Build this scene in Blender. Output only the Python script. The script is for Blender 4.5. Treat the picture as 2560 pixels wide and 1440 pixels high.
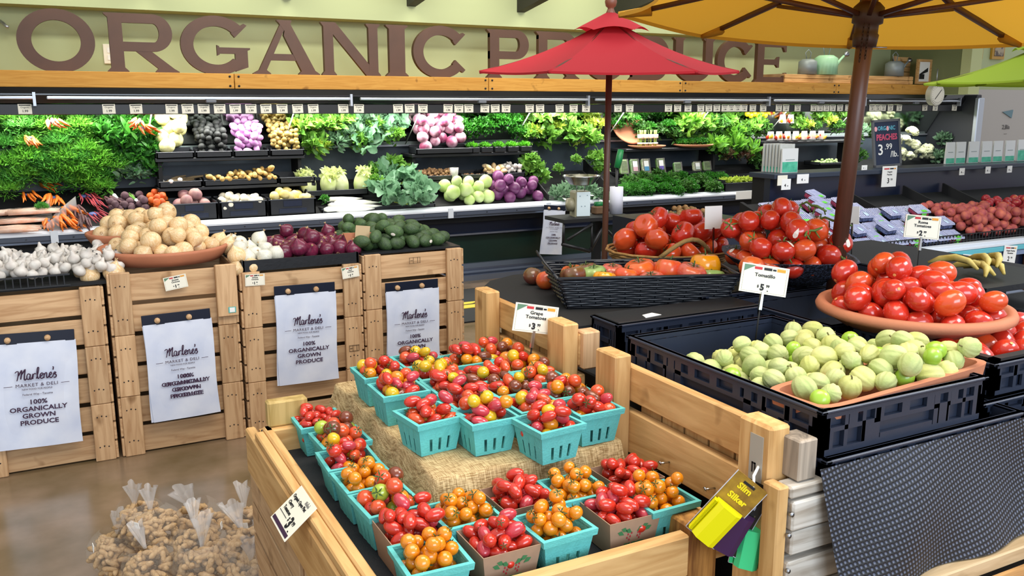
import bpy, bmesh, math, random
import numpy as np
from mathutils import Vector, Matrix, Euler
SC = bpy.context.scene
for o in list(bpy.data.objects): bpy.data.objects.remove(o)
COL = SC.collection
PI = math.pi
# ---------------- camera ----------------
F = 2200.0; TH = math.atan(455/2200.0); YAW = math.radians(27.5); EYE = 1.6
cam = bpy.data.cameras.new('camera'); co = bpy.data.objects.new('camera', cam); COL.objects.link(co)
cam.sensor_width = 36; cam.lens = F/2560*36; cam.clip_start = 0.05; cam.clip_end = 60
co.location = (0, 0, EYE); co.rotation_euler = (PI/2-TH, 0, -YAW)
SC.camera = co
_c, _s = math.cos, math.sin
FW = np.array([_s(YAW)*_c(TH), _c(YAW)*_c(TH), -_s(TH)]); RT = np.array([_c(YAW), -_s(YAW), 0]); UPV = np.cross(RT, FW); CP = np.array([0, 0, EYE])
def ray(px, py): return FW+RT*(px-1280)/F-UPV*(py-720)/F
def az(px, py, z):      # photo pixel -> point on the horizontal plane z
    r = ray(px, py); return Vector(CP+r*((z-EYE)/r[2]))
def ay(px, py, y):      # photo pixel -> point on the vertical plane Y=y
    r = ray(px, py); return Vector(CP+r*(y/r[1]))
def ax(px, py, x):
    r = ray(px, py); return Vector(CP+r*(x/r[0]))
def ad(px, py, d):
    return Vector(CP+ray(px, py)*d)
# ---------------- render look ----------------
SC.view_settings.view_transform = 'Standard'; SC.view_settings.look = 'None'
SC.view_settings.exposure = 0.35; SC.view_settings.gamma = 1.0; SC.view_settings.use_curve_mapping = False
SC.render.engine = 'CYCLES'
cy = SC.cycles
cy.use_denoising = True; cy.max_bounces = 7; cy.diffuse_bounces = 3; cy.glossy_bounces = 3; cy.transmission_bounces = 4; cy.transparent_max_bounces = 10
cy.sample_clamp_indirect = 6; cy.caustics_reflective = False; cy.caustics_refractive = False
# ---------------- light ----------------
W = bpy.data.worlds.new('world'); SC.world = W; W.use_nodes = True
W.node_tree.nodes['Background'].inputs[0].default_value = (0.93, 0.95, 1.0, 1); W.node_tree.nodes['Background'].inputs[1].default_value = 0.62
def area(name, loc, target, sx, sy, power, color):
    l = bpy.data.lights.new(name, 'AREA'); l.shape = 'RECTANGLE'; l.size = sx; l.size_y = sy; l.energy = power; l.color = color
    o = bpy.data.objects.new(name, l); COL.objects.link(o); o.location = loc
    o.rotation_euler = (Vector(target)-Vector(loc)).to_track_quat('-Z', 'Y').to_euler(); return o
area('storefront_window_light', (0.6, -4.2, 2.8), (1.6, 3.0, 0.8), 4.5, 2.2, 210, (0.72, 0.85, 1.0))
area('ceiling_light_front', (1.2, 1.4, 3.6), (1.2, 1.8, 0), 2.4, 1.6, 70, (1.0, 0.90, 0.76))
area('ceiling_light_right', (4.0, 0.2, 3.6), (3.2, 2.6, 0.7), 2.0, 1.2, 80, (0.93, 0.96, 1.0))
area('ceiling_light_back', (3.2, 5.0, 3.2), (3.2, 7.0, 1.0), 5.0, 0.8, 90, (1.0, 0.95, 0.88))
for i, x in enumerate((.22, 1.38, 2.54, 3.7, 4.86, 6.02, 7.18, 8.32)):
    area('wall_washer_light', (x, 7.32, 2.99), (x, 8.1, 2.0), .9, 0.1, 8.5, (1.0, 0.95, 0.82))
for i in range(5):
    area('case_light', (0.6+i*2.1, 7.62, 1.545), (0.6+i*2.1, 7.72, 0.8), 2.0, 0.06, 23, (1.0, 0.99, 0.94))

# ---------------- helpers ----------------
RND = random.Random(7); NR = np.random.RandomState(5)
class MB:
    def __init__(s): s.v = []; s.f = []; s.sm = []
    def add(s, vs, fs, smooth=False):
        b = len(s.v); s.v += [tuple(v) for v in vs]; s.f += [tuple(i+b for i in f) for f in fs]; s.sm += [smooth]*len(fs); return s
    def box(s, lo, hi, rot=None, piv=None, ch=0.0):
        x0, y0, z0 = lo; x1, y1, z1 = hi
        if ch > 0:
            c = min(ch, (x1-x0)*.3, (y1-y0)*.3, (z1-z0)*.3)
            vs = []; idx = {}
            for ix, X in enumerate((x0, x1)):
                for iy, Y in enumerate((y0, y1)):
                    for iz, Z in enumerate((z0, z1)):
                        sx, sy, sz = (1-2*ix)*c, (1-2*iy)*c, (1-2*iz)*c
                        for k, p in enumerate(((X, Y+sy, Z+sz), (X+sx, Y, Z+sz), (X+sx, Y+sy, Z))):
                            idx[(ix, iy, iz, k)] = len(vs); vs.append(p)
            fs = []
            g = lambda a, b, c_, k: idx[(a, b, c_, k)]
            for a in (0, 1):
                fs.append([g(a, 0, 0, 0), g(a, 1, 0, 0), g(a, 1, 1, 0), g(a, 0, 1, 0)][::(-1 if a == 0 else 1)])
                fs.append([g(0, a, 0, 1), g(1, a, 0, 1), g(1, a, 1, 1), g(0, a, 1, 1)][::(1 if a == 0 else -1)])
                fs.append([g(0, 0, a, 2), g(1, 0, a, 2), g(1, 1, a, 2), g(0, 1, a, 2)][::(-1 if a == 0 else 1)])
            for a in (0, 1):
                for b in (0, 1):
                    fs.append([g(a, b, 0, 0), g(a, b, 1, 0), g(a, b, 1, 1), g(a, b, 0, 1)])
                    fs.append([g(a, 0, b, 0), g(a, 1, b, 0), g(a, 1, b, 2), g(a, 0, b, 2)])
                    fs.append([g(0, a, b, 1), g(1, a, b, 1), g(1, a, b, 2), g(0, a, b, 2)])
                    for d in (0, 1): fs.append([g(a, b, d, 0), g(a, b, d, 1), g(a, b, d, 2)])
        else:
            vs = [(x0, y0, z0), (x1, y0, z0), (x1, y1, z0), (x0, y1, z0), (x0, y0, z1), (x1, y0, z1), (x1, y1, z1), (x0, y1, z1)]
            fs = [(0, 3, 2, 1), (4, 5, 6, 7), (0, 1, 5, 4), (1, 2, 6, 5), (2, 3, 7, 6), (3, 0, 4, 7)]
        if rot is not None:
            M = Euler(rot).to_matrix(); pv = Vector(piv if piv is not None else ((x0+x1)/2, (y0+y1)/2, (z0+z1)/2))
            vs = [M @ (Vector(v)-pv)+pv for v in vs]
        return s.add(vs, fs)
    def tube(s, pts, r, n=8, cap=True, closed=False):
        pts = [Vector(p) for p in pts]; rs = r if isinstance(r, (list, tuple)) else [r]*len(pts)
        vs = []; fs = []; N = len(pts); prev = None
        for i, p in enumerate(pts):
            a = pts[(i-1) % N] if (closed or i > 0) else p; b = pts[(i+1) % N] if (closed or i < N-1) else p
            t = (b-a)
            t = t.normalized() if t.length > 1e-9 else Vector((0, 0, 1))
            if prev is None:
                u = t.orthogonal().normalized()
            else:
                u = prev-t*prev.dot(t); u = u.normalized() if u.length > 1e-6 else t.orthogonal().normalized()
            prev = u; w = t.cross(u)
            for k in range(n):
                an = 2*PI*k/n; vs.append(p+(u*math.cos(an)+w*math.sin(an))*rs[i])
        M = N if closed else N-1
        for i in range(M):
            for k in range(n):
                fs.append((i*n+k, i*n+(k+1) % n, ((i+1) % N)*n+(k+1) % n, ((i+1) % N)*n+k))
        if cap and not closed:
            fs.append(tuple(range(n))[::-1]); fs.append(tuple((N-1)*n+k for k in range(n)))
        return s.add(vs, fs, True)
    def lathe(s, prof, n=32, c=(0, 0, 0), sx=1, sy=1, fn=None):
        vs = []; fs = []; m = len(prof)
        for i, (r, z) in enumerate(prof):
            for k in range(n):
                a = 2*PI*k/n; rr = r*(fn(a, z) if fn else 1)
                vs.append((c[0]+rr*math.cos(a)*sx, c[1]+rr*math.sin(a)*sy, c[2]+z))
        for i in range(m-1):
            for k in range(n):
                fs.append((i*n+k, i*n+(k+1) % n, (i+1)*n+(k+1) % n, (i+1)*n+k))
        if prof[0][0] > 1e-5: fs.append(tuple(range(n))[::-1])
        if prof[-1][0] > 1e-5: fs.append(tuple((m-1)*n+k for k in range(n)))
        return s.add(vs, fs, True)
    def prism(s, poly, axis, a0, a1):   # polygon extruded along axis between a0 and a1
        n = len(poly)
        def P(p, a):
            return (a, p[0], p[1]) if axis == 'x' else ((p[0], a, p[1]) if axis == 'y' else (p[0], p[1], a))
        vs = [P(p, a0) for p in poly]+[P(p, a1) for p in poly]
        fs = [tuple(range(n)), tuple(range(2*n-1, n-1, -1))]+[(i, (i+1) % n, n+(i+1) % n, n+i) for i in range(n)]
        return s.add(vs, fs)
    def grid(s, fn, nu, nv, smooth=True, closeu=False):
        vs = [fn(i/(nu-(0 if closeu else 1)), j/(nv-1)) for i in range(nu) for j in range(nv)]
        fs = []
        for i in range(nu if closeu else nu-1):
            for j in range(nv-1):
                i2 = (i+1) % nu
                fs.append((i*nv+j, i2*nv+j, i2*nv+j+1, i*nv+j+1))
        return s.add(vs, fs, smooth)
    def mesh(s, name, mat, off=(0, 0, 0), flip=False):
        me = bpy.data.meshes.new(name)
        ox, oy, oz = off
        me.from_pydata([(x-ox, y-oy, z-oz) for x, y, z in s.v], [], s.f)
        me.polygons.foreach_set('use_smooth', s.sm)
        bm = bmesh.new(); bm.from_mesh(me); bmesh.ops.recalc_face_normals(bm, faces=bm.faces); bm.to_mesh(me); bm.free()
        me.materials.append(mat); me.update(); return me
def setp(o, label=None, cat=None, group=None, kind=None):
    if label: o['label'] = label
    if cat: o['category'] = cat
    if group: o['group'] = group
    if kind: o['kind'] = kind
    return o
def T(name, label, cat, loc=(0, 0, 0), rz=0, group=None, rot=None):
    o = bpy.data.objects.new(name, None); COL.objects.link(o); o.location = loc; o.rotation_euler = rot or (0, 0, rz); o.empty_display_size = .05
    return setp(o, label, cat, group)
def P(name, mb, mat, parent=None, world=False, label=None, kind=None):
    off = (0, 0, 0)
    if world and parent is not None:
        off = tuple(parent.location); pp = parent.parent
        while pp is not None: off = tuple(a+b for a, b in zip(off, pp.location)); pp = pp.parent
    me = mb.mesh(name, mat, off) if isinstance(mb, MB) else mb
    o = bpy.data.objects.new(name, me); COL.objects.link(o)
    if parent is not None: o.parent = parent
    return setp(o, label, kind=kind)
def S(name, mb, mat, label, cat, group=None, kind=None, loc=None, rz=0):   # single mesh thing; mesh in world coordinates or at loc
    me = mb.mesh(name, mat) if isinstance(mb, MB) else mb
    o = bpy.data.objects.new(name, me); COL.objects.link(o)
    if loc is not None: o.location = loc; o.rotation_euler = (0, 0, rz)
    return setp(o, label, cat, group, kind)
def ST(name, mb, mat, parent=None):
    return P(name, mb, mat, parent, kind='structure')
def dup(root, loc, rot=None, scale=None, label=None, group=None, cat=None, mats=None):
    r = root.copy(); COL.objects.link(r); r.location = loc
    if rot is not None: r.rotation_euler = rot
    if scale is not None: r.scale = (scale,)*3 if isinstance(scale, (int, float)) else scale
    if label: r['label'] = label
    if group: r['group'] = group
    if cat: r['category'] = cat
    for ch in root.children:
        c = ch.copy(); COL.objects.link(c); c.parent = r
        for g in ch.children:
            d = g.copy(); COL.objects.link(d); d.parent = c
    return r
def kill(root):
    for ch in list(root.children):
        for g in list(ch.children): bpy.data.objects.remove(g)
        bpy.data.objects.remove(ch)
    bpy.data.objects.remove(root)
# ---------------- materials ----------------
def srgb(h):
    h = h.lstrip('#'); r = [int(h[i:i+2], 16)/255 for i in (0, 2, 4)]
    return tuple(x/12.92 if x <= .04045 else ((x+.055)/1.055)**2.4 for x in r)+(1,)
MATS = {}
def mat(name, col, rough=.5, metal=0, spec=.5, var=0.0, scale=30, col2=None, bump=0, bscale=80, trans=0, alpha=1, sss=0, emis=0, stretch=None, coat=0, randv=0, sharp=None, ior=None):
    if name in MATS: return MATS[name]
    m = bpy.data.materials.new(name); m.use_nodes = True; nt = m.node_tree; b = nt.nodes['Principled BSDF']
    c = srgb(col); b.inputs['Base Color'].default_value = c; b.inputs['Roughness'].default_value = rough; b.inputs['Metallic'].default_value = metal
    b.inputs['Specular IOR Level'].default_value = spec
    if trans: b.inputs['Transmission Weight'].default_value = trans
    if ior: b.inputs['IOR'].default_value = ior
    if coat: b.inputs['Coat Weight'].default_value = coat; b.inputs['Coat Roughness'].default_value = .08
    if alpha < 1: b.inputs['Alpha'].default_value = alpha
    if emis: b.inputs['Emission Color'].default_value = c; b.inputs['Emission Strength'].default_value = emis
    if sss: b.inputs['Subsurface Weight'].default_value = sss; b.inputs['Subsurface Radius'].default_value = (.02, .01, .005); b.inputs['Subsurface Scale'].default_value = .5
    tc = nt.nodes.new('ShaderNodeTexCoord'); src = tc.outputs['Object']
    if stretch:
        mp = nt.nodes.new('ShaderNodeMapping'); mp.inputs['Scale'].default_value = stretch; nt.links.new(src, mp.inputs[0]); src = mp.outputs[0]
    out = None
    if col2 or var:
        nz = nt.nodes.new('ShaderNodeTexNoise'); nz.inputs['Scale'].default_value = scale; nz.inputs['Detail'].default_value = 4; nt.links.new(src, nz.inputs['Vector'])
        rp = nt.nodes.new('ShaderNodeValToRGB')
        if sharp: rp.color_ramp.elements[0].position = sharp[0]; rp.color_ramp.elements[1].position = sharp[1]
        else: rp.color_ramp.elements[0].position = .3; rp.color_ramp.elements[1].position = .7
        c2 = srgb(col2) if col2 else tuple(x*(1-var) for x in c[:3])+(1,)
        rp.color_ramp.elements[0].color = c2; rp.color_ramp.elements[1].color = c
        nt.links.new(nz.outputs[0], rp.inputs[0]); out = rp.outputs[0]
    if randv:
        oi = nt.nodes.new('ShaderNodeObjectInfo'); hs = nt.nodes.new('ShaderNodeHueSaturation'); mr = nt.nodes.new('ShaderNodeMapRange')
        nt.links.new(oi.outputs['Random'], mr.inputs[0]); mr.inputs[3].default_value = 1-randv; mr.inputs[4].default_value = 1+randv
        nt.links.new(mr.outputs[0], hs.inputs['Value'])
        if out: nt.links.new(out, hs.inputs['Color'])
        else: hs.inputs['Color'].default_value = c
        out = hs.outputs[0]
    if out: nt.links.new(out, b.inputs['Base Color'])
    if bump:
        nb = nt.nodes.new('ShaderNodeTexNoise'); nb.inputs['Scale'].default_value = bscale; nb.inputs['Detail'].default_value = 3; nt.links.new(src, nb.inputs['Vector'])
        bp = nt.nodes.new('ShaderNodeBump'); bp.inputs['Strength'].default_value = bump; bp.inputs['Distance'].default_value = .004
        nt.links.new(nb.outputs[0], bp.inputs['Height']); nt.links.new(bp.outputs[0], b.inputs['Normal'])
    MATS[name] = m; return m
def wood(name, c1, c2, axis, rough=.6, knots=True):
    key = name+axis
    if key in MATS: return MATS[key]
    m = bpy.data.materials.new(key); m.use_nodes = True; nt = m.node_tree; b = nt.nodes['Principled BSDF']; b.inputs['Roughness'].default_value = rough; b.inputs['Specular IOR Level'].default_value = .25
    tc = nt.nodes.new('ShaderNodeTexCoord'); oi = nt.nodes.new('ShaderNodeObjectInfo')
    ad_ = nt.nodes.new('ShaderNodeVectorMath'); ad_.operation = 'ADD'; mu = nt.nodes.new('ShaderNodeVectorMath'); mu.operation = 'SCALE'; mu.inputs['Scale'].default_value = 7.0
    cb = nt.nodes.new('ShaderNodeCombineXYZ'); nt.links.new(oi.outputs['Random'], cb.inputs[0]); nt.links.new(oi.outputs['Random'], cb.inputs[1])
    nt.links.new(cb.outputs[0], mu.inputs[0]); nt.links.new(tc.outputs['Object'], ad_.inputs[0]); nt.links.new(mu.outputs[0], ad_.inputs[1])
    mp = nt.nodes.new('ShaderNodeMapping'); sc = {'x': (2.2, 26, 26), 'y': (26, 2.2, 26), 'z': (26, 26, 2.2)}[axis]; mp.inputs['Scale'].default_value = sc
    nt.links.new(ad_.outputs[0], mp.inputs[0])
    nz = nt.nodes.new('ShaderNodeTexNoise'); nz.inputs['Scale'].default_value = 1.3; nz.inputs['Detail'].default_value = 6; nz.inputs['Distortion'].default_value = 1.4; nt.links.new(mp.outputs[0], nz.inputs['Vector'])
    rp = nt.nodes.new('ShaderNodeValToRGB'); e = rp.color_ramp.elements; e[0].position = .33; e[1].position = .62; e[0].color = srgb(c2); e[1].color = srgb(c1)
    nt.links.new(nz.outputs[0], rp.inputs[0])
    kn = nt.nodes.new('ShaderNodeTexNoise'); kn.inputs['Scale'].default_value = 9; nt.links.new(ad_.outputs[0], kn.inputs['Vector'])
    kr = nt.nodes.new('ShaderNodeValToRGB'); kr.color_ramp.elements[0].position = .25; kr.color_ramp.elements[1].position = .34; kr.color_ramp.elements[0].color = (.45, .38, .3, 1); kr.color_ramp.elements[1].color = (1, 1, 1, 1); nt.links.new(kn.outputs[0], kr.inputs[0])
    mx = nt.nodes.new('ShaderNodeMix'); mx.data_type = 'RGBA'; mx.blend_type = 'MULTIPLY'; mx.inputs[0].default_value = .8
    nt.links.new(rp.outputs[0], mx.inputs[6]); nt.links.new(kr.outputs[0], mx.inputs[7])
    hs = nt.nodes.new('ShaderNodeHueSaturation'); mr = nt.nodes.new('ShaderNodeMapRange'); nt.links.new(oi.outputs['Random'], mr.inputs[0]); mr.inputs[3].default_value = .86; mr.inputs[4].default_value = 1.1
    nt.links.new(mr.outputs[0], hs.inputs['Value']); nt.links.new(mx.outputs[2], hs.inputs['Color']); nt.links.new(hs.outputs[0], b.inputs['Base Color'])
    bp = nt.nodes.new('ShaderNodeBump'); bp.inputs['Strength'].default_value = .25; bp.inputs['Distance'].default_value = .003; nt.links.new(nz.outputs[0], bp.inputs['Height']); nt.links.new(bp.outputs[0], b.inputs['Normal'])
    MATS[key] = m; return m
def crate_wood(ax_): return wood('crate_wood_', '#D3AE84', '#B48C64', ax_)
def pine(ax_): return wood('pine_wood_', '#DDB277', '#C2935A', ax_)
def beam_wood(ax_): return wood('beam_wood_', '#D9A04B', '#C98D3B', ax_)
def grey_wood(ax_): return wood('weathered_wood_', '#D9D2C6', '#A89C8C', ax_)
M_black = mat('black_plastic', '#14161A', .45, bump=.15, bscale=60)
M_blackmat = mat('black_matte', '#0E0F11', .75)
M_crateblue = mat('black_blue_plastic', '#232B3C', .42, spec=.6, bump=.1)
M_navy = mat('navy_panel', '#111A30', .35, spec=.6)
M_white = mat('white_card', '#F2F1EC', .5)
M_cream = mat('cream_card', '#F0EBD8', .5)
M_ink = mat('black_ink', '#17161A', .6)
M_plum = mat('plum_ink', '#3A1E3C', .6)
M_chrome = mat('chrome', '#C8C8C8', .18, metal=1)
M_steel = mat('brushed_steel', '#A9ADB5', .35, metal=1)
M_alu = mat('aluminium', '#B9BEC6', .4, metal=.8)
M_terra = mat('terracotta', '#C07A58', .8, var=.12, scale=12, bump=.12, bscale=120)
M_teal = mat('teal_pulp', '#62C2BE', .85, var=.1, scale=40, bump=.35, bscale=220, randv=.05)
M_card = mat('brown_cardboard', '#A98A70', .8, var=.08, scale=60)
# text
def text_mesh(txt, size, ext=.0008, align='CENTER', mat_=None, bold=0.0, shear=0.0, sp=1.0, name='lettering'):
    c = bpy.data.curves.new('t', 'FONT'); c.body = txt; c.size = size; c.extrude = ext; c.align_x = align; c.align_y = 'CENTER'; c.offset = bold*size; c.shear = shear; c.resolution_u = 2; c.space_character = sp
    o = bpy.data.objects.new('t', c); COL.objects.link(o); dg = bpy.context.evaluated_depsgraph_get(); dg.update()
    me = bpy.data.meshes.new_from_object(o.evaluated_get(dg)); bpy.data.objects.remove(o); bpy.data.curves.remove(c)
    me.name = name; me.materials.clear(); me.materials.append(mat_ or M_ink); return me
_TM = {}
def text_into(mb, txt, size, x, z, y=0, bold=0.0, shear=0.0, sp=1.0, align='CENTER', sx=1.0, ext=.0004):
    """adds the word standing in the x-z plane (facing -y) to a mesh builder"""
    k = (txt, size, bold, shear, sp, align, ext)
    if k not in _TM:
        me = text_mesh(txt, size, ext, align, None, bold, shear, sp)
        _TM[k] = ([tuple(v.co) for v in me.vertices], [tuple(p.vertices) for p in me.polygons]); bpy.data.meshes.remove(me)
    vs, fs = _TM[k]
    mb.add([(x+v[0]*sx, y-v[2], z+v[1]) for v in vs], fs); return mb
def strokes_into(mb, strokes, x, z, s, y=0, w=.06, n=5):
    for st in strokes:
        pts = [Vector((x+p[0]*s, y, z+p[1]*s)) for p in st]
        # smooth by catmull-rom
        out = []
        for i in range(len(pts)-1):
            p0 = pts[max(i-1, 0)]; p1 = pts[i]; p2 = pts[i+1]; p3 = pts[min(i+2, len(pts)-1)]
            for k in range(4):
                t = k/4; out.append(.5*((2*p1)+(-p0+p2)*t+(2*p0-5*p1+4*p2-p3)*t*t+(-p0+3*p1-3*p2+p3)*t*t*t))
        out.append(pts[-1]); mb.tube(out, w*s, n)
    return mb
# packing of round goods
def pack(n, radii, inside, floor, rng, heap=None, K=14, squash=.9, placed=None):
    pos = [] if placed is None else list(placed); out = []
    for i in range(n):
        r = radii(i) if callable(radii) else radii; best = None
        for k in range(K):
            x, y = inside(rng, r); z = floor(x, y)+r
            if pos:
                A = np.array(pos); d2 = (A[:, 0]-x)**2+(A[:, 1]-y)**2; R = (A[:, 3]+r)*squash
                ok = d2 < R*R
                if ok.any(): z = max(z, float(np.max(A[ok, 2]+np.sqrt(R[ok]**2-d2[ok]))))
            sc_ = z+(heap(x, y) if heap else 0)
            if best is None or sc_ < best[0]: best = (sc_, x, y, z)
        pos.append((best[1], best[2], best[3], r)); out.append((best[1], best[2], best[3], r))
    return out
def rr(a, b): return RND.uniform(a, b)
def rrot(): return (rr(0, 6.28), rr(0, 6.28), rr(0, 6.28))
# ================= THE ROOM =================
m_floor = mat('polished_concrete', '#978068', .2, col2='#6A5A3C', scale=3.4, spec=.5, bump=.03, bscale=30)
ST('floor', MB().box((-4, -3, -.1), (16, 8.6, 0)), m_floor)
m_wall = mat('sage_green_paint', '#AEB78A', .7)
m_wall2 = mat('olive_green_paint', '#7C8358', .7)
m_pale = mat('pale_lime_paint', '#C9CF96', .7)
ST('wall_back', MB().box((-4, 8.3, 0), (10.55, 8.5, 4.2)), m_wall)
ST('trim_fascia', MB().box((-4, 8.04, 2.37), (9.93, 8.3, 4.2)), m_wall)
ST('wall_right', MB().box((9.93, 7.25, 1.74), (10.10, 8.3, 4.2)), m_wall2)
ST('trim_edge', MB().box((9.92, 7.12, 1.74), (10.12, 7.25, 4.2)), m_pale)
ST('wall_far', MB().box((10.72, 9.6, 0), (17, 9.8, 4.2)), m_wall)
ST('wall_left', MB().box((-4.1, 3.2, 0), (-4, 8.5, 4.2)), m_wall)
m_ceil = mat('ceiling_paint', '#A9AC8B', .8)
cl = MB(); cl.prism([(8.5, 2.86), (5.2, 3.36), (5.2, 3.42), (8.5, 2.92)], 'x', -4, 10.6); ST('ceiling', cl, m_ceil)
m_beam = mat('dark_beam', '#27251F', .6, var=.2, scale=8)
for i, x in enumerate((-.4, .75, 1.914, 3.08, 4.24, 5.39, 6.54, 7.7, 8.85)):
    b = MB(); b.prism([(8.04, 2.51), (5.2, 2.94), (5.2, 3.355), (8.04, 2.93)], 'x', x, x+.09)
    S('ceiling_beam', b, m_beam, 'dark ceiling rafter running down to the green wall above the sign letters', 'beam', 'dark rafters over the sign')
# far right room: display board, framed pictures
m_board = mat('pale_grey_board', '#BDB7B0', .6)
bd = MB().box((11.6, 8.3, 0), (15.5, 8.36, 1.83)); t = T('partition_board', 'tall pale grey partition board at the right behind the chiller end', 'partition', (11.6, 8.3, 0)); P('board', bd, m_board, t, True)
n_ = MB(); p = ay(2515, 318, 8.29); text_into(n_, '2,Bla', .09, p.x, p.z, 8.29); text_into(n_, '.....', .07, p.x, p.z-.08, 8.29); P('lettering', n_, M_ink, t, True)
n_ = MB(); n_.prism([(p.x-.12, p.z+.22), (p.x+.12, p.z+.25), (p.x+.1, p.z+.13)], 'y', 8.285, 8.295); P('emblem', n_, mat('emblem_teal', '#6E8D97', .6), t, True)
m_gold = mat('gold_frame', '#B98A2C', .4); m_pic = mat('dark_picture', '#4B3B33', .5, col2='#A69579', scale=9, sharp=(.45, .55))
for k, (a, b_, lab) in enumerate(((2440, 2458, 'framed picture high on the far wall, the one partly hidden by the wall edge'), (2476, 2512, 'framed picture high on the far wall right of the partly hidden one'))):
    p0 = ay(a, 148, 9.58); p1 = ay(b_, 95, 9.58); t = T('picture_frame', lab, 'picture', (p0.x, 9.58, p0.z))
    P('frame', MB().box((p0.x, 9.55, p0.z), (p1.x, 9.6, p1.z), ch=.006), m_gold, t, True)
    P('picture', MB().box((p0.x+.04, 9.54, p0.z+.05), (p1.x-.04, 9.56, p1.z-.05)), m_pic, t, True)
# outlet on the wall
p = ay(275, 135, 8.29); t = T('wall_outlet', 'cream outlet plate on the green wall between the first two sign letters', 'outlet', p)
P('cover_plate', MB().box((p.x-.05, 8.285, p.z-.08), (p.x+.05, 8.3, p.z+.08), ch=.003), M_cream, t, True)
P('socket', MB().box((p.x-.02, 8.28, p.z+.01), (p.x+.02, 8.29, p.z+.05)).box((p.x-.02, 8.28, p.z-.05), (p.x+.02, 8.29, p.z-.01)), M_white, t, True)
# cable end, top left
S('wall_cable', MB().tube([ay(0, 52, 8.28), ay(8, 58, 8.24), ay(16, 66, 8.2), ay(22, 68, 8.2)], .012), M_alu, 'short grey cable end poking from the wall left of the sign', 'cable')
# ================= CHILLER CASE =================
X0, X1 = -3.0, 10.42
t = T('chiller_case', 'long black open refrigerated produce case along the green wall', 'refrigerator', (X0, 7.4, 0))
m_bump = mat('bumper_rail', '#8791A4', .3, metal=.7)
m_dgreen = mat('dark_green_panel', '#0F2A22', .35, spec=.6, var=.3, scale=3)
m_lip = mat('white_lip', '#DDE3EC', .35, spec=.6)
m_gslate = mat('slate_strip', '#4A5160', .4)
m_deckpanel = mat('slate_panel', '#2B3540', .45, col2='#39434C', scale=6)
P('kick_bumper', MB().prism([(7.33, 0), (7.33, .05), (7.36, .055), (7.34, .075), (7.36, .09), (7.34, .12), (7.4, .15), (7.45, .15), (7.45, 0)], 'x', X0, X1), m_bump, t, True)
P('lower_panel', MB().box((X0, 7.44, .12), (X1, 7.5, .42)), m_dgreen, t, True)
P('front_panel', MB().prism([(7.47, .40), (7.38, .425), (7.39, .44), (7.43, .45), (7.43, .56), (7.36, .60), (7.33, .635), (7.5, .64), (7.5, .4)], 'x', X0, X1), M_navy, t, True)
lp = MB()
P('lip_strip', MB().box((X0, 7.25, .628), (X1, 7.34, .668), ch=.004), m_gslate, t, True)
P('lip_cap', MB().prism([(7.245, .668), (7.245, .682), (7.27, .70), (7.36, .706), (7.40, .69), (7.40, .668)], 'x', X0, X1), m_lip, t, True)
P('under_rail', MB().box((X0, 7.27, .606), (X1, 7.3, .628), ch=.004), m_bump, t, True)
rv = MB()
x = X0
while x < X1:
    rv.box((x, 7.244, .645), (x+.008, 7.251, .653)); x += .31
P('rivet_row', rv, M_chrome, t, True)
jj = MB()
for pxx in (1120, 120, 1365): q = ay(pxx, 530, 7.25); jj.box((q.x, 7.24, .612), (q.x+.05, 7.26, .70))
P('lip_joint', jj, m_lip, t, True)
P('deck', MB().prism([(7.36, .55), (7.36, .66), (7.98, .93), (8.06, .93), (8.06, .55)], 'x', X0, X1), M_blackmat, t, True)
P('back_panel', MB().box((X0, 8.03, .9), (X1, 8.1, 1.24)), m_deckpanel, t, True)
P('rear_body', MB().box((X0, 8.1, .1), (X1, 8.28, 1.6)), M_blackmat, t, True)
m_mirror = mat('mirror', '#DDE8DF', .09, metal=1)
mi = MB(); mi.prism([(8.03, 1.235), (7.80, 1.60), (7.82, 1.61), (8.05, 1.245)], 'x', X0, X1-.02); P('mirror', mi, m_mirror, t, True)
P('mirror_sill', MB().box((X0, 7.995, 1.225), (X1-.02, 8.035, 1.24)), M_alu, t, True)
P('tag_rail', MB().box((X0, 7.54, 1.535), (X1, 7.58, 1.615), ch=.004), mat('black_rail', '#1A1B1E', .4), t, True)
P('canopy', MB().prism([(7.54, 1.62), (7.50, 1.68), (7.5, 1.69), (7.52, 1.735), (8.1, 1.735), (8.1, 1.60), (7.84, 1.60), (7.6, 1.64)], 'x', X0, X1), mat('black_gloss', '#15161A', .22, spec=.8), t, True)
x = X0+.4; tb = MB(); cp = MB()
for a, b_ in ((-2.9, -.05), (.02, 2.35), (2.42, 4.75), (4.82, 7.1), (7.16, 8.6), (8.66, 10.3)):
    tb.box((a, 7.475, 1.648), (b_, 7.505, 1.672), ch=.006); m_ = (a+b_)/2; cp.box((m_-.04, 7.465, 1.625), (m_+.04, 7.51, 1.65), ch=.006)
    tb.box((b_-.02, 7.47, 1.60), (b_, 7.52, 1.70))
P('light_shield', tb, M_alu, t, True); P('shield_clip', cp, mat('grey_plastic', '#6C7078', .5), t, True)
P('end_panel', MB().box((X1, 7.34, 0), (X1+.09, 8.28, 1.74), ch=.01), mat('black_end', '#2C2E33', .5), t, True)
P('end_trim', MB().box((X1-.02, 7.30, .7), (X1+.10, 7.36, 1.70), ch=.01), M_alu, t, True)
# glass brackets hanging over the mirror
br = MB()
for pxx in (380, 735, 1050, 1325, 1560, 1770, 1965, 2130):
    a = ay(pxx, 300, 7.62); br.tube([(a.x, 7.62, 1.54), (a.x-.04, 7.9, 1.25)], .006, 5)
P('bracket_rod', br, mat('rod_grey', '#8E938F', .4), t, True)
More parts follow.
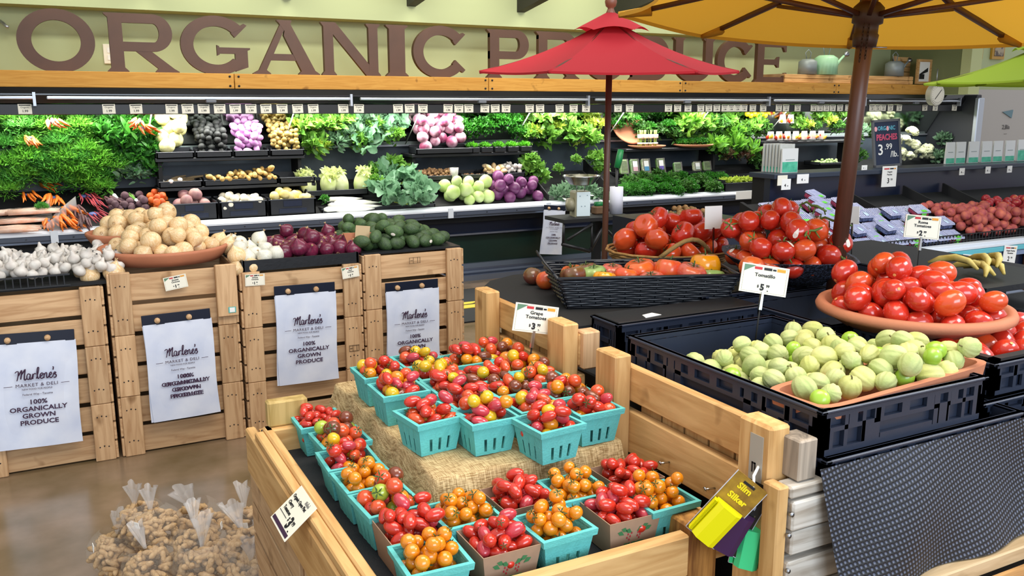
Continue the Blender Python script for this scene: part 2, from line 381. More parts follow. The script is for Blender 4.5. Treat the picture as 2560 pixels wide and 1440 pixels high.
# wooden fascia shelf on top of the case
t = T('wooden_fascia', 'long honey coloured wooden fascia shelf carrying the sign letters', 'shelf', (X0, 7.6, 1.735))
xs = [ay(p_, 200, 7.6).x for p_ in (585, 1220, 1705, 2090, 2325)]; xs = [X0]+xs
for i in range(5):
    P('fascia_board', MB().box((xs[i]+.003, 7.585, 1.738), (xs[i+1]-.003, 7.61, 1.858), ch=.003), beam_wood('x'), t, True)
P('shelf_board', MB().box((X0, 7.61, 1.80), (xs[-1], 8.3, 1.858)), beam_wood('x'), t, True)
bl = MB()
for x in xs[1:-1]:
    for dx in (-.035, .035):
        for z in (1.76, 1.835): bl.tube([(x+dx, 7.592, z), (x+dx, 7.578, z)], .009, 8)
P('bolt_row', bl, M_ink, t, True)
# price tags on the rail
PIXTAGS = [62, 272, 340, 429, 469, 509, 549, 588, 627, 665, 705, 744, 783, 858, 897, 995, 1024, 1057, 1120, 1147, 1172, 1212, 1238, 1265, 1324, 1350, 1399, 1434, 1465, 1545, 1574, 1671, 1694, 1720, 1752, 1772, 1792, 1812, 1828, 1844, 1860, 1882, 1908, 1947, 1965, 1994, 2034, 2050, 2066, 2082, 2100, 2120, 2180, 2194, 2208, 2226, 2248, 2312, 2338, 2386]
tgm = MB().box((-.045, -.002, -.036), (.045, .002, .036)); tgmesh = tgm.mesh('shelf_tag', M_cream)
tl = MB(); text_into(tl, 'Organic', .018, 0, .012, -.003); text_into(tl, '1.99', .024, 0, -.016, -.003, bold=.02); tl.box((-.038, -.0035, .024), (.038, -.002, .031))
tlm = tl.mesh('lettering', M_ink)
tag0 = T('shelf_tag', 'x', 'price tag'); P('card', tgmesh, None, tag0); P('lettering', tlm, None, tag0)
for i, pxx in enumerate(PIXTAGS):
    p = ay(pxx, 269, 7.535)
    if i: d = dup(tag0, (p.x, 7.535, 1.578), (0, rr(-.04, .04), 0))
    else: d = tag0; d.location = (p.x, 7.535, 1.578)
    d['label'] = 'small cream price tag clipped to the black rail above the produce case'; d['group'] = 'price tags along the chiller rail'
# ================= SIGN LETTERS =================
m_sign = mat('brown_sign_paint', '#553726', .55, var=.2, scale=5)
SB = 1.858; SY = 7.70
def quad_strip(mb, A, B, y0, y1):
    n = len(A); vs = [(a[0], y0, a[1]) for a in A]+[(b[0], y0, b[1]) for b in B]+[(a[0], y1, a[1]) for a in A]+[(b[0], y1, b[1]) for b in B]; fs = []
    for i in range(n-1):
        fs += [(i, i+1, n+i+1, n+i), (2*n+i, 3*n+i, 3*n+i+1, 2*n+i+1), (i, 2*n+i, 2*n+i+1, i+1), (n+i, n+i+1, 3*n+i+1, 3*n+i)]
    fs += [(0, n, 3*n, 2*n), (n-1, 3*n-1, 4*n-1, 2*n-1)]
    mb.add(vs, fs)
def arcpts(cx, cz, rx, rz, a0, a1, n=28): return [(cx+rx*math.cos(math.radians(a0+(a1-a0)*i/n)), cz+rz*math.sin(math.radians(a0+(a1-a0)*i/n))) for i in range(n+1)]
def stem(mb, x, w, H, fl=.03, y0=0, y1=.05):   # stem with small flared serifs
    mb.prism([(x-fl, 0), (x+w+fl, 0), (x+w+fl, .008), (x+w, .035), (x+w, H-.035), (x+w+fl, H-.008), (x+w+fl, H), (x-fl, H), (x-fl, H-.008), (x, H-.035), (x, .035), (x-fl, .008)], 'y', y0, y1)
def glyph(ch, Wd, H, s):
    mb = MB(); _a = mb.add; cnt = [0]
    def add2(vs, fs, smooth=False):
        e = .0016*cnt[0]; cnt[0] += 1; return _a([(v[0], v[1]+(e if v[1] < .02 else -e), v[2]) for v in vs], fs, smooth)
    mb.add = add2; y0, y1 = 0, .05; st_ = s
    if ch == 'O': quad_strip(mb, arcpts(Wd/2, H/2, Wd/2, H/2+.012, 0, 360, 48), arcpts(Wd/2, H/2, Wd/2-s, H/2-s*.72, 0, 360, 48), y0, y1)
    elif ch in 'CG':
        a0, a1 = (38, 322)
        A = arcpts(Wd*.52, H/2, Wd*.52, H/2+.012, a0, a1, 36); B = arcpts(Wd*.52, H/2, Wd*.52-s, H/2-s*.72, a0+4, a1-4, 36)
        quad_strip(mb, A, B, y0, y1)
        p, q = A[0], B[0]; mb.prism([(p[0]+.01, p[1]+.035), (p[0]+.035, p[1]+.02), (q[0]+.02, q[1]-.035), (q[0]-.01, q[1]), (p[0]-.03, p[1]+.012)], 'y', y0, y1-.002)
        if ch == 'C':
            p, q = A[-1], B[-1]; mb.prism([(p[0]+.01, p[1]-.035), (p[0]+.035, p[1]-.01), (q[0]+.02, q[1]+.035), (q[0]-.01, q[1]), (p[0]-.03, p[1]-.012)], 'y', y0, y1-.002)
        else:
            mb.prism([(Wd*.55, H*.47), (Wd*1.03, H*.47), (Wd*1.03, H*.44), (Wd*.99, H*.42), (Wd*.99, H*.12), (Wd*.8, H*.04), (Wd*.8, H*.36), (Wd*.55, H*.36)], 'y', y0, y1)
            mb.prism([(Wd*.53, H*.32), (Wd*.565, H*.34), (Wd*.565, H*.49), (Wd*.53, H*.51)], 'y', y0, y1-.002)
    elif ch == 'I': stem(mb, .02, Wd-.04, H)
    elif ch in 'RPD':
        stem(mb, .025, s, H, .028)
        xr = Wd*(.93 if ch != 'D' else 1.0); zt = H; zb = H*.36 if ch == 'R' else (H*.40 if ch == 'P' else 0); hh = zt-zb; rc = hh/2; x0 = .025
        cx = xr-rc*(1.0 if ch != 'D' else .85); rx = xr-cx
        A = [(x0, zt)]+[(cx, zt)]+arcpts(cx, zb+rc, rx, rc, 90, -90, 20)[1:]+[(x0, zb)]
        tk = s*.72; B = [(x0, zt-tk)]+[(cx, zt-tk)]+arcpts(cx, zb+rc, rx-s, rc-tk, 90, -90, 20)[1:]+[(x0, zb+tk)]
        quad_strip(mb, A, B, y0, y1-.001)
        if ch == 'R':
            mb.prism([(Wd*.36, zb+.02), (Wd*.36+s*1.15, zb+.02), (Wd*.93, .03), (Wd*1.0, .008), (Wd*1.0, 0), (Wd*.66, 0), (Wd*.66, .008), (Wd*.70, .03)], 'y', y0, y1-.002)
    elif ch == 'A':
        mb.prism([(Wd*.38, H), (Wd*.60, H), (Wd*.60, H-.008), (Wd*.58, H-.03), (Wd*.93, .035), (Wd, .008), (Wd, 0), (Wd*.68, 0), (Wd*.68, .008), (Wd*.72, .03), (Wd*.475, H*.72), (Wd*.49, H*.8)], 'y', y0, y1)
        mb.prism([(Wd*.38, H), (Wd*.38, H-.008), (Wd*.43, H-.035), (Wd*.09, .035), (0, .008), (0, 0), (Wd*.26, 0), (Wd*.26, .008), (Wd*.2, .035), (Wd*.5, H*.86)], 'y', y0, y1-.001)
        mb.box((Wd*.25, y0, H*.26), (Wd*.76, y1-.002, H*.38))
    elif ch == 'N':
        stem(mb, .025, s*.85, H, .022); stem(mb, Wd-.025-s*.85, s*.85, H, .022)
        mb.prism([(.025, H), (.025+s*1.1, H), (Wd-.025, 0), (Wd-.025-s*1.1, 0)], 'y', y0, y1-.001)
    elif ch == 'U':
        cx = Wd/2; r = Wd/2
        A = [(0+.02, H)]+arcpts(cx, H*.42, r-.02, H*.42+.012, 180, 360, 24)+[(Wd-.02, H)]; B = [(.02+s, H)]+arcpts(cx, H*.42, r-.02-s, H*.42-s*.75, 180, 360, 24)+[(Wd-.02-s, H)]
        quad_strip(mb, A, B, y0, y1)
        for xx in (-.008, Wd-s-.048+.0): mb.prism([(xx, H), (xx+s+.056, H), (xx+s+.056, H-.008), (xx+s+.03, H-.03), (xx+.026, H-.03), (xx, H-.008)], 'y', y0, y1-.002)
    elif ch == 'E':
        stem(mb, .025, s, H, .028)
        tk = s*.6
        for z0, z1, xe, up in ((0, tk, Wd, 1), (H-tk, H, Wd*.97, -1), (H*.5-tk*.5, H*.5+tk*.5, Wd*.76, 0)):
            mb.box((.03, y0, z0), (xe-.03, y1-.001, z1))
            if up == 1: mb.prism([(xe-.05, 0), (xe-.01, 0), (xe, tk+.05), (xe-.02, tk+.05), (xe-.05, tk)], 'y', y0, y1-.002)
            elif up == -1: mb.prism([(xe-.05, H), (xe, H+.01), (xe, H-tk-.05), (xe-.02, H-tk-.05), (xe-.05, H-tk)], 'y', y0, y1-.002)
            else: mb.prism([(xe-.05, z0), (xe-.02, z0-.03), (xe, z0-.03), (xe, z1+.03), (xe-.02, z1+.03), (xe-.05, z1)], 'y', y0, y1-.002)
    return mb
LET = [('O', 43, 240, 'first letter O of the sign, standing leftmost'), ('R', 266, 446, 'letter R standing between the leftmost O and the G'), ('G', 452, 621, 'letter G standing before the A'), ('A', 630, 798, 'letter A between the G and the N'), ('N', 803, 952, 'letter N between the A and the I'), ('I', 968, 1018, 'letter I between the N and the C'),
       ('C', 1033, 1164, 'letter C that ends the first word'), ('P', 1219, 1330, 'letter P at the tip of the red umbrella'), ('R', 1341, 1450, 'letter R half covered by the red umbrella'), ('O', 1462, 1568, 'letter O hidden mostly behind the red umbrella pole'),
       ('D', 1578, 1676, 'letter D seen under the red umbrella rim'), ('U', 1686, 1786, 'letter U at the right rim of the red umbrella'), ('C', 1795, 1882, 'letter C before the final E'), ('E', 1891, 1970, 'last letter E beside the wooden crate')]
m_sign2 = mat('rust_sign_paint', '#7A4630', .55, var=.2, scale=5)
for i, (ch, a, b_, lab) in enumerate(LET):
    xa = ay(a, 120, SY).x; xb = ay(b_, 130, SY).x
    g = glyph(ch, xb-xa, .445, .098)
    S('sign_letter', g, m_sign, 'brown serif '+lab, 'sign letter', loc=(xa, SY, SB+.003))
# ================= PRODUCE PROTOTYPES (mesh data shared by the copies) =================
def ball(prof_fn, nu=14, nv=9, lob=0, lobamp=0, twist=0):
    """closed body: prof_fn(t in 0..1 from bottom to top) -> (radius, z)"""
    mb = MB(); vs = []; fs = []
    pts = [prof_fn(i/(nv)) for i in range(nv+1)]
    vs.append((0, 0, pts[0][1]))
    for i in range(1, nv):
        r, z = pts[i]
        for k in range(nu):
            a = 2*PI*k/nu+twist*z; q = 1+lobamp*math.cos(lob*a) if lob else 1
            vs.append((r*q*math.cos(a), r*q*math.sin(a), z))
    vs.append((0, 0, pts[-1][1])); L = len(vs)-1
    for k in range(nu): fs.append((0, 1+(k+1) % nu, 1+k))
    for i in range(nv-2):
        for k in range(nu):
            a = 1+i*nu+k; b = 1+i*nu+(k+1) % nu; fs.append((a, b, b+nu, a+nu))
    for k in range(nu): fs.append((1+(nv-2)*nu+k, 1+(nv-2)*nu+(k+1) % nu, L))
    mb.add(vs, fs, True); return mb
def sph(rx, rz, dimple=0, power=1.0):
    def f(t):
        a = -PI/2+PI*t; z = math.sin(a)*rz; r = math.cos(a)*rx
        if dimple and t > .75: z -= dimple*((t-.75)/.25)**2
        if dimple and t < .12: z += dimple*.3*((.12-t)/.12)**2
        return max(r, 0), z
    return f
def calyx(r, z0, n=5, L=1.0, stem_=True, w=.28):
    mb = MB()
    for k in range(n):
        a = 2*PI*k/n+.3; da = w; pts = []
        p = lambda rad, zz, an: (rad*math.cos(an), rad*math.sin(an), zz)
        mb.add([p(r*.06, z0+r*.04, a), p(r*.38*L, z0+r*.08, a-da), p(r*.85*L, z0-r*.02+r*.12, a+.1), p(r*.38*L, z0+r*.08, a+da), p(r*.35*L, z0+r*.0, a)], [(0, 1, 2), (0, 2, 3), (1, 4, 2), (2, 4, 3)], False)
    if stem_: mb.tube([(0, 0, z0-r*.1), (r*.05, 0, z0+r*.2), (r*.18, r*.05, z0+r*.42)], r*.07, 5)
    return mb
M_calyx = mat('calyx_green', '#3E5A25', .6)
M_stem = mat('dry_stem', '#6F6A3C', .8)
M_leafstem = mat('vine_green', '#5C7A35', .6)
TOMC = {'red': '#CC3220', 'scarlet': '#DC5226', 'orange': '#E58A12', 'yellow': '#E0B41A', 'brown': '#7A3B22', 'pink': '#C43C46', 'green': '#9DB03C', 'lime': '#A9BE3E'}
M_tom = {k: mat('tomato_skin_'+k, v, .2, spec=.6, var=.13, scale=20, coat=.35, randv=.07) for k, v in TOMC.items()}
PROTO = {}
def proto(key, mb, m, calyx_mb=None, extra=None):
    me = mb.mesh(key, m); PROTO[key] = (me, calyx_mb.mesh('calyx', M_calyx) if isinstance(calyx_mb, MB) else calyx_mb, extra); return PROTO[key]
_cx = calyx(.0145, .0125).mesh('calyx', M_calyx); _cx2 = calyx(.011, .0165, L=.8).mesh('calyx', M_calyx)
for k in TOMC:
    proto('cherry_'+k, ball(sph(.0145, .0135, .001)), M_tom[k], _cx)
    proto('grape_'+k, ball(sph(.0112, .0175, .0008), 12, 9), M_tom[k], _cx2)
def place(nm, key, p, label, group, cat, s=1.0, rot=None, cal=False, cname='calyx', order=None, par=None):
    me, cx, ex = PROTO[key]
    if cal or ex:
        t = T(nm, label, cat, p, group=group, rot=rot or rrot()); t.scale = (s, s, s) if isinstance(s, (int, float)) else s
        P('flesh' if not ex or 'body' not in ex else ex['body'], me, None, t)
        if cal and cx: P(cname, cx, None, t)
        if ex:
            for en, em, pr_ in ex.get('parts', []):
                if RND.random() < pr_: P(en, em, None, t)
    else:
        t = bpy.data.objects.new(nm, me); COL.objects.link(t); t.location = p; t.rotation_euler = rot or rrot(); t.scale = (s, s, s) if isinstance(s, (int, float)) else s
        setp(t, label, cat, group)
    return t
# beefsteak, round, roma, tomatillo
def beef(seed, R=.045, H=.034, lob=6, amp=.07):
    rg = random.Random(seed); ph = [rg.uniform(0, 6.28) for _ in range(4)]; mb = MB()
    def f(u, v):
        a = 2*PI*u; t = v; an = -PI/2+PI*t; r = math.cos(an)**.8 if math.cos(an) > 0 else 0; z = math.sin(an)
        q = 1+amp*abs(math.sin(lob*a/2+ph[0]))-amp+.05*math.sin(2*a+ph[1])
        if t > .72: z -= .38*((t-.72)/.28)**1.4
        return (R*r*q*math.cos(a), R*r*q*math.sin(a), H*z)
    mb.grid(f, 36, 13, closeu=True); return mb
M_stick = mat('fruit_sticker', '#F3E9DC', .5)
def sticker(r, rz, th=.9, s=.012):
    mb = MB(); n = 10; c = (0, 0, 0); vs = [(r*1.04*math.cos(th), 0, rz*1.04*math.sin(th))]
    for k in range(n):
        a = 2*PI*k/n; dth = math.sin(a)*s*1.3/rz; dph = math.cos(a)*s*.9/r
        vs.append((r*1.025*math.cos(th+dth)*math.cos(dph), r*1.025*math.cos(th+dth)*math.sin(dph), rz*1.025*math.sin(th+dth)))
    mb.add(vs, [(0, 1+k, 1+(k+1) % n) for k in range(n)]); return mb
cxb = calyx(.03, .026, 5, .9).mesh('calyx', M_calyx)
for i, k in enumerate(('red', 'scarlet')):
    PROTO['beef_'+k] = (beef(i+1).mesh('beefsteak', M_tom[k]), cxb, None)
    PROTO['round_'+k] = (ball(sph(.036, .032, .003), 20, 12).mesh('round_tomato', M_tom[k]), calyx(.034, .029, 5, 1.0).mesh('calyx', M_leafstem), {'body': 'flesh', 'parts': [('sticker', sticker(.036, .032).mesh('sticker', M_stick), .45)]})
    PROTO['roma_'+k] = (ball(sph(.029, .036, .002), 18, 12).mesh('roma_tomato', M_tom[k]), MB().add(*(lambda n: ([(0, 0, .0362)]+[(.004*math.cos(2*PI*j/n), .004*math.sin(2*PI*j/n), .0358) for j in range(n)], [(0, 1+j, 1+(j+1) % n) for j in range(n)]))(8)).mesh('stem_scar', mat('scar', '#D8A05A', .6)), None)
M_heir = {'pink': mat('heirloom_pink', '#C44A52', .25, spec=.6, coat=.3, col2='#D86A3A', scale=14), 'orange': mat('heirloom_orange', '#D8452A', .28, spec=.6, coat=.3, col2='#E0742E', scale=16), 'gold': mat('heirloom_gold', '#F0A80C', .22, spec=.6, coat=.4, col2='#E08A10', scale=12), 'green': mat('heirloom_green', '#A8BE6E', .3, spec=.6, coat=.3, col2='#7FA45A', scale=14), 'brown': mat('heirloom_brown', '#7A3232', .25, spec=.6, coat=.3, col2='#6A5A2C', scale=14)}
# tomatillo: papery husk over a green fruit
M_husk = mat('tomatillo_husk', '#A9B870', .75, col2='#C3C78A', scale=22, bump=.4, bscale=90, randv=.1)
M_husk2 = mat('tomatillo_husk_yellow', '#C9C985', .75, col2='#B5BA62', scale=22, bump=.4, bscale=90, randv=.08)
M_fruit = mat('tomatillo_skin', '#9CC23C', .3, spec=.6, coat=.2, randv=.12)
def husk(sd):
    rg = random.Random(sd); ph = rg.uniform(0, 6); mb = MB()
    def f(u, v):
        a = 2*PI*u; an = -PI/2+PI*v; r = max(math.cos(an), 0)**.75; z = math.sin(an)
        q = 1+.07*abs(math.cos(5*a))-.05+.025*math.sin(14*a+ph)+.03*math.sin(3*a+ph)
        return (.0215*r*q*math.cos(a), .0215*r*q*math.sin(a), .021*z-(.006*(1-v)**3))
    mb.grid(f, 40, 12, closeu=True); return mb
for i in range(2): PROTO['husk%d' % i] = (husk(i).mesh('tomatillo', M_husk if i == 0 else M_husk2), None, {'body': 'husk', 'parts': [('stem', MB().tube([(0, 0, .018), (.001, 0, .024), (.003, .001, .028)], .0017, 5).mesh('stem', M_stem), 1.0)]})
PROTO['tomatillo_bare'] = (ball(sph(.019, .017, .002), 16, 10).mesh('tomatillo', M_fruit), None, None)
# onions
def onion_prof(R, neck=1.0):
    def f(t):
        a = -PI/2+PI*t
        if t < .8: return (R*math.cos(a), R*.9*math.sin(a))
        q = (t-.8)/.2; r0 = R*math.cos(-PI/2+PI*.8); z0 = R*.9*math.sin(-PI/2+PI*.8)
        return (r0*(1-q)**1.6+R*.10*(q*(1-q)*2)+.0, z0+R*.55*q*neck)
    return f
def onion(R, m, nm='onion', lobamp=.012):
    body = ball(onion_prof(R), 20, 14, 9, lobamp)
    tuft = MB()
    for k in range(6):
        a = k*1.05; tuft.tube([(0, 0, R*1.08), (R*.06*math.cos(a), R*.06*math.sin(a), R*1.28), (R*.16*math.cos(a), R*.16*math.sin(a), R*1.42)], [R*.05, R*.04, R*.01], 4)
    roots = MB()
    for k in range(10):
        a = k*.63; roots.tube([(R*.08*math.cos(a), R*.08*math.sin(a), -R*.88), (R*.16*math.cos(a), R*.16*math.sin(a), -R*.99)], .0012, 3)
    return body.mesh(nm, m), tuft, roots
M_on = mat('yellow_onion_skin', '#EAD2A8', .27, col2='#D8AF76', scale=5, stretch=(40, 40, 3), spec=.5, randv=.1, bump=.1, bscale=6)
M_onw = mat('white_onion_skin', '#E4E1D3', .35, col2='#D2CFBB', scale=5, stretch=(40, 40, 3), randv=.05)
M_onr = mat('red_onion_skin', '#7A2440', .3, col2='#551630', scale=5, stretch=(30, 30, 3), spec=.6, randv=.15)
M_tuft = mat('onion_tuft', '#C9A97A', .8)
for key, m, R in (('onion_yellow', M_on, .046), ('onion_white', M_onw, .041), ('onion_red', M_onr, .043)):
    b, tu, ro = onion(R, m); PROTO[key] = (b, None, {'body': 'bulb', 'parts': [('neck', tu.mesh('neck', M_tuft), 1.0), ('roots', ro.mesh('roots', M_tuft), .8)]})
def garlic():
    def f(u, v):
        a = 2*PI*u; q = 1+.09*abs(math.cos(4.5*a))-.05
        if v < .72: an = -PI/2+PI*v/.72*.86; r = math.cos(an); z = math.sin(an)
        else: k = (v-.72)/.28; an = -PI/2+PI*.86; r = math.cos(an)*(1-k*.62); z = math.sin(an)+k*1.0; q = 1
        return (.026*r*q*math.cos(a), .026*r*q*math.sin(a), .021*z)
    return MB().grid(f, 27, 12, closeu=True).mesh('garlic', mat('garlic_skin', '#DCD8CF', .6, col2='#C3B9B0', scale=26, randv=.06))
PROTO['garlic'] = (garlic(), None, None)
M_avo = mat('avocado_skin', '#33492C', .5, col2='#4A6637', scale=70, bump=.6, bscale=240, randv=.25)
def avo_prof(t):
    a = -PI/2+PI*t; return (max(.033*math.cos(a)*(1-.22*max(0, math.sin(a))), 0), .045*math.sin(a)+(.004 if t > .5 else 0))
PROTO['avocado'] = (ball(avo_prof, 16, 12).mesh('avocado', M_avo), None, {'body': 'flesh', 'parts': [('sticker', sticker(.034, .040, .15, .009).mesh('sticker', M_stick), .22), ('stem_end', MB().tube([(0, 0, .044), (0, 0, .051)], .004, 6).mesh('stem_end', M_stem), .7)]})
# ================= LEFT CRATE COLUMNS =================
def slat_crate(x0, y0, z0, w, d, h, label, fx=1, posts_w=.085, wd=crate_wood, group=None, nail=True):
    t = T('wooden_crate', label, 'crate', (x0+w/2, y0+d/2, z0), group=group)
    x1, y1, z1 = x0+w, y0+d, z0+h; e = .004
    for sx in (0, 1):
        for sy in (0, 1):
            px = x0 if sx == 0 else x1-posts_w; py = y0 if sy == 0 else y1-.026
            m = MB().box((px, py, z0+.001), (px+posts_w, py+.026, z1-.001), ch=.003)
            po = P('corner_post', m, wd('z'), t, True)
            if nail and sy == 0:
                nn = MB()
                for zz in (z0+h*.25, z1-h*.22):
                    for k in range(3): nn.tube([(px+posts_w*(.25+.22*k), py-.0012, zz+(.006 if k == 1 else 0)), (px+posts_w*(.25+.22*k), py+.003, zz)], .0032, 6)
                P('nail_row', nn, M_ink, po, True)
    for sy, nm in ((0, 'front_slats'), (1, 'back_slats')):
        py = y0+.026 if sy == 0 else y1-.04; m = MB(); sl = (h-.018*2-.006)/2
        for k in range(2): m.box((x0+.006, py, z0+.008+k*(sl+.020)), (x1-.006, py+.014, z0+.008+k*(sl+.020)+sl), ch=.002)
        P(nm, m, wd('x'), t, True)
    for sx in (0, 1):
        px = x0-.012 if sx == 0 else x1; m = MB(); sl = (h-.03)/3
        for k in range(3): m.box((px, y0+.006, z0+.004+k*(sl+.010)), (px+.012, y1-.006, z0+.004+k*(sl+.010)+sl), ch=.002)
        P('side_slats', m, wd('y'), t, True)
    m = MB()
    for k in range(4): m.box((x0+.01, y0+.045+k*(d-.09)/4, z0+.006), (x1-.01, y0+.04+(k+.92)*(d-.09)/4, z0+.018))
    P('bottom_boards', m, wd('x'), t, True)
    return t
COLS = [(-.375, .145, .817, 'under the garlic bed'), (.185, .722, .868, 'under the yellow onion saucer'), (.758, 1.338, .822, 'under the red and white onions'), (1.368, 1.905, .860, 'under the avocados')]
for (a, b_, H, nm) in COLS:
    for k in range(3):
        slat_crate(a, 4.24, k*H/3, b_-a, .40, H/3, 'light pine slatted crate, %s of the stack of three %s' % (('bottom', 'middle', 'top')[k], nm))
S('crate_cleat', MB().box((.636, 4.216, .625), (.73, 4.239, .873), ch=.003), crate_wood('z'), 'thick pine cleat board on the right post of the onion crate stack', 'board')
st = T('barcode_sticker', 'small white sticker with teal edge on the thick pine cleat', 'sticker', (.70, 4.214, .655)); P('paper', MB().box((-.017, -.001, -.014), (.017, .0015, .014)), mat('teal_print', '#59B7B0', .6), st); P('print', MB().box((-.012, -.002, -.011), (.012, -.001, .011)), M_white, st)
# stamps on crates
for (px, py, s_) in ((1037, 651, .03), (886, 870, .026)):
    p = ay(px, py, 4.238); m = MB(); w = s_
    for (a0, a1, c0, c1) in ((-w, w, .014, .016), (-w, w, -.016, -.014), (-w, -w+.002, -.016, .016), (w-.002, w, -.016, .016), (-w*.3, -w*.3+.002, -.016, .016), (w*.5, w*.5+.002, -.016, .016), (-w*.8, -w*.4, -.002, .002)): m.box((p.x+a0, 4.236, p.z+c0), (p.x+a1, 4.2395, p.z+c1))
    S('ink_stamp', m, mat('stamp_ink', '#7D6448', .7), 'faint inked box stamp on the pine crate, %s' % ('top board below the avocados' if px > 1000 else 'post beneath the red onion price card'), 'stamp')
# ---- plastic bag pads hanging on crates ----
M_bag = mat('bag_plastic', '#E6EBF6', .2, spec=.6, col2='#CCD5EA', scale=6, bump=.25, bscale=9)
M_strip = mat('navy_strip', '#10182B', .4)
MARL = [[(0, .62), (.1, .72), (.22, .7), (.2, .45), (.12, .1), (.08, 0)], [(.22, .7), (.2, .4), (.3, .55), (.45, .8), (.4, .4), (.34, .1)], [(.45, .8), (.42, .5), (.52, .6), (.68, .85), (.62, .45), (.58, .1), (.64, .02), (.72, .12)],
        [(.98, .42), (.86, .48), (.76, .3), (.78, .08), (.9, .06), (.98, .3), (1.0, .44), (.96, .1), (1.04, .04), (1.12, .2)], [(1.12, .2), (1.16, .42), (1.18, .36), (1.14, .05)], [(1.17, .32), (1.28, .46), (1.38, .42)],
        [(1.38, .06), (1.5, .4), (1.6, .85), (1.52, .9), (1.46, .5), (1.48, .1), (1.58, .06)], [(1.58, .12), (1.7, .22), (1.84, .36), (1.78, .46), (1.66, .34), (1.66, .1), (1.76, .02), (1.9, .14)],
        [(1.9, .42), (1.92, .3), (1.9, .05)], [(1.91, .25), (2.02, .44), (2.1, .4), (2.08, .1), (2.16, .06), (2.22, .16)], [(2.2, .14), (2.32, .24), (2.44, .36), (2.38, .46), (2.28, .34), (2.28, .1), (2.38, .02), (2.5, .14)],
        [(2.52, .86), (2.58, .84), (2.54, .64)], [(2.5, .14), (2.62, .44), (2.72, .38), (2.62, .3), (2.74, .2), (2.68, .03), (2.54, .04)]]
def bag_pad(pl, pr_, pb, Y, label, words=True, dbl=False, scale=1.0):
    a = ay(*pl, Y); b_ = ay(*pr_, Y); c = ay(*pb, Y)
    w = (Vector((b_.x, 0, b_.z))-Vector((a.x, 0, a.z))).length; ang = math.atan2(b_.z-a.z, b_.x-a.x)
    h = (Vector((c.x, 0, c.z))-Vector((a.x, 0, a.z))).length
    t = T('bag_dispenser', label, 'bag dispenser', (a.x, Y, a.z), rot=(0, -ang, 0))
    P('header_strip', MB().box((0, -.006, -.05), (w, 0, 0), ch=.002), M_strip, t)
    kn = MB()
    for f_ in (.22, .68):
        kn.tube([(w*f_, -.02, -.028), (w*f_, 0, -.028)], [.012, .014], 10)
    P('hanging_peg', kn, crate_wood('y'), t)
    for s_ in range(2):
        off = -.002-.004*s_; sh = s_*.008
        def f(u, v, off=off, sh=sh):
            x = u*w; z = -.045-v*(h-.045)
            return (x+sh*v+.004*math.sin(v*5+s_), off-.008*math.sin(v*3.0)*(.4+.6*math.sin(u*9+s_*2))-.006*v*v-.004*math.sin(u*PI)*v, z)
        P('bag_sheet', MB().grid(f, 17, 17), M_bag, t)
    tx = MB(); y = -.022; cx = w*.52; k = w/.30
    strokes_into(tx, MARL, cx-.145*.5*k, -h*.40, .052*k, y, .045, 4)
    text_into(tx, 'MARKET & DELI', .019*k, cx, -h*.447, y, sp=1.15)
    tx.box((cx-.115*k, y-.0004, -h*.449), (cx-.085*k, y, -h*.445)); tx.box((cx+.085*k, y-.0004, -h*.449), (cx+.115*k, y, -h*.445))
    text_into(tx, 'NEW FOOD FOR PEOPLE', .0095*k, cx, -h*.482, y); text_into(tx, 'Federal Way - Tacoma', .0115*k, cx, -h*.527, y)
    for i, (wd_, sz) in enumerate((('100%', .0265), ('ORGANICALLY', .0265), ('GROWN', .0265), ('PRODUCE', .0265))):
        text_into(tx, wd_, sz*k, cx, -h*(.595+.060*i), y, bold=.022, sx=1.12)
        if dbl: text_into(tx, wd_, sz*k, cx+.012, -h*(.597+.060*i), y+.001, bold=.015, sx=1.12)
    P('lettering', tx, M_plum, t)
    return t
bag_pad((-32, 838), (185, 822), (42, 1118), 4.225, 'white plastic bag pad with navy strip hung on the garlic crate stack')
bag_pad((352, 790), (524, 770), (383, 1055), 4.205, 'white bag pad with doubled blurry print hung on the yellow onion crate stack', dbl=True)
bag_pad((684, 716), (836, 704), (700, 963), 4.225, 'white bag pad hung on the crate stack of red and white onions')
bag_pad((962, 708), (1094, 696), (984, 935), 4.225, 'white bag pad hung on the avocado crate stack behind the pint baskets')
bag_pad((1360, 512), (1413, 515), (1362, 634), 7.2, 'narrow white bag pad hung at the chiller lip below the scale', words=True)
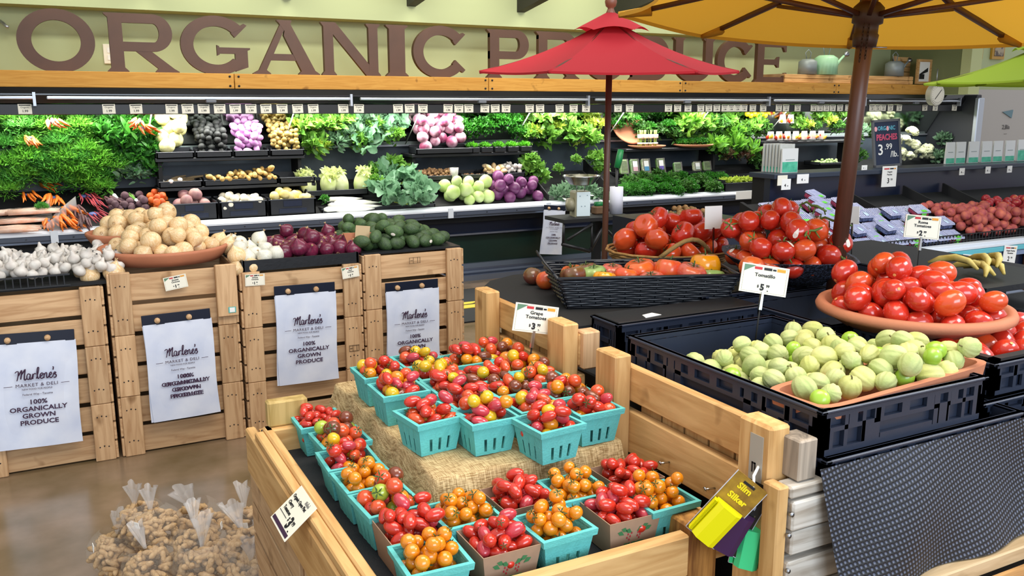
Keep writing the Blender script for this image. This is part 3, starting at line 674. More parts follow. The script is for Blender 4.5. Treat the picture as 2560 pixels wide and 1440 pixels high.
# ---- price cards on the crates ----
M_red = mat('print_red', '#C22B34', .6); M_org = mat('print_orange', '#E39A2E', .6); M_grn = mat('print_green', '#5E8468', .6)
def price_card(w, h, lines, price, label, name='price_card', cat='price sign', pole=None, thick=.0015, blank=False, cents='99'):
    t = T(name, label, cat)
    P('card', MB().box((-w/2, -thick, 0), (w/2, thick, h)), M_cream if not blank else M_white, t)
    if not blank:
        P('inner_border', MB().box((-w*.46, -thick-.0005, h*.05), (w*.46, -thick-.0002, h*.055)).box((-w*.46, -thick-.0005, h*.95), (w*.46, -thick-.0002, h*.955)).box((-w*.46, -thick-.0005, h*.05), (-w*.457, -thick-.0002, h*.95)).box((w*.457, -thick-.0005, h*.05), (w*.46, -thick-.0002, h*.95)), M_stem, t)
        P('corner_print', MB().prism([(-w*.46, h*.95), (-w*.22, h*.95), (-w*.46, h*.72)], 'y', -thick-.0008, -thick-.0003), M_grn, t)
        P('red_print', MB().box((-w*.24, -thick-.001, h*.83), (-w*.08, -thick-.0004, h*.92)), M_red, t)
        P('dark_print', MB().box((-w*.04, -thick-.001, h*.83), (w*.13, -thick-.0004, h*.92)).box((w*.15, -thick-.001, h*.84), (w*.22, -thick-.0004, h*.90)), M_ink, t)
        P('orange_print', MB().box((w*.24, -thick-.001, h*.83), (w*.42, -thick-.0004, h*.93)), M_org, t)
        tx = MB(); y = -thick-.0006; n = len(lines)
        for i, l in enumerate(lines): text_into(tx, l, h*.17, 0, h*(.70-.155*i) if n > 1 else h*.64, y, bold=.02, sx=1.15)
        text_into(tx, price, h*.30, -w*.03, h*.22, y, bold=.05); text_into(tx, '$', h*.13, -w*.12, h*.25, y, bold=.02); text_into(tx, cents, h*.13, w*.09, h*.28, y, bold=.03); text_into(tx, 'lb.', h*.07, w*.10, h*.12, y)
        P('lettering', tx, M_ink, t)
    if pole:
        P('clip', MB().prism([(-.004, -.040), (.004, -.040), (.003, .005), (-.003, .005)], 'y', -thick-.003, thick+.003), M_chrome, t)
        P('rod', MB().tube([(0, 0, -.02), (.002, 0, -pole)], .0022, 6), M_blackmat, t)
    return t
def put_card(t, px, py, Y, ry=0, rz=0, rx=0):
    p = ay(px, py, Y); t.location = p; t.rotation_euler = (rx, ry, rz); return t
put_card(price_card(.10, .062, ['Sweet', 'Onions'], '1', 'small price card taped to the top slat below the yellow onion saucer'), 443, 722, 4.235, -.14)
put_card(price_card(.092, .056, ['White', 'Onions'], '1', 'small price card on the crate below the white onions'), 638, 714, 4.235, .02)
put_card(price_card(.088, .056, ['Red', 'Onions'], '1', 'small price card on the crate below the red onions beside the avocado crate'), 878, 694, 4.228, -.10)
# avocado card on a rod, tan back side
t = price_card(.075, .062, [], '', 'tan blank price card on a rod stuck among the avocados', blank=True, pole=.12)
put_card(t, 905, 594, 4.38, .12, -.1)
for c in t.children:
    if c.name.startswith('card'): c.data.materials[0] = mat('tan_card', '#C9AE86', .7)
# ================= GOODS ON THE LEFT CRATES =================
def rectin(x0, x1, y0, y1):
    def f(rng, r): return rng.uniform(x0+r, max(x1-r, x0+r+.001)), rng.uniform(y0+r, max(y1-r, y0+r+.001))
    return f
def ellin(cx, cy, rx, ry):
    def f(rng, r):
        a = rng.uniform(0, 2*PI); q = math.sqrt(rng.uniform(0, 1)); return cx+(rx-r)*q*math.cos(a), cy+(ry-r)*q*math.sin(a)
    return f
flat = lambda z: (lambda x, y: z)
cone = lambda cx, cy, k: (lambda x, y: k*math.hypot(x-cx, y-cy))
rg = np.random.RandomState(3)
tr = T('black_tray', 'black rimmed wire tray holding the garlic on the crates', 'tray', (-.12, 4.5, .82))
P('tray_floor', MB().box((-.5, 4.27, .82), (.2, 4.78, .835)), M_blackmat, tr, True)
wr = MB().box((-.5, 4.255, .875), (.03, 4.265, .882)).box((-.5, 4.255, .828), (.03, 4.265, .835))
for k in range(19): wr.box((-.5+k*.028, 4.257, .83), (-.4955+k*.028, 4.263, .88))
P('wire_rim', wr, M_black, tr, True)
for (x, y, z, r) in pack(135, .0245, rectin(-.45, .27, 4.265, 4.80), lambda x, y: .855+.035*min(1, (y-4.26)/.5), rg, K=8):
    place('garlic_bulb', 'garlic', (x, y, z), 'white garlic bulb in the bed spread over the leftmost crates', 'garlic in the bed', 'garlic', rr(.92, 1.12), (rr(-.9, .9), rr(-.9, .9), rr(0, 6)))
# black table behind carrying the bowls
tb = T('black_platform', 'low black platform behind the crates carrying the onion bowls', 'platform', (.9, 4.9, 0))
P('platform_top', MB().box((-.5, 4.645, .80), (1.95, 5.1, .83)), M_blackmat, tb, True)
P('platform_leg', MB().box((-.45, 4.7, 0), (-.40, 4.75, .80)).box((1.85, 4.7, 0), (1.9, 4.75, .80)).box((-.45, 5.0, 0), (-.40, 5.05, .80)).box((1.85, 5.0, 0), (1.9, 5.05, .80)), M_blackmat, tb, True)
P('platform_skirt', MB().box((-.5, 4.66, 0), (1.93, 4.67, .8)), M_blackmat, tb, True)
def bowl(name, c, R, rb, h, label, rimt=.014, sx=1, sy=1, rot=None, cat='bowl', m=None):
    prof = [(0, 0), (rb, 0), (rb+(R-rb)*.55, h*.45), (R, h), (R, h+.012), (R-rimt, h+.014), (R-rimt-.004, h), (rb+(R-rb)*.5-rimt, h*.45), (rb-.01, .014), (0, .014)]
    return S(name, MB().lathe(prof, 48, sx=sx, sy=sy), m or M_terra, label, cat, loc=c)
c1 = az(325, 590, 1.0); BC = (.335, 4.905, .832)
bowl('terracotta_bowl', BC, .215, .12, .125, 'deep round terracotta bowl of yellow onions behind the saucer')
c2 = az(432, 640, .93); SCN = (c2.x, 4.56, .868)
bowl('terracotta_saucer', SCN, .30, .26, .055, 'wide shallow terracotta saucer of yellow onions on top of the onion crates', rimt=.012)
rg = np.random.RandomState(11)
for (x, y, z, r) in pack(28, .041, ellin(BC[0], BC[1], .19, .19), flat(.87), rg, cone(BC[0], BC[1], .5)):
    place('yellow_onion', 'onion_yellow', (x, y, z), 'yellow onion piled in the deep round terracotta bowl', 'onions in the deep bowl', 'onion', rr(.8, 1.02))
pl_ = pack(46, .040, ellin(SCN[0], SCN[1], .27, .27), flat(.885), rg, cone(SCN[0]+.02, SCN[1]+.02, .62))
for (x, y, z, r) in pl_:
    place('yellow_onion', 'onion_yellow', (x, y, z), 'yellow onion heaped in the wide shallow terracotta saucer', 'onions in the wide saucer', 'onion', rr(.78, 1.05))
for (px, py, Y, s) in ((225, 690, 4.33, .95), (285, 682, 4.32, 1.05), (205, 680, 4.42, .8), (275, 655, 4.45, .85), (240, 660, 4.5, .8)):
    p = ay(px, py, Y); place('yellow_onion', 'onion_yellow', p, 'pale yellow onion fallen beside the garlic bed left of the saucer', 'onions beside the garlic', 'onion', s, (rr(-.4, .4), rr(-.4, .4), 0))
bx = T('black_tray', 'black shallow tray holding the white and red onions', 'tray', (1.0, 4.55, .82))
P('tray_body', MB().box((.77, 4.27, .822), (1.34, 4.95, .835)).box((.77, 4.26, .822), (1.34, 4.272, .875)).box((.765, 4.26, .822), (.777, 4.95, .875)).box((1.33, 4.26, .822), (1.342, 4.95, .875)), M_black, bx, True)
for (x, y, z, r) in pack(14, .040, rectin(.73, 1.0, 4.26, 4.72), flat(.84), rg, lambda x, y: .15*abs(x-.86)):
    place('white_onion', 'onion_white', (x, y, z), 'white onion in the cluster between the saucer and the red onions', 'white onions', 'onion', rr(.88, 1.12), (rr(-.8, .8), rr(-.8, .8), 0))
for (px, py, Y, s) in ((592, 640, 4.34, 1.0), (630, 668, 4.30, 1.0), (590, 672, 4.28, .8), (572, 615, 4.5, 1.0), (548, 603, 4.62, 1.0)):
    p = ay(px, py, Y); place('yellow_onion', 'onion_yellow', p, 'yellow onion resting at the edge between the saucer and the white onions', 'onions at the saucer edge', 'onion', s, (rr(-.5, .5), rr(-.5, .5), 0))
for (x, y, z, r) in pack(28, .041, rectin(.95, 1.40, 4.29, 4.80), flat(.84), rg, lambda x, y: .10*abs(x-1.17)-.05*y):
    place('red_onion', 'onion_red', (x, y, z), 'dark red onion in the black tray next to the avocados', 'red onions', 'onion', rr(.88, 1.12), (rr(-1, 1), rr(-1, 1), 0))
for (px, py, Y) in ((995, 600, 0),): pass
S('terracotta_shard', MB().prism([(1.33, .90), (1.45, .87), (1.46, .95), (1.31, .955)], 'y', 4.40, 4.42), M_terra, 'orange terracotta pot rim showing between the red onions and the avocados', 'pot')
for (x, y, z, r) in pack(72, .036, rectin(1.34, 1.93, 4.275, 4.86), lambda x, y: .86, rg, lambda x, y: .22*abs(x-1.58)-.08*y, K=12):
    place('avocado', 'avocado', (x, y, z), 'dark green avocado piled on the rightmost crate stack', 'avocados', 'avocado', rr(.92, 1.08), (PI/2+rr(-.5, .5), rr(-.4, .4), rr(0, 6)))
S('produce_tray', MB().box((1.36, 4.27, .855), (1.91, 4.9, .866)), M_black, 'black tray beneath the avocados on the rightmost crate stack', 'tray')
# ================= PINT BASKETS =================
def basket_mesh(top=.112, bot=.088, h=.078, teal=True):
    mb = MB(); us = [0, .24, .30, .47, .53, .70, .76, 1] if teal else [0, .5, 1]; vs_ = [0, .10, .48, .86, 1] if teal else [0, .5, 1]
    for lay, off in ((0, 0), (1, -.0018)):
        for side in range(4):
            ang = side*PI/2; ca, sa = math.cos(ang), math.sin(ang); b = len(mb.v); V = []
            for v in vs_:
                hw = (bot+(top-bot)*v)/2+off
                for i, u in enumerate(us):
                    cr = .0012 if (teal and i % 2 == 0 and 0 < i < len(us)-1 and v < .8) else 0
                    x = (u*2-1)*hw; y = -hw-cr; V.append((x*ca-y*sa, x*sa+y*ca, v*h))
            n = len(us); Fs = []
            for j in range(len(vs_)-1):
                for i in range(n-1):
                    if teal and j == 1 and i % 2 == 1: continue
                    Fs.append((j*n+i, j*n+i+1, (j+1)*n+i+1, (j+1)*n+i))
            mb.add(V, Fs)
    hb = bot/2
    mb.box((-hb, -hb, 0), (hb, hb, .003))
    R = top/2
    if teal:   # folded rim band
        for side in range(4):
            ang = side*PI/2; ca, sa = math.cos(ang), math.sin(ang); V = []
            for (d, z) in ((-.001, h-.014), (.0035, h-.012), (.005, h+.001), (-.003, h+.0015), (-.0035, h-.004)):
                for x in (-1, 1):
                    xx = x*(R+d); yy = -(R+d); V.append((xx*ca-yy*sa, xx*sa+yy*ca, z))
            mb.add(V, [(2*k, 2*k+1, 2*k+3, 2*k+2) for k in range(4)])
    else:
        for side in range(4):
            ang = side*PI/2; ca, sa = math.cos(ang), math.sin(ang)
            V = [(x*(R+d), -(R+d), h) for d in (0, -.0018) for x in (-1, 1)]
            mb.add([(x*ca-y*sa, x*sa+y*ca, z) for x, y, z in V], [(0, 1, 3, 2)])
    return mb
def mesh_nonorm(mb, name, m):
    me = bpy.data.meshes.new(name); me.from_pydata(mb.v, [], mb.f); me.materials.append(m); me.update(); return me
TEALB = mesh_nonorm(basket_mesh(), 'basket_body', M_teal); CARDB = mesh_nonorm(basket_mesh(.118, .098, .074, False), 'box_body', M_card)
# berry print on the cardboard boxes
lg = MB(); y = -.0555
for sx in (-1, 1):
    for k, (a, b_) in enumerate(((.012, .052), (.022, .056), (.03, .050))):
        lg.prism([(sx*(a-.006), b_-.006), (sx*a, b_+.004), (sx*(a+.009), b_+.002), (sx*(a+.004), b_-.005)], 'y', y-.0004, y)
CL1 = None
rd = MB()
for (a, b_) in ((-.014, .043), (-.009, .038), (-.016, .036), (-.006, .045), (.009, .043), (.014, .038), (.008, .036), (.015, .045), (-.011, .031), (.012, .031)): rd.prism([(a-.0012, b_-.002), (a+.0012, b_-.002), (a+.0015, b_+.001), (a, b_+.003), (a-.0015, b_+.001)], 'y', y-.0004, y)
tx_ = MB(); text_into(tx_, 'DURST', .0115, 0, .019, y, bold=.05, sx=1.2); text_into(tx_, 'ORGANIC', .0045, 0, .0105, y, bold=.02)
def tilt(mb):    # follow the tapered wall
    mb.v = [(x, yv+(.074-z)*.135-.0042, z) for (x, yv, z) in mb.v]; return mb
M_lg = mat('leaf_print', '#3F7A4A', .7); M_rg = mat('berry_print', '#B5303A', .7)
LEAFP = tilt(lg).mesh('leaf_print', M_lg); BERP = tilt(rd).mesh('berry_print', M_rg); TXP = tilt(tx_).mesh('lettering', M_lg)
def basket(kind, cx, cyy, z, rz, label):
    t = T('pint_basket' if kind == 'teal' else 'cardboard_box', label, 'basket' if kind == 'teal' else 'box', (cx, cyy, z), rz)
    if kind == 'teal': P('basket_body', TEALB, None, t)
    else:
        P('box_body', CARDB, None, t); P('leaf_print', LEAFP, None, t); P('berry_print', BERP, None, t); P('lettering', TXP, None, t)
    return t
def fill(cx, cyy, z, top, keys, n, desc, nm, grp, calp=.45, r0=.0135, heap=.06, s0=.95, s1=1.12, h=.078, rz=0, rng=None, zf=.036):
    rng = rng or np.random.RandomState(int(cx*977+cyy*3571) % 100000)
    hw = top/2-.003; ca, sa = math.cos(rz), math.sin(rz)
    def ins(rg_, r):
        x = rg_.uniform(-hw+r, hw-r); y = rg_.uniform(-hw+r, hw-r); return cx+x*ca-y*sa, cyy+x*sa+y*ca
    for (x, y, zz, r) in pack(n, r0, ins, flat(z+zf), rng, cone(cx, cyy, heap), K=10):
        k = keys[rng.randint(len(keys))]; el = k.startswith('grape')
        rot = (rng.uniform(.9, 2.2), rng.uniform(-.5, .5), rng.uniform(0, 6.28)) if el else (rng.uniform(-1.3, 1.3), rng.uniform(-1.3, 1.3), rng.uniform(0, 6))
        up = zz > z+h-.012
        nm2 = nm if nm != 'mixed_tomato' else ('mixed_grape_tomato' if el else 'small_round_tomato')  # grape-shaped and round tomatoes of one mix, named by shape
        place(nm2, k, (x, y, zz), desc, grp, 'tomato', rng.uniform(s0, s1), rot, cal=(up and rng.rand() < calp))
ZT = .74; ZR = .845
ORANGE = ['cherry_orange']*5; REDG = ['grape_red']*3+['grape_pink']
MIX = ['cherry_scarlet', 'cherry_red', 'grape_red', 'grape_pink', 'grape_scarlet', 'cherry_orange', 'cherry_yellow', 'grape_yellow', 'cherry_brown', 'grape_red', 'cherry_red', 'grape_brown', 'cherry_orange', 'cherry_scarlet', 'cherry_yellow']
MIXR = ['grape_red', 'grape_pink', 'grape_red', 'grape_scarlet', 'grape_red', 'cherry_scarlet', 'cherry_orange', 'cherry_yellow', 'grape_brown', 'grape_pink']
# near rim corner pixel (photo), kind, contents, words
BK = [('teal', (756, 1075), 'rt', 'red grape', 'at the far left corner of the tray'),
      ('teal', (809, 1124), 'mixbig', 'mixed heirloom', 'second from the far left corner along the left rail'),
      ('teal', (827, 1180), 'mixred', 'mixed red', 'third along the left rail, beside the long edge of the burlap'),
      ('teal', (870, 1235), 'or', 'orange cherry', 'fourth along the left rail, left of the burlap corner'),
      ('teal', (922, 1296), 'mixbig', 'dark red and orange', 'fifth along the left rail, behind the left cardboard box'),
      ('card', (979, 1366), 'rg', 'red grape', 'near the left rail, behind the frontmost orange basket'),
      ('teal', (1030, 1446), 'or', 'orange cherry', 'at the front left corner of the tray'),
      ('teal', (1119, 1326), 'or', 'orange cherry', 'touching the burlap corner, behind the front cardboard box'),
      ('card', (1208, 1400), 'rg', 'red grape', 'front row box left of the front teal basket, print facing out'),
      ('card', (1263, 1282), 'rg', 'red grape', 'back row cardboard box against the middle of the burlap front'),
      ('teal', (1357, 1358), 'or', 'orange cherry', 'front row teal basket between the two printed cardboard boxes'),
      ('teal', (1414, 1259), 'or', 'orange cherry', 'back row teal basket between the two back cardboard boxes'),
      ('card', (1527, 1316), 'rg', 'red grape', 'printed cardboard box next to the front right post'),
      ('card', (1549, 1222), 'rt', 'small red grape', 'cardboard box in the back right corner below the crate wall'),
      ('teal', (1632, 1284), 'or', 'orange cherry', 'rightmost basket under the crate wall')]
for i, (kd, px, ct, nm_, lab) in enumerate(BK):
    top = .112 if kd == 'teal' else .118; h = .078 if kd == 'teal' else .074
    p = az(px[0], px[1], ZT+h); cx = p.x+top/2; cyy = p.y+top/2; rz = (0, .03, -.03, .02, .05, 0, -.04, .03, 0, .02, .04, -.03, -.02, .03, .02)[i]
    basket(kd, cx, cyy, ZT+.002, rz, ('teal pulp pint basket ' if kd == 'teal' else 'brown open cardboard pint box ')+lab+', holding %s tomatoes' % nm_ if len(lab) < 42 else ('teal pint basket ' if kd == 'teal' else 'brown cardboard pint box ')+lab)
    D = {'or': (ORANGE, 27, .0142, 'orange cherry tomato', 'cherry_tomato', .8), 'rg': (REDG, 31, .0138, 'glossy red grape tomato', 'grape_tomato', .25), 'rt': (['grape_red', 'grape_red', 'cherry_red'], 38, .0125, 'small red grape tomato', 'grape_tomato', .2),
         'mixbig': (['cherry_scarlet', 'cherry_brown', 'cherry_orange', 'cherry_scarlet', 'cherry_brown', 'grape_pink', 'cherry_red', 'cherry_scarlet', 'cherry_lime'], 20, .0165, 'large mixed heirloom cherry tomato', 'heirloom_cherry_tomato', .5), 'mixred': (['grape_red', 'cherry_red', 'cherry_orange', 'grape_pink', 'cherry_yellow', 'grape_scarlet'], 28, .0145, 'mixed red and yellow small tomato', 'cherry_tomato', .3)}[ct]
    sc_ = {'or': .98, 'rg': 1.12, 'rt': .98, 'mixbig': 1.22, 'mixred': 1.05}[ct]
    where = ('in the '+('teal basket ' if kd == 'teal' else 'cardboard box ')+lab.split(',')[0]).replace('teal basket front row teal', 'front row teal').replace('cardboard box front row cardboard', 'front row cardboard').replace('teal basket back row teal', 'back row teal').replace('cardboard box back row cardboard', 'back row cardboard').replace('cardboard box printed cardboard', 'printed cardboard').replace('cardboard box cardboard', 'cardboard').replace('teal basket rightmost', 'rightmost').replace('teal basket second', 'teal basket, the second').replace('teal basket third', 'teal basket, the third').replace('teal basket fourth', 'teal basket, the fourth').replace('teal basket fifth', 'teal basket, the fifth')
    lb = ' '.join((D[3]+' '+where).split()[:16])
    fill(cx, cyy, ZT, top, D[0], D[1], lb, D[4], 'tomatoes of pint %s' % lab.split(',')[0], D[5], D[2], s0=sc_*.93, s1=sc_*1.07, h=h, rz=rz, heap=.06)
# riser baskets
p3 = az(1036, 1066, ZR+.078); stepx = .121; 
RB = []
RB.append((az(914, 950, .923), 0, 'far back left corner of the burlap'))
RB.append((az(961, 996, .923), 0, 'left edge of the burlap, between corner and front row'))
RB.append((p3, .12, 'left of the three front baskets on the burlap'))
RB.append((az(1181, 1066, .923), .02, 'middle of the three front baskets on the burlap'))
RB.append((az(1345, 1086, .923), .10, 'right of the three front baskets on the burlap'))
RB.append((az(1451, 1043, .923), .02, 'right end of the burlap, against the crate post'))
rows = []
for j, nm_ in enumerate(('second row', 'third row', 'fourth row', 'back row')):
    for i, (xx, yy) in enumerate((((.768, 1.742), (.886, 1.655), (1.0, 1.70)), ((.772, 1.862), (.888, 1.778), (1.0, 1.82)), ((.776, 1.983), (.892, 1.90), (1.0, 1.94)), ((.78, 2.105), (.90, 2.05), (1.005, 2.06)))[j]):
        rows.append((Vector((xx, yy, 0)), (0, .02, -.02)[i], '%s on the burlap, %s' % (nm_, ('left one', 'middle one', 'right one')[i])))
RB += rows
for i, (p, rz, lab) in enumerate(RB):
    cx = p.x+.056; cyy = p.y+.056
    basket('teal', cx, cyy, ZR+.002, rz, 'teal pint basket of mixed tomatoes, '+lab)
    ks = MIXR if i in (1, 2, 3, 4, 6, 7) else MIX
    fill(cx, cyy, ZR, .112, ks, 20, 'mixed small tomato in the basket at the '+lab.split(',')[0] if i < 2 else 'mixed small tomato in the basket, '+lab, 'mixed_tomato', 'mixed tomatoes, '+lab, .3, .0150, s0=1.06, s1=1.25, heap=.05, rz=rz, zf=.043)
# ================= WOODEN TRAY =================
t = T('wooden_tray', 'large pine display tray holding the pint baskets', 'tray', (.8, 1.7, .70))
XL, XR_, YF, YB = .438, 1.115, 1.262, 2.16
P('tray_floor', MB().box((XL, YF-.02, .715), (XR_+.02, 2.34, .735)), pine('x'), t, True)
P('side_rail', MB().box((XL-.045, YF-.1, .775), (XL-.022, YB, .795), ch=.003).box((XL-.022, YF-.1, .715), (XL, YB+.02, .80), ch=.004), pine('y'), t, True)
P('side_board', MB().box((XL-.05, YF-.1, .655), (XL-.024, YB+.1, .775), ch=.004), pine('y'), t, True)
P('front_rail', MB().box((XL-.02, YF-.03, .70), (1.03, YF, .788), ch=.004), pine('x'), t, True)
P('right_rail', MB().box((XR_, YF-.02, .735), (XR_+.022, 2.5, .782), ch=.003), pine('y'), t, True)
P('back_rail', MB().box((XL-.02, YB-.02, .735), (XL+.10, YB+.02, .800), ch=.004), pine('x'), t, True)
P('back_post', MB().box((XL-.01, YB-.005, .80), (XL+.092, YB+.03, .868), ch=.005), wood('pressure_wood_', '#C2A66B', '#A48A50', 'z'), t, True)
P('front_post', MB().box((1.03, YF-.03, .55), (1.10, YF+.055, .803), ch=.004), wood('split_post_', '#C08A48', '#6E4420', 'z'), t, True)
P('rubber_liner', MB().box((XL+.002, YF+.002, .735), (XR_-.002, 2.32, .7395)), mat('rubber_mesh', '#22262A', .85, bump=.6, bscale=300), t, True)
nl = MB()
for (px, py) in ((672, 1240),): pass
for k in range(2):
    slat_crate(.45, 1.32+.62*k, .36, .65, .58, .29, 'pine crate under the wooden tray, %s' % ('near one' if k == 0 else 'far one'), nail=False)
    slat_crate(.45, 1.32+.62*k, .06, .65, .58, .295, 'pine crate at the bottom of the tray stack, %s' % ('near one' if k == 0 else 'far one'), nail=False)
for k in range(2): S('crate_plinth', MB().box((.5, 1.35+.62*k, 0), (1.1, 1.85+.62*k, .06)).box((.5, 1.35+.62*k, .65), (1.1, 1.85+.62*k, .714)), crate_wood('x'), 'rough wooden blocking boards of the tray stand, %s' % ('near one' if k == 0 else 'far one'), 'plinth')
# burlap over the riser
M_bur = mat('burlap', '#C0A473', .95, col2='#B0946A', scale=300, bump=1.0, bscale=420)
A = az(872, 990, ZR); B = az(1108, 1192, ZR); C_ = az(1565, 1100, ZR); print('riser', A, B, C_)
rx0 = (A.x+B.x)/2-.005; ry0 = B.y; ry1 = 2.30; rx1 = 1.108
S('riser_box', MB().box((rx0+.02, ry0+.02, .74), (rx1-.005, ry1-.02, ZR-.004)), M_card, 'low box riser under the burlap cloth', 'riser')
bl = MB()
def bur(u, v):
    # u along x (with left drape), v along y (with front drape)
    dl = .085; df = .075; X = rx0-dl+u*(rx1-rx0+dl); Y = ry0-df+v*(ry1-ry0+df)
    ox = max(rx0-X, 0); oy = max(ry0-Y, 0); z = ZR+.001
    drop = math.hypot(ox, oy) if (ox > 0 and oy > 0) else max(ox, oy)
    zz = z-min(drop*1.25, .103); 
    if ox > 0: X = rx0-ox*.55
    if oy > 0: Y = ry0-oy*.62
    e = .016; 
    if drop < e and drop > 0: zz = z-drop*drop/e*.9
    zz += .0012*math.sin(X*60+Y*35)+.001*math.sin(Y*90); 
    if oy > 0: Y += .004*math.sin(X*42); 
    if ox > 0: X += .004*math.sin(Y*38)
    return (X, Y, zz)
me_ = bl.grid(bur, 80, 90); tb_ = T('burlap_cloth', 'tan burlap cloth draped over the riser inside the tray', 'cloth', (rx0, ry0, ZR)); P('weave', me_, M_bur, tb_, True)
# woven threads: crossed fine streaks in colour and height
nt = M_bur.node_tree; b_ = nt.nodes['Principled BSDF']; tc = nt.nodes.new('ShaderNodeTexCoord'); ths = []
for sc_ in ((900, 60, 60), (60, 900, 900)):
    mp_ = nt.nodes.new('ShaderNodeMapping'); mp_.inputs['Scale'].default_value = sc_; nt.links.new(tc.outputs['Object'], mp_.inputs[0])
    n_ = nt.nodes.new('ShaderNodeTexNoise'); n_.inputs['Scale'].default_value = .55; n_.inputs['Detail'].default_value = 1; nt.links.new(mp_.outputs[0], n_.inputs['Vector']); ths.append(n_)
ml = nt.nodes.new('ShaderNodeMath'); ml.operation = 'MULTIPLY'; nt.links.new(ths[0].outputs[0], ml.inputs[0]); nt.links.new(ths[1].outputs[0], ml.inputs[1])
rp_ = nt.nodes.new('ShaderNodeValToRGB'); rp_.color_ramp.elements[0].color = srgb('#8A6D42'); rp_.color_ramp.elements[1].color = srgb('#D2B888'); rp_.color_ramp.elements[0].position = .13; rp_.color_ramp.elements[1].position = .36
nt.links.new(ml.outputs[0], rp_.inputs[0]); nt.links.new(rp_.outputs[0], b_.inputs['Base Color'])
bpn = nt.nodes.new('ShaderNodeBump'); bpn.inputs['Strength'].default_value = .6; bpn.inputs['Distance'].default_value = .003; nt.links.new(ml.outputs[0], bpn.inputs['Height']); nt.links.new(bpn.outputs[0], b_.inputs['Normal'])
# ================= CRATE WALLS RIGHT OF THE TRAY =================
def crate_wall(ya, yb, x, top, label, strip=False, zb=.787):
    t = T('crate_wall', label, 'crate', (x, (ya+yb)/2, .7))
    for i, (a, b2) in enumerate(((ya, ya+.088), (yb-.088, yb))):
        if strip and i == 0:
            po = P('post', MB().box((x, a, .62), (x+.05, b2, top-.006), ch=.006), pine('z'), t, True)
            P('metal_plate', MB().box((x-.0015, a+.018, top-.19), (x+.001, a+.052, top-.03)), mat('grey_plate', '#AFA99B', .5), po, True)
            P('plate_mark', MB().box((x-.0025, a+.034, top-.11), (x, a+.037, top-.085)).box((x-.0025, a+.034, top-.088), (x, a+.044, top-.085)).box((x-.0025, a+.041, top-.105), (x, a+.044, top-.085)), M_ink, po, True)
        else: P('post', MB().box((x, a, .62), (x+.045, b2, top), ch=.004), pine('z'), t, True)
    zt = top-.03; h1 = .085
    P('top_board', MB().box((x+.045, ya+.0, zt-h1), (x+.067, yb, zt), ch=.003), pine('y'), t, True)
    P('lower_board', MB().box((x+.045, ya, zb), (x+.067, yb, zt-h1-.024), ch=.003), pine('y'), t, True)
    m = MB(); y = ya+.09
    while y < yb-.1: m.box((x+.07, y, zb), (x+.085, y+.075, zt-.02)); y += .082
    P('inner_slats', m, pine('z'), t, True)
    sc_ = MB()
    for k in range(2):
        yy = ya+(yb-ya)*(.33+.26*k); sc_.tube([(x+.046, yy, zb+.035), (x+.02, yy+.003, zb+.036)], .0022, 6).tube([(x+.021, yy+.003, zb+.036), (x+.019, yy+.003, zb+.036)], .0055, 8)
    P('screw_row', sc_, M_chrome if strip else M_ink, t, True)
    return t
crate_wall(1.873, 2.413, 1.125, 1.052, 'tall pine crate wall at the far right of the tray, behind the grape tomato sign')
crate_wall(1.125, 1.715, 1.118, 1.032, 'near pine crate wall right of the tray, with the metal strip on its post', strip=True)
S('crate_end_block', MB().box((1.175, 1.855, .93), (1.225, 1.90, 1.03), ch=.004), crate_wood('z'), 'short pine block between the two crate walls', 'block')
# pale weathered pallet boards at the near corner of the table
t = T('pallet_stack', 'pale weathered pallet boards stacked at the near corner of the black crate table', 'pallet', (1.2, 1.1, .5))
gw = grey_wood('x')
P('end_block', MB().box((1.15, 1.085, .93), (1.195, 1.14, 1.008), ch=.003), wood('stained_block_', '#B9A996', '#7C7266', 'z'), t, True)
zz = [(.905, .928), (.842, .900), (.792, .838), (.728, .782), (.655, .722), (.58, .65), (.5, .575), (.40, .495), (.30, .395)]
for i, (a, b2) in enumerate(zz):
    x0 = 1.126+.004*(i % 3); P('weathered_board', MB().box((x0, 1.075-.003*(i % 2), a), (1.30, 1.115, b2), ch=.004), gw, t, True)
P('side_post', MB().box((1.100, 1.080, .0), (1.126, 1.122, .93), ch=.003), pine('z'), t, True)
nn = MB()
for (px, py) in ((1983, 1289), (1976, 1342), (1974, 1430)):
    p = ay(px, py, 1.068); nn.tube([(p.x, 1.069, p.z), (p.x, 1.076, p.z)], .0042, 8)
P('nail_row', nn, M_steel, t, True)
# ================= SIGNS ON THE TRAY =================
def sign_at(t, px, py, z_or_y, mode='y', rot=(0, 0, 0)):
    p = ay(px, py, z_or_y) if mode == 'y' else az(px, py, z_or_y); t.location = p; t.rotation_euler = rot; return t
g = price_card(.125, .075, ['Grape', 'Tomatoes'], '3', 'white price sign reading Grape Tomatoes 3.99 on a clip rod', pole=.12)
sign_at(g, 1334, 832, 1.98, 'y', (-.12, .20, -.12))
g = price_card(.125, .075, [], '', 'x', pole=None); kill(g)
t = T('price_card', 'cream card reading Organic Open Pint Cherry Tomatoes leaning on the left tray rail', 'price sign', (0, 0, 0))
P('card', MB().box((-.06, -.001, 0), (.06, .001, .088)), M_cream, t)
tx = MB(); text_into(tx, 'Organic Open Pint', .0115, -.008, .066, -.0016, sx=1.0, bold=.01); text_into(tx, 'Cherry', .0115, -.032, .051, -.0016, bold=.01); text_into(tx, 'Tomatoes', .0115, -.025, .037, -.0016, bold=.01)
text_into(tx, '3', .034, .022, .026, -.0016, bold=.04); text_into(tx, '$', .012, .008, .03, -.0016); text_into(tx, '99', .013, .038, .032, -.0016); text_into(tx, 'ea.', .006, .042, .016, -.0016)
tx.box((-.055, -.0018, .026), (-.003, -.001, .027)); P('lettering', tx, M_ink, t)
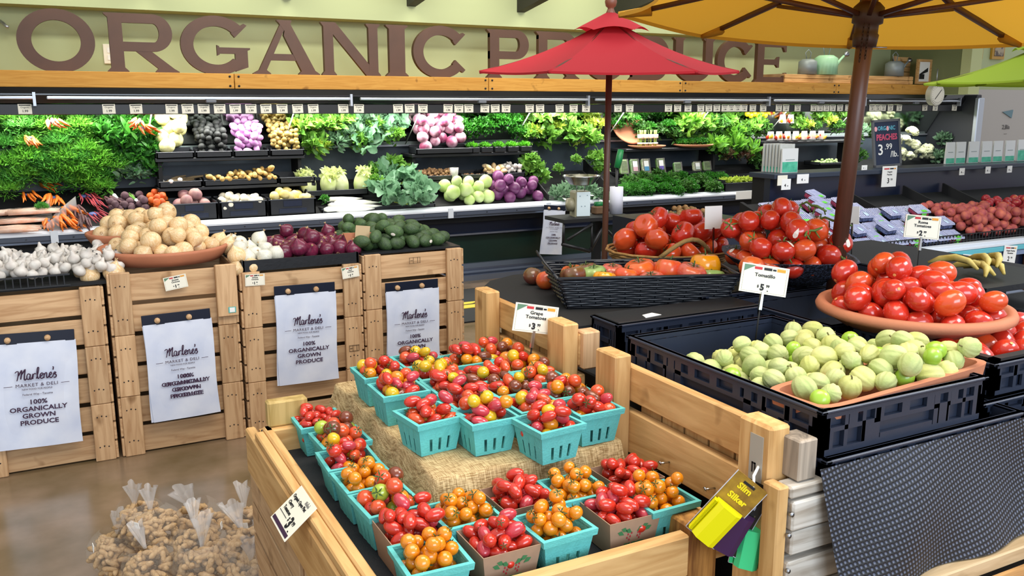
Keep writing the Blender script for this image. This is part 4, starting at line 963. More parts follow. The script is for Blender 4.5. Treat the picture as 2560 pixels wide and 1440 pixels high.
P('print_band', MB().box((-.055, -.0018, .004), (.055, -.001, .012)), M_plum, t)
tx = MB(); strokes_into(tx, MARL, .012, .073, .009, -.0016, .1, 3); P('logo_script', tx, mat('grey_print', '#8F8C84', .6), t)
PC = t; 
# orient: card plane spans pixel corners (738,1262)TL?, placed leaning on the rail
pa = az(735, 1270, .80); 
t.location = (XL-.098, 1.685, .758); t.rotation_euler = (math.radians(-50), 0, math.radians(-90))
# ================= BLACK CRATE TABLE =================
t = T('display_table', 'black topped display table under the black crates and baskets', 'table', (2.2, 2.2, 0))
P('table_top', MB().prism([(1.235, 2.02), (3.3, 2.02), (3.3, 2.78), (1.45, 2.78), (1.33, 2.72), (1.235, 2.60)], 'z', .95, 1.0).box((1.22, 1.12, .86), (3.3, 2.02, .905), ch=.004), mat('black_felt', '#1C1C1C', .9), t, True)
P('table_skirt', MB().box((1.46, 2.05, 0), (3.2, 2.74, .95)).box((1.26, 1.16, 0), (3.2, 2.05, .86)), M_blackmat, t, True)
def rpc(x0, y0, z0, w, d, h, label, m=None, wallt=.012, slots=True):
    t = T('plastic_crate', label, 'plastic crate', (x0+w/2, y0+d/2, z0)); m = m or M_crateblue; x1, y1, z1 = x0+w, y0+d, z0+h
    P('crate_floor', MB().box((x0+.006, y0+.006, z0+.002), (x1-.006, y1-.006, z0+.01)), M_black, t, True)
    def wall(a, b2, axis, pos, outn):
        # frame of rails and ribs with openings
        w_ = MB(); L = b2-a
        def bx(u0, u1, v0, v1, t0=0, t1=wallt):
            p0, p1 = sorted((pos+outn*t0, pos+outn*t1))
            if axis == 'x': w_.box((a+u0, p0, z0+v0), (a+u1, p1, z0+v1))
            else: w_.box((p0, a+u0, z0+v0), (p1, a+u1, z0+v1))
        if not slots: bx(0, L, 0, h); return w_
        bx(.002, L-.002, .002, h*.80, t0=wallt*.86, t1=wallt*.99)
        bx(0, L, h*.82, h, t1=wallt); bx(0, L, 0, h*.14, t1=wallt)
        bx(0, L, h*.5, h*.60, t1=wallt*.8); bx(L*.34, L*.66, h*.14, h*.24, t1=wallt*.9)
        for k, (u0, u1) in enumerate(((0, .05), (.13, .15), (.23, .25), (.30, .335), (.665, .70), (.75, .77), (.85, .87), (.95, 1))): bx(L*u0, L*u1, h*.14, h*.82, t1=wallt*.9)
        n = int(L/.035)
        for k in range(n):
            if k % 2 == 0: bx(L*k/n, L*(k+.62)/n, h*.60, h*.82, t1=wallt*.7)
            if k % 3 == 0 and not (.33 < k/n < .66): bx(L*k/n, L*(k+.9)/n, h*.14, h*.5, t1=wallt*.5)
        return w_
    P('side_wall', wall(x0, x1, 'x', y0, 1), m, t, True); P('side_wall', wall(x0, x1, 'x', y1, -1), m, t, True)
    P('side_wall', wall(y0, y1, 'y', x0, 1), m, t, True); P('side_wall', wall(y0, y1, 'y', x1, -1), m, t, True)
    r = MB(); e = .004
    for (a, b2) in (((x0-e, y0-e), (x1+e, y0+wallt)), ((x0-e, y1-wallt), (x1+e, y1+e)), ((x0-e, y0-e), (x0+wallt, y1+e)), ((x1-wallt, y0-e), (x1+e, y1+e))): r.box((a[0], a[1], z1-.007), (b2[0], b2[1], z1), ch=.002)
    P('rim', r, m, t, True); return t
rpc(1.205, 1.09, .965, .465, .615, .09, 'black plastic crate holding the loose tomatillos and the terracotta trough')
rpc(1.209, 1.075, .912, .58, .64, .052, 'folded plastic crate lying under the tomatillo crate')
rpc(1.30, 1.885, .907, .50, .13, .122, 'blue-black plastic crate behind the tomatillos, below the wicker basket')
S('flat_board', MB().box((1.305, 1.89, 1.0285), (1.795, 2.01, 1.034), ch=.002), M_black, 'flat black board on the blue-black crate behind the tomatillos', 'board')
S('torn_label', MB().prism([(1.40, 1.90), (1.46, 1.91), (1.45, 1.94), (1.41, 1.93)], 'z', 1.0342, 1.0355), M_white, 'torn white paper label on the crate lid below the wicker basket', 'paper')
rpc(1.74, 1.14, .912, .62, .42, .055, 'folded plastic crate at the right below the loose roma tomatoes')
rpc(1.80, 1.16, .97, .56, .40, .075, 'black plastic crate of loose roma tomatoes in front of the terracotta dish')
rpc(1.80, 1.62, .912, .62, .40, .115, 'black plastic crate under the terracotta dish of roma tomatoes')
rpc(1.72, 2.05, 1.002, .9, .30, .03, 'flat black plastic crate behind the dish of roma tomatoes')
ln = MB(); x0, y0, x1, y1 = 1.815, 1.175, 2.345, 1.545
ln.box((x0, y0, .98), (x1, y1, .985)).box((x0, y0, .98), (x1, y0+.006, 1.055)).box((x0, y1-.006, .98), (x1, y1, 1.055)).box((x0, y0, .98), (x0+.006, y1, 1.055))
ln.box((x0-.018, y0-.018, 1.05), (x1, y0, 1.056)).box((x0-.018, y0-.018, 1.05), (x0, y1, 1.056))
S('tray_liner', ln, M_black, 'shiny black liner tray around the loose roma tomatoes', 'tray')
# trough of tomatillos
tg_ = T('terracotta_trough', 'long terracotta trough lying tilted at the front of the tomatillo crate', 'trough', (1.475, 1.185, .985), rot=(0, -.02, .06))
w, d, h = .26, .075, .075
def trough():
    m = MB()
    def R(wx, dy, z, n=24):
        out = []
        for k in range(n):
            a = 2*PI*k/n; c, s2 = math.cos(a), math.sin(a); out.append((wx*math.copysign(abs(c)**.25, c), dy*math.copysign(abs(s2)**.25, s2), z))
        return out
    L = [R(w-.02, d-.015, 0), R(w-.008, d-.006, h*.62), R(w, d, h*.64), R(w+.004, d+.003, h), R(w-.010, d-.011, h), R(w-.018, d-.018, h*.5), R(w-.03, d-.026, .01)]
    vs = [p for r_ in L for p in r_]; n = 24; fs = [(i*n+k, i*n+(k+1) % n, (i+1)*n+(k+1) % n, (i+1)*n+k) for i in range(len(L)-1) for k in range(n)]
    fs.append(tuple(range(n))[::-1]); fs.append(tuple((len(L)-1)*n+k for k in range(n))); m.add(vs, fs); return m
P('trough_body', trough(), M_terra, tg_)
rg = np.random.RandomState(21)
for (x, y, z, r) in pack(140, .0225, rectin(1.225, 1.70, 1.115, 1.60), lambda x, y: (1.035 if y < 1.265 else .985), rg, lambda x, y: .16*(y-1.1)+.10*max(0, 1.55-x), K=12):
    q = rg.rand(); key = 'tomatillo_bare' if q < .12 else ('husk1' if q < .42 else 'husk0')
    place('tomatillo', key, (x, y, z), 'green tomatillo in the black crate, pale papery husk', 'tomatillos in the crate', 'tomatillo', rr(.9, 1.2))
# dish of romas
DL = az(2037, 745, 1.085); DR = az(2550, 785, 1.085); dc = (DL+DR)/2; dR = (DR-DL).length/2*.985
prof = [(0, 0), (.17, 0), (dR*.9, .030), (dR, .040), (dR+.002, .050), (dR-.004, .062), (dR-.022, .062), (dR-.03, .045), (.165, .014), (0, .014)]
dish = S('terracotta_dish', MB().lathe(prof, 64), M_terra, 'wide round terracotta dish heaped with roma tomatoes', 'dish', loc=(dc.x, dc.y, 1.03))
rg = np.random.RandomState(5)
for (x, y, z, r) in pack(62, .031, ellin(dc.x, dc.y, dR-.02, dR-.02), flat(1.047), rg, cone(dc.x-.01, dc.y+.04, .30), K=12):
    place('roma_tomato', 'roma_red' if rg.rand() < .75 else 'roma_scarlet', (x, y, z), 'red roma tomato heaped in the round terracotta dish', 'roma tomatoes in the dish', 'tomato', rr(.92, 1.12), (rr(.6, 2.4), rr(-.6, .6), rr(0, 6)), cal=rg.rand() < .5, cname='stem_scar')
for (x, y, z, r) in pack(26, .031, rectin(1.83, 2.34, 1.185, 1.54), flat(.99), rg, lambda x, y: -.12*(x-1.8)*0+.1*abs(x-1.98)-.06*(y-1.2), K=12):
    place('roma_tomato', 'roma_red' if rg.rand() < .8 else 'roma_scarlet', (x, y, z), 'red roma tomato loose in the black liner tray in front of the dish', 'loose roma tomatoes', 'tomato', rr(1.0, 1.2), (rr(.6, 2.4), rr(-.6, .6), rr(0, 6)), cal=rg.rand() < .5, cname='stem_scar')
# wicker tray of heirlooms
a = az(1396, 698, 1.10); b_ = az(1850, 688, 1.10); ang = math.atan2(b_.y-a.y, b_.x-a.x); Wk = (b_-a).length; Dk = .29
M_wick = mat('black_wicker', '#1B1F26', .4, spec=.7)
t = T('wicker_basket', 'black woven wicker tray basket of heirloom tomatoes', 'basket', (a.x, a.y, 1.002), ang)
def wick(x0, y0, x1, y1, inn):   # one woven side between two bottom corners, flaring outwards
    m = MB(); L = math.hypot(x1-x0, y1-y0); ux, uy = (x1-x0)/L, (y1-y0)/L; nx, ny = uy, -ux; n = int(L/.042); rows = 13; H = .098; pts_ = {}
    for r_ in range(rows):
        pts = []; z = .006+H*(r_+.5)/rows*.96
        for k in range(n*4+1):
            s_ = L*k/(n*4); fl = .035*(z/H); e = fl*(2*s_/L-1); off = fl+.0038*math.cos(PI*(k/4*1.0)+PI*r_)
            pts.append((x0+ux*(s_+e)+nx*off, y0+uy*(s_+e)+ny*off, z))
        m.tube(pts, .0047, 5)
    for k in range(n+1):
        s_ = L*k/n; fl = .035; m.tube([(x0+ux*s_, y0+uy*s_, .0), (x0+ux*(s_+fl*(2*s_/L-1))+nx*fl, y0+uy*(s_+fl*(2*s_/L-1))+ny*fl, H)], .002, 4)
    fl = .037; m.tube([(x0-ux*fl+nx*fl, y0-uy*fl+ny*fl, H+.001), (x1+ux*fl+nx*fl, y1+uy*fl+ny*fl, H+.001)], .0055, 6)
    m.tube([(x0, y0, .003), (x1, y1, .003)], .004, 6); return m
c0 = .035
cs = [(c0, c0), (Wk-c0, c0), (Wk-c0, Dk-c0), (c0, Dk-c0)]
for i in range(4):
    j = (i+1) % 4; P('woven_side', wick(cs[i][0], cs[i][1], cs[j][0], cs[j][1], 0), M_wick, t)
P('base', MB().box((c0, c0, 0), (Wk-c0, Dk-c0, .006)), M_wick, t)
hd = MB(); hd.tube([(-.0, .06, .10), (-.03, .08, .135), (-.045, .14, .16), (-.03, .2, .135), (0, .22, .10)], .0035, 6); P('handle', hd, M_wick, t)
ca, sa = math.cos(ang), math.sin(ang)
def wl(x, y, z): return (a.x+x*ca-y*sa, a.y+x*sa+y*ca, 1.026+z)
for (x, y, z, col, sx, sz) in ((.065, .12, .062, 'brown', .8, .8), (.14, .16, .055, 'green', .8, .8), (.16, .10, .055, 'gold', .72, .6), (.125, .2, .06, 'brown', .7, .7), (.235, .12, .058, 'orange', .8, .7), (.29, .17, .065, 'orange', 1.05, .95), (.30, .07, .05, 'pink', .85, .7), (.37, .12, .07, 'orange', .95, 1.1), (.345, .215, .055, 'pink', .8, .8), (.43, .08, .065, 'pink', 1.0, .95), (.46, .19, .05, 'green', .9, .8), (.50, .10, .05, 'green', .85, .7), (.21, .21, .05, 'pink', .8, .8), (.08, .21, .05, 'orange', .8, .8)):
    me = beef(int(x*1000), lob=7, amp=.12).mesh('heirloom_tomato', M_heir[col]); me.name = 'heirloom_tomato'
    tt = T('heirloom_tomato', {'brown': 'purple-brown heirloom tomato in the wicker tray, '+('nearest its left handle' if x < .1 else 'behind the green one'), 'green': 'pale green heirloom tomato in the wicker tray, '+('among the left ones' if x < .2 else ('at the back right' if x < .48 else 'low at its right end')), 'gold': 'golden yellow heirloom tomato low in the wicker tray', 'orange': 'ribbed orange-red heirloom tomato in the wicker tray, %s' % {.235: 'left of the middle', .29: 'large one in the middle', .37: 'tall ribbed one right of the middle', .08: 'back left corner'}.get(x, ''), 'pink': 'pinkish red heirloom tomato in the wicker tray, %s' % {.30: 'low in the middle front', .345: 'middle back', .43: 'big smooth one at the right', .21: 'back left of the middle'}.get(x, '')}[col], 'tomato', wl(x, y, z), rot=(rr(-.3, .3), rr(-.3, .3), rr(0, 6)))
    tt.scale = (sx*1.15, sx*1.15, sz*1.15); P('flesh', me, None, tt); P('calyx', cxb, None, tt)
p = wl(.50, .16, .075); tt = T('heirloom_tomato', 'big bright yellow heirloom tomato on the right end of the wicker tray', 'tomato', p, rot=(0, .1, 1)); tt.scale = (1.2, 1.2, 1.4); P('flesh', beef(77, lob=6, amp=.06).mesh('heirloom_tomato', M_heir['gold']), None, tt); P('calyx', cxb, None, tt)
for (px, py, s_, col, lab) in ((1332, 690, .8, 'brown', 'dark red tomato lying on the black table left of the wicker tray'), (1366, 700, .85, 'orange', 'orange tomato tucked against the left end of the wicker tray'), (1876, 742, .95, 'orange', 'orange-red tomato under the Tomatillo sign'), (1960, 635, .5, 'orange', 'x')):
    if lab == 'x': continue
    p = az(px, py, 1.03 if px < 1500 else 1.035); tt = T('loose_tomato', lab, 'tomato', p, rot=(.1, .2, rr(0, 6))); tt.scale = (s_,)*3; P('flesh', ball(sph(.042, .038, .004), 24, 14).mesh('loose_tomato', M_heir[col]), None, tt)
    if px > 1500: tt.location = (p.x, p.y, 1.125)
# beige basket of beefsteaks
bc = az(1672, 640, 1.06); bc.z = 1.002; M_bei = mat('beige_wicker', '#B98C50', .7, col2='#8F6632', scale=60, bump=.5, bscale=120)
t = T('beige_basket', 'beige woven basket of beefsteak tomatoes behind the wicker tray', 'basket', bc)
m = MB()
for r_ in range(9):
    R_ = .16+.045*r_/8; pts = [((R_+.003*math.cos(16*2*PI*k/96+PI*r_))*math.cos(2*PI*k/96)*1.15, (R_+.003*math.cos(16*2*PI*k/96+PI*r_))*math.sin(2*PI*k/96), .008+.010*r_) for k in range(96)]; m.tube(pts, .0055, 5, closed=True)
P('woven_side', m, M_bei, t); P('base', MB().lathe([(0, 0), (.16, 0), (.16, .006), (0, .006)], 32, sx=1.15), M_bei, t)
P('rope_handle', MB().tube([(-.17+.22*k/8, -.17-.03*math.sin(PI*k/8), .09+.06*math.sin(PI*k/8)) for k in range(9)], .008, 7), mat('rope', '#9C7C48', .9, bump=1, bscale=90), t)
rg = np.random.RandomState(9)
for (x, y, z, r) in pack(32, .040, ellin(bc.x+.03, bc.y+.02, .245, .20), flat(1.05), rg, cone(bc.x+.04, bc.y+.03, .2), K=12):
    place('beefsteak_tomato', 'beef_red' if rg.rand() < .5 else 'beef_scarlet', (x, y, z), 'ribbed beefsteak tomato heaped in the beige basket', 'beefsteaks in the beige basket', 'tomato', rr(.85, 1.05), (rr(-.9, .9), rr(-.9, .9), rr(0, 6)), cal=rg.rand() < .5)
# black mesh basket with vine tomatoes
vc = az(1965, 690, 1.05); M_mesh = mat('black_mesh', '#12161F', .5, col2='#55627C', scale=160, sharp=(.44, .5), bump=.8, bscale=300)
t = T('mesh_basket', 'black mesh basket piled high with tomatoes on the vine', 'basket', (vc.x, vc.y, 1.035))
P('basket_body', MB().lathe([(0, 0), (.10, 0), (.15, .04), (.20, .085), (.205, .09), (.195, .088), (.14, .042), (.1, .01), (0, .01)], 40, fn=lambda a_, z: 1/(max(abs(math.cos(a_+.5)), abs(math.sin(a_+.5)))**.55)), M_mesh, t)
for (x, y, z, r) in pack(54, .0365, ellin(vc.x, vc.y, .235, .215), flat(1.07), rg, cone(vc.x-.01, vc.y+.03, .48), K=14):
    place('vine_tomato', 'round_red' if rg.rand() < .55 else 'round_scarlet', (x, y, z), 'round vine tomato in the high pile in the black mesh basket', 'vine tomatoes in the pile', 'tomato', rr(.9, 1.08), (rr(-1.1, 1.1), rr(-1.1, 1.1), rr(0, 6)), cal=rg.rand() < .45)
for i, (dx, dy, dz, rz) in enumerate(((-.05, -.15, .13, .3), (.08, -.12, .15, 2.0), (.05, -.17, .05, 1.2), (-.1, -.14, .06, .1), (.0, -.1, .2, 1.6))):
    m = MB(); m.tube([(-.05, 0, 0), (-.02, .01, .014), (.01, 0, .012), (.04, -.01, .02), (.06, 0, .008)], [.003, .004, .004, .0035, .0025], 6)
    for k in range(4): m.tube([(-.04+.03*k, .004, .01), (-.04+.03*k+.004, -.012*(-1)**k, -.012)], .0022, 5)
    S('tomato_vine', m, M_leafstem, 'green vine stem draped over the tomatoes, %s' % ('high front left', 'right shoulder of the pile', 'low by the sticker tomatoes', 'left foot of the pile', 'near the top')[i], 'vine', loc=(vc.x+dx, vc.y+dy, 1.08+dz), rz=rz)
# bananas at the right edge
M_ban = mat('banana', '#DCCB7A', .6, col2='#B59A3A', scale=20)
bt_ = az(2560, 735, 1.0)
for i in range(6):
    m = MB(); m.tube([(0, 0, 0), (.02, .04, .02), (.03, .09, .025), (.02, .14, .015), (.0, .17, 0)], [.005, .011, .013, .011, .004], 8)
    S('banana', m, M_ban, 'pale yellow banana heaped beyond the roma dish at the right edge of the photo', 'banana', 'bananas', loc=(bt_.x+.05*(i % 3)-.03, bt_.y+.03*(i//3)+.12, 1.04+.02*(i//3)), rz=rr(-1.5, 1.5))
S('produce_tray', MB().box((bt_.x-.12, bt_.y+.05, 1.0), (bt_.x+.35, bt_.y+.40, 1.02)), M_black, 'black tray under the bananas at the right edge of the photo', 'tray')
# mesh cloth
M_cloth = mat('mesh_cloth', '#0D1017', .55, bump=0)
nt = M_cloth.node_tree; b2 = nt.nodes['Principled BSDF']; tc = nt.nodes.new('ShaderNodeTexCoord'); vm = nt.nodes.new('ShaderNodeMapping'); vm.inputs['Rotation'].default_value = (0, .0, 0); vm.inputs['Scale'].default_value = (1, 1, 1)
nt.links.new(tc.outputs['UV'], vm.inputs[0]); ws = []
for d_ in ('X', 'Y'):
    w_ = nt.nodes.new('ShaderNodeTexWave'); w_.inputs['Scale'].default_value = 1.0; w_.bands_direction = d_; nt.links.new(vm.outputs[0], w_.inputs['Vector']); ws.append(w_)
mm = nt.nodes.new('ShaderNodeMath'); mm.operation = 'MULTIPLY'; nt.links.new(ws[0].outputs['Fac'], mm.inputs[0]); nt.links.new(ws[1].outputs['Fac'], mm.inputs[1])
cr = nt.nodes.new('ShaderNodeValToRGB'); cr.color_ramp.elements[0].position = .18; cr.color_ramp.elements[1].position = .62; cr.color_ramp.elements[0].color = srgb('#0A0D14'); cr.color_ramp.elements[1].color = srgb('#5C6478')
nt.links.new(mm.outputs[0], cr.inputs[0]); nt.links.new(cr.outputs[0], b2.inputs['Base Color'])
bb = nt.nodes.new('ShaderNodeBump'); bb.inputs['Strength'].default_value = 1; bb.inputs['Distance'].default_value = .003; nt.links.new(mm.outputs[0], bb.inputs['Height']); nt.links.new(bb.outputs[0], b2.inputs['Normal'])
def clothf(u, v):
    X = 1.185+u*(3.1-1.185); z = .955-v*(.235-.03*u); Y = 1.068-.07*v-.018*math.sin(v*PI)*math.cos(X*9)-.010*math.sin(X*23+v*3)*v
    return (X+.02*v*(1-u), Y, z)
mb = MB().grid(clothf, 90, 24); me = mb.mesh('mesh_cloth', M_cloth)
uv = me.uv_layers.new(name='UVMap')
for l in me.loops:
    c = me.vertices[l.vertex_index].co; u_ = (c.x*1.0+c.z*.25)/.0048/(2*PI)*.5*2.0; v_ = (c.z-c.x*.18)/.0048/(2*PI)*.5*2.0; uv.data[l.index].uv = (u_, v_)
S('mesh_cloth', me, None, 'black woven mesh cloth draped down the front of the crate table', 'cloth')
t = T('front_ledge', 'wooden plank ledge in front of the black mesh cloth', 'ledge', (2.0, .8, 0))
P('plank', MB().box((1.31, .80, .655), (3.2, .975, .69), ch=.004), wood('ledge_wood_', '#B58B57', '#7E5C38', 'x'), t, True)
P('plank', MB().box((1.33, .60, .62), (3.2, .79, .655), ch=.004), wood('ledge_wood_', '#B58B57', '#7E5C38', 'x'), t, True)
P('back_batten', MB().box((1.30, .98, .69), (3.2, 1.06, .722), ch=.003), wood('batten_', '#CDB48E', '#A98E68', 'x'), t, True)
P('ledge_support', MB().box((1.36, .66, 0), (1.42, .95, .655)).box((2.9, .66, 0), (2.96, .95, .655)), wood('ledge_wood_', '#B58B57', '#7E5C38', 'z'), t, True)
# signs
g = price_card(.125, .072, ['Tomatillo'], '5', 'white price sign reading Tomatillo 5.99 on a clip rod', pole=.13); g.location = ay(1905, 735, 1.62); g.rotation_euler = (-.15, .17, -.35)
g = price_card(.125, .076, ['Roma', 'Tomatoes'], '2', 'white price sign reading Roma Tomatoes 2.99 above the terracotta dish', pole=.16); g.location = ay(2302, 596, 1.95); g.rotation_euler = (-.1, .10, -.38)
for i, (px, py, Y, w_, h_, rz, lab) in enumerate(((1652, 573, 2.68, .056, .072, -.35, 'blank white sign back on a rod in front of the beige basket'), (1783, 572, 2.38, .062, .080, -.35, 'blank white sign back on a rod above the yellow heirloom tomato'), (2131, 560, 2.45, .050, .070, -1.15, 'blank white sign seen edge on beside the yellow umbrella pole'))):
    g = price_card(w_, h_, [], '', lab, blank=True, pole=.13); g.location = ay(px, py, Y); g.rotation_euler = (0, -.03, rz)
S('rod_base', MB().lathe([(0, 0), (.03, 0), (.03, .008), (.008, .016), (0, .016)], 24), M_blackmat, 'round black sign foot beside the yellow umbrella pole', 'sign foot', loc=(az(2135, 690, 1.035).x, az(2135, 690, 1.035).y, 1.034))
# brush packs hung from the post
B0 = az(1884, 1195, .93)
def pack_card(loc, roll, cw, ch_, colc, brush, lab, words, wcol, yaw=-43, depth=0, off=0):
    t = T('brush_pack', lab, 'brush pack', loc, rot=(0, math.radians(roll), math.radians(yaw)))
    P('backing_card', MB().box((-cw/2, 0, -ch_), (cw/2, .0015, 0)), colc, t)
    P('card_edge', MB().box((-cw/2-.0012, -.0003, -ch_), (-cw/2, .002, 0)).box((cw/2, -.0003, -ch_), (cw/2+.0012, .002, 0)).box((-cw/2, -.0003, -ch_-.0012), (cw/2, .002, -ch_)), mat('card_edge', '#C9CBD8', .5), t)
    bm_ = MB(); n = 10; prof = [(-cw*.42, -.002), (-cw*.36, -.02), (-cw*.2, -.028), (cw*.22, -.028), (cw*.36, -.02), (cw*.42, -.002)]
    bm_.prism([(x, y) for x, y in prof], 'z', -ch_*.95, -ch_*.42)
    P('brush_body', bm_, brush, t)
    tf = MB()
    for k in range(34): z = -ch_*.94+ch_*.51*k/34; tf.box((-cw*.42-.005, -.018, z), (-cw*.40, -.004, z+.0009))
    P('bristles', tf, brush, t)
    tx = MB(); text_into(tx, words[0], .017, -.002, -ch_*.14, -.001, bold=.04); text_into(tx, words[1], .017, .0, -ch_*.30, -.001, bold=.04); P('lettering', tx, wcol, t)
    P('hang_hole', MB().box((-.012, -.0008, -.013), (.012, -.0003, -.008)), M_ink, t); return t
M_yb = mat('yellow_brush', '#E8E000', .35, spec=.5); M_pb = mat('purple_brush', '#3D1E4A', .35); M_gb = mat('green_brush', '#43D58B', .4)
M_cc = mat('corn_card', '#B08A2A', .45, col2='#6E4A1A', scale=30); M_cd = mat('dark_card', '#15110F', .45, col2='#B5A77A', scale=26, sharp=(.36, .40)); M_cg = mat('green_card', '#5FA028', .45, col2='#1F5A3C', scale=16)
pack_card(B0+Vector((-.012, -.012, 0)), 36, .066, .152, M_cc, M_yb, 'yellow brush on a corn printed card hanging tilted from the crate post', ('Slim', 'Silker'), mat('yellow_print', '#F2DC1E', .5))
pack_card(B0+Vector((.012, .0, -.012)), 24, .066, .155, M_cd, M_pb, 'purple brush on a black card, hung behind the yellow brush', ('Brush', 'Wash'), mat('grey_blue_print', '#9FA6B5', .5))
pack_card(B0+Vector((.03, .012, -.045)), 8, .060, .15, M_cg, M_gb, 'mint green brush on a green card, lowest of the three brush packs', ('Fresh', 'Brush'), mat('mint_print', '#8BE0A6', .5))
S('plastic_hook', MB().tube([B0+Vector((.05, .03, .02)), B0+Vector((.0, 0, .004)), B0+Vector((-.01, -.012, -.012))], .003, 6), M_white, 'small clear plastic hook holding the brush packs on the post', 'hook')
# ================= PEANUT BAGS =================
M_pn = mat('peanut_shell', '#D2B083', .8, col2='#AE8A5A', scale=60, bump=.8, bscale=160)
M_film = bpy.data.materials.new('clear_film'); M_film.use_nodes = True; nt = M_film.node_tree; b2 = nt.nodes['Principled BSDF']; b2.inputs['Base Color'].default_value = srgb('#E6DFD2'); b2.inputs['Roughness'].default_value = .14; b2.inputs['Alpha'].default_value = .13; b2.inputs['Specular IOR Level'].default_value = 1.0
nz = nt.nodes.new('ShaderNodeTexNoise'); nz.inputs['Scale'].default_value = 22; nz.inputs['Distortion'].default_value = 1.5; bp = nt.nodes.new('ShaderNodeBump'); bp.inputs['Strength'].default_value = .8; bp.inputs['Distance'].default_value = .01; nt.links.new(nz.outputs[0], bp.inputs['Height']); nt.links.new(bp.outputs[0], b2.inputs['Normal'])
M_filmtop = bpy.data.materials.new('film_top'); M_filmtop.use_nodes = True; nt = M_filmtop.node_tree; b3 = nt.nodes['Principled BSDF']; b3.inputs['Base Color'].default_value = srgb('#E8E6E4'); b3.inputs['Roughness'].default_value = .2; b3.inputs['Alpha'].default_value = .36; b3.inputs['Specular IOR Level'].default_value = 1.0
PN = ball(lambda t_: (max(.0105*math.sin(PI*t_)**.5*(1-.2*math.exp(-((t_-.5)/.14)**2)), 0), .050*(t_-.5)), 8, 8)
pn_all = MB(); rgp = np.random.RandomState(4); cnt = 0
while cnt < 95:
    v = rgp.normal(size=3); v /= np.linalg.norm(v); v *= rgp.uniform(.72, 1.0)
    c = (v[0]*.074, v[1]*.074, .075+v[2]*.062)
    if c[2] < .01: continue
    R_ = Euler((rgp.uniform(0, 6), rgp.uniform(0, 6), rgp.uniform(0, 6))).to_matrix(); pn_all.add([R_ @ Vector(q)+Vector(c) for q in PN.v], PN.f, True); cnt += 1
me_p = pn_all.mesh('peanuts', M_pn)
film = MB().grid(lambda u, v: ((.088*math.sin(PI*min(v*.86+.02, 1))**.6*(1+.05*math.sin(7*2*PI*u+3*v)))*math.cos(2*PI*u), (.088*math.sin(PI*min(v*.86+.02, 1))**.6*(1+.05*math.sin(5*2*PI*u+4*v)))*math.sin(2*PI*u), .002+.158*v+.0*u), 36, 16, closeu=True)
def tuft(u, v):
    a = 2*PI*u; r = .009+.026*v**1.2*(1+.35*math.sin(5*a+2*v)+.2*math.sin(9*a)); return (r*math.cos(a)+.022*v, r*math.sin(a)*.6, .150+.078*v+.008*math.sin(3*a)*v)
me_f = film.mesh('bag_film', M_film); me_t = MB().grid(tuft, 40, 8, closeu=True).mesh('bag_top', M_filmtop)
bgs = [(285, 1385, .13, 'front left bag of the heap, lowest on the floor side'), (358, 1298, .24, 'rear left bag with a tall twisted top'), (398, 1325, .28, 'second from the left, resting on the others'), (500, 1312, .22, 'rear middle bag with its top bent right'), (610, 1322, .20, 'rear right bag with a wide open top'), (505, 1375, .26, 'middle bag with a small white tag'),
       (620, 1385, .22, 'bag right of the middle one with the tag'), (680, 1345, .24, 'bag pressed against the wooden tray'), (395, 1420, .20, 'front bag with a white bow top'), (518, 1432, .20, 'front middle bag cut by the photo bottom'), (690, 1425, .20, 'front right bag beside the tray'), (610, 1450, .18, 'front bag between the middle one and the tray'), (470, 1450, .1, 'frontmost bag between the bow topped and middle ones')]
bg0 = None
for i, (px, py, z, lab) in enumerate(bgs):
    p = az(px, py, z+.0); loc = (p.x, p.y, z-.075)
    t = T('peanut_bag', 'clear knotted bag of peanuts, '+lab, 'bag of peanuts', loc, rr(0, 6)); t.rotation_euler = (rr(-.2, .2), rr(-.2, .2), rr(0, 6)); t.scale = (rr(.95, 1.1),)*3
    P('peanuts', me_p, None, t, kind='stuff'); P('bag_film', me_f, None, t); P('bag_top', me_t, None, t)
    if i in (0, 2, 5, 6): P('white_tag', MB().box((.02, -.075, .12), (.045, -.073, .14)), M_white, t)
lw = T('low_stand', 'low wooden stand under the heap of peanut bags', 'stand', (.3, 2.7, 0)); P('stand_boards', MB().box((.02, 2.35, .02), (.66, 2.98, .05)).box((.05, 2.4, 0), (.1, 2.9, .02)).box((.55, 2.4, 0), (.6, 2.9, .02)), crate_wood('x'), lw, True)
# ================= UMBRELLAS =================
def fabric(name, col, tl=.45):
    m = bpy.data.materials.new(name); m.use_nodes = True; nt = m.node_tree; out = nt.nodes['Material Output']; b = nt.nodes['Principled BSDF']; b.inputs['Base Color'].default_value = srgb(col); b.inputs['Roughness'].default_value = .9
    tr = nt.nodes.new('ShaderNodeBsdfTranslucent'); tr.inputs['Color'].default_value = srgb(col); mx = nt.nodes.new('ShaderNodeMixShader'); mx.inputs[0].default_value = tl
    nt.links.new(b.outputs[0], mx.inputs[1]); nt.links.new(tr.outputs[0], mx.inputs[2]); nt.links.new(mx.outputs[0], out.inputs[0])
    tc = nt.nodes.new('ShaderNodeTexCoord'); nz = nt.nodes.new('ShaderNodeTexNoise'); nz.inputs['Scale'].default_value = 400; nt.links.new(tc.outputs['Object'], nz.inputs['Vector']); bp = nt.nodes.new('ShaderNodeBump'); bp.inputs['Strength'].default_value = .15; bp.inputs['Distance'].default_value = .002; nt.links.new(nz.outputs[0], bp.inputs['Height']); nt.links.new(bp.outputs[0], b.inputs['Normal'])
    return m
M_pole = mat('umbrella_pole', '#5C3A2C', .4, spec=.5, var=.2, scale=20, stretch=(20, 20, 1))
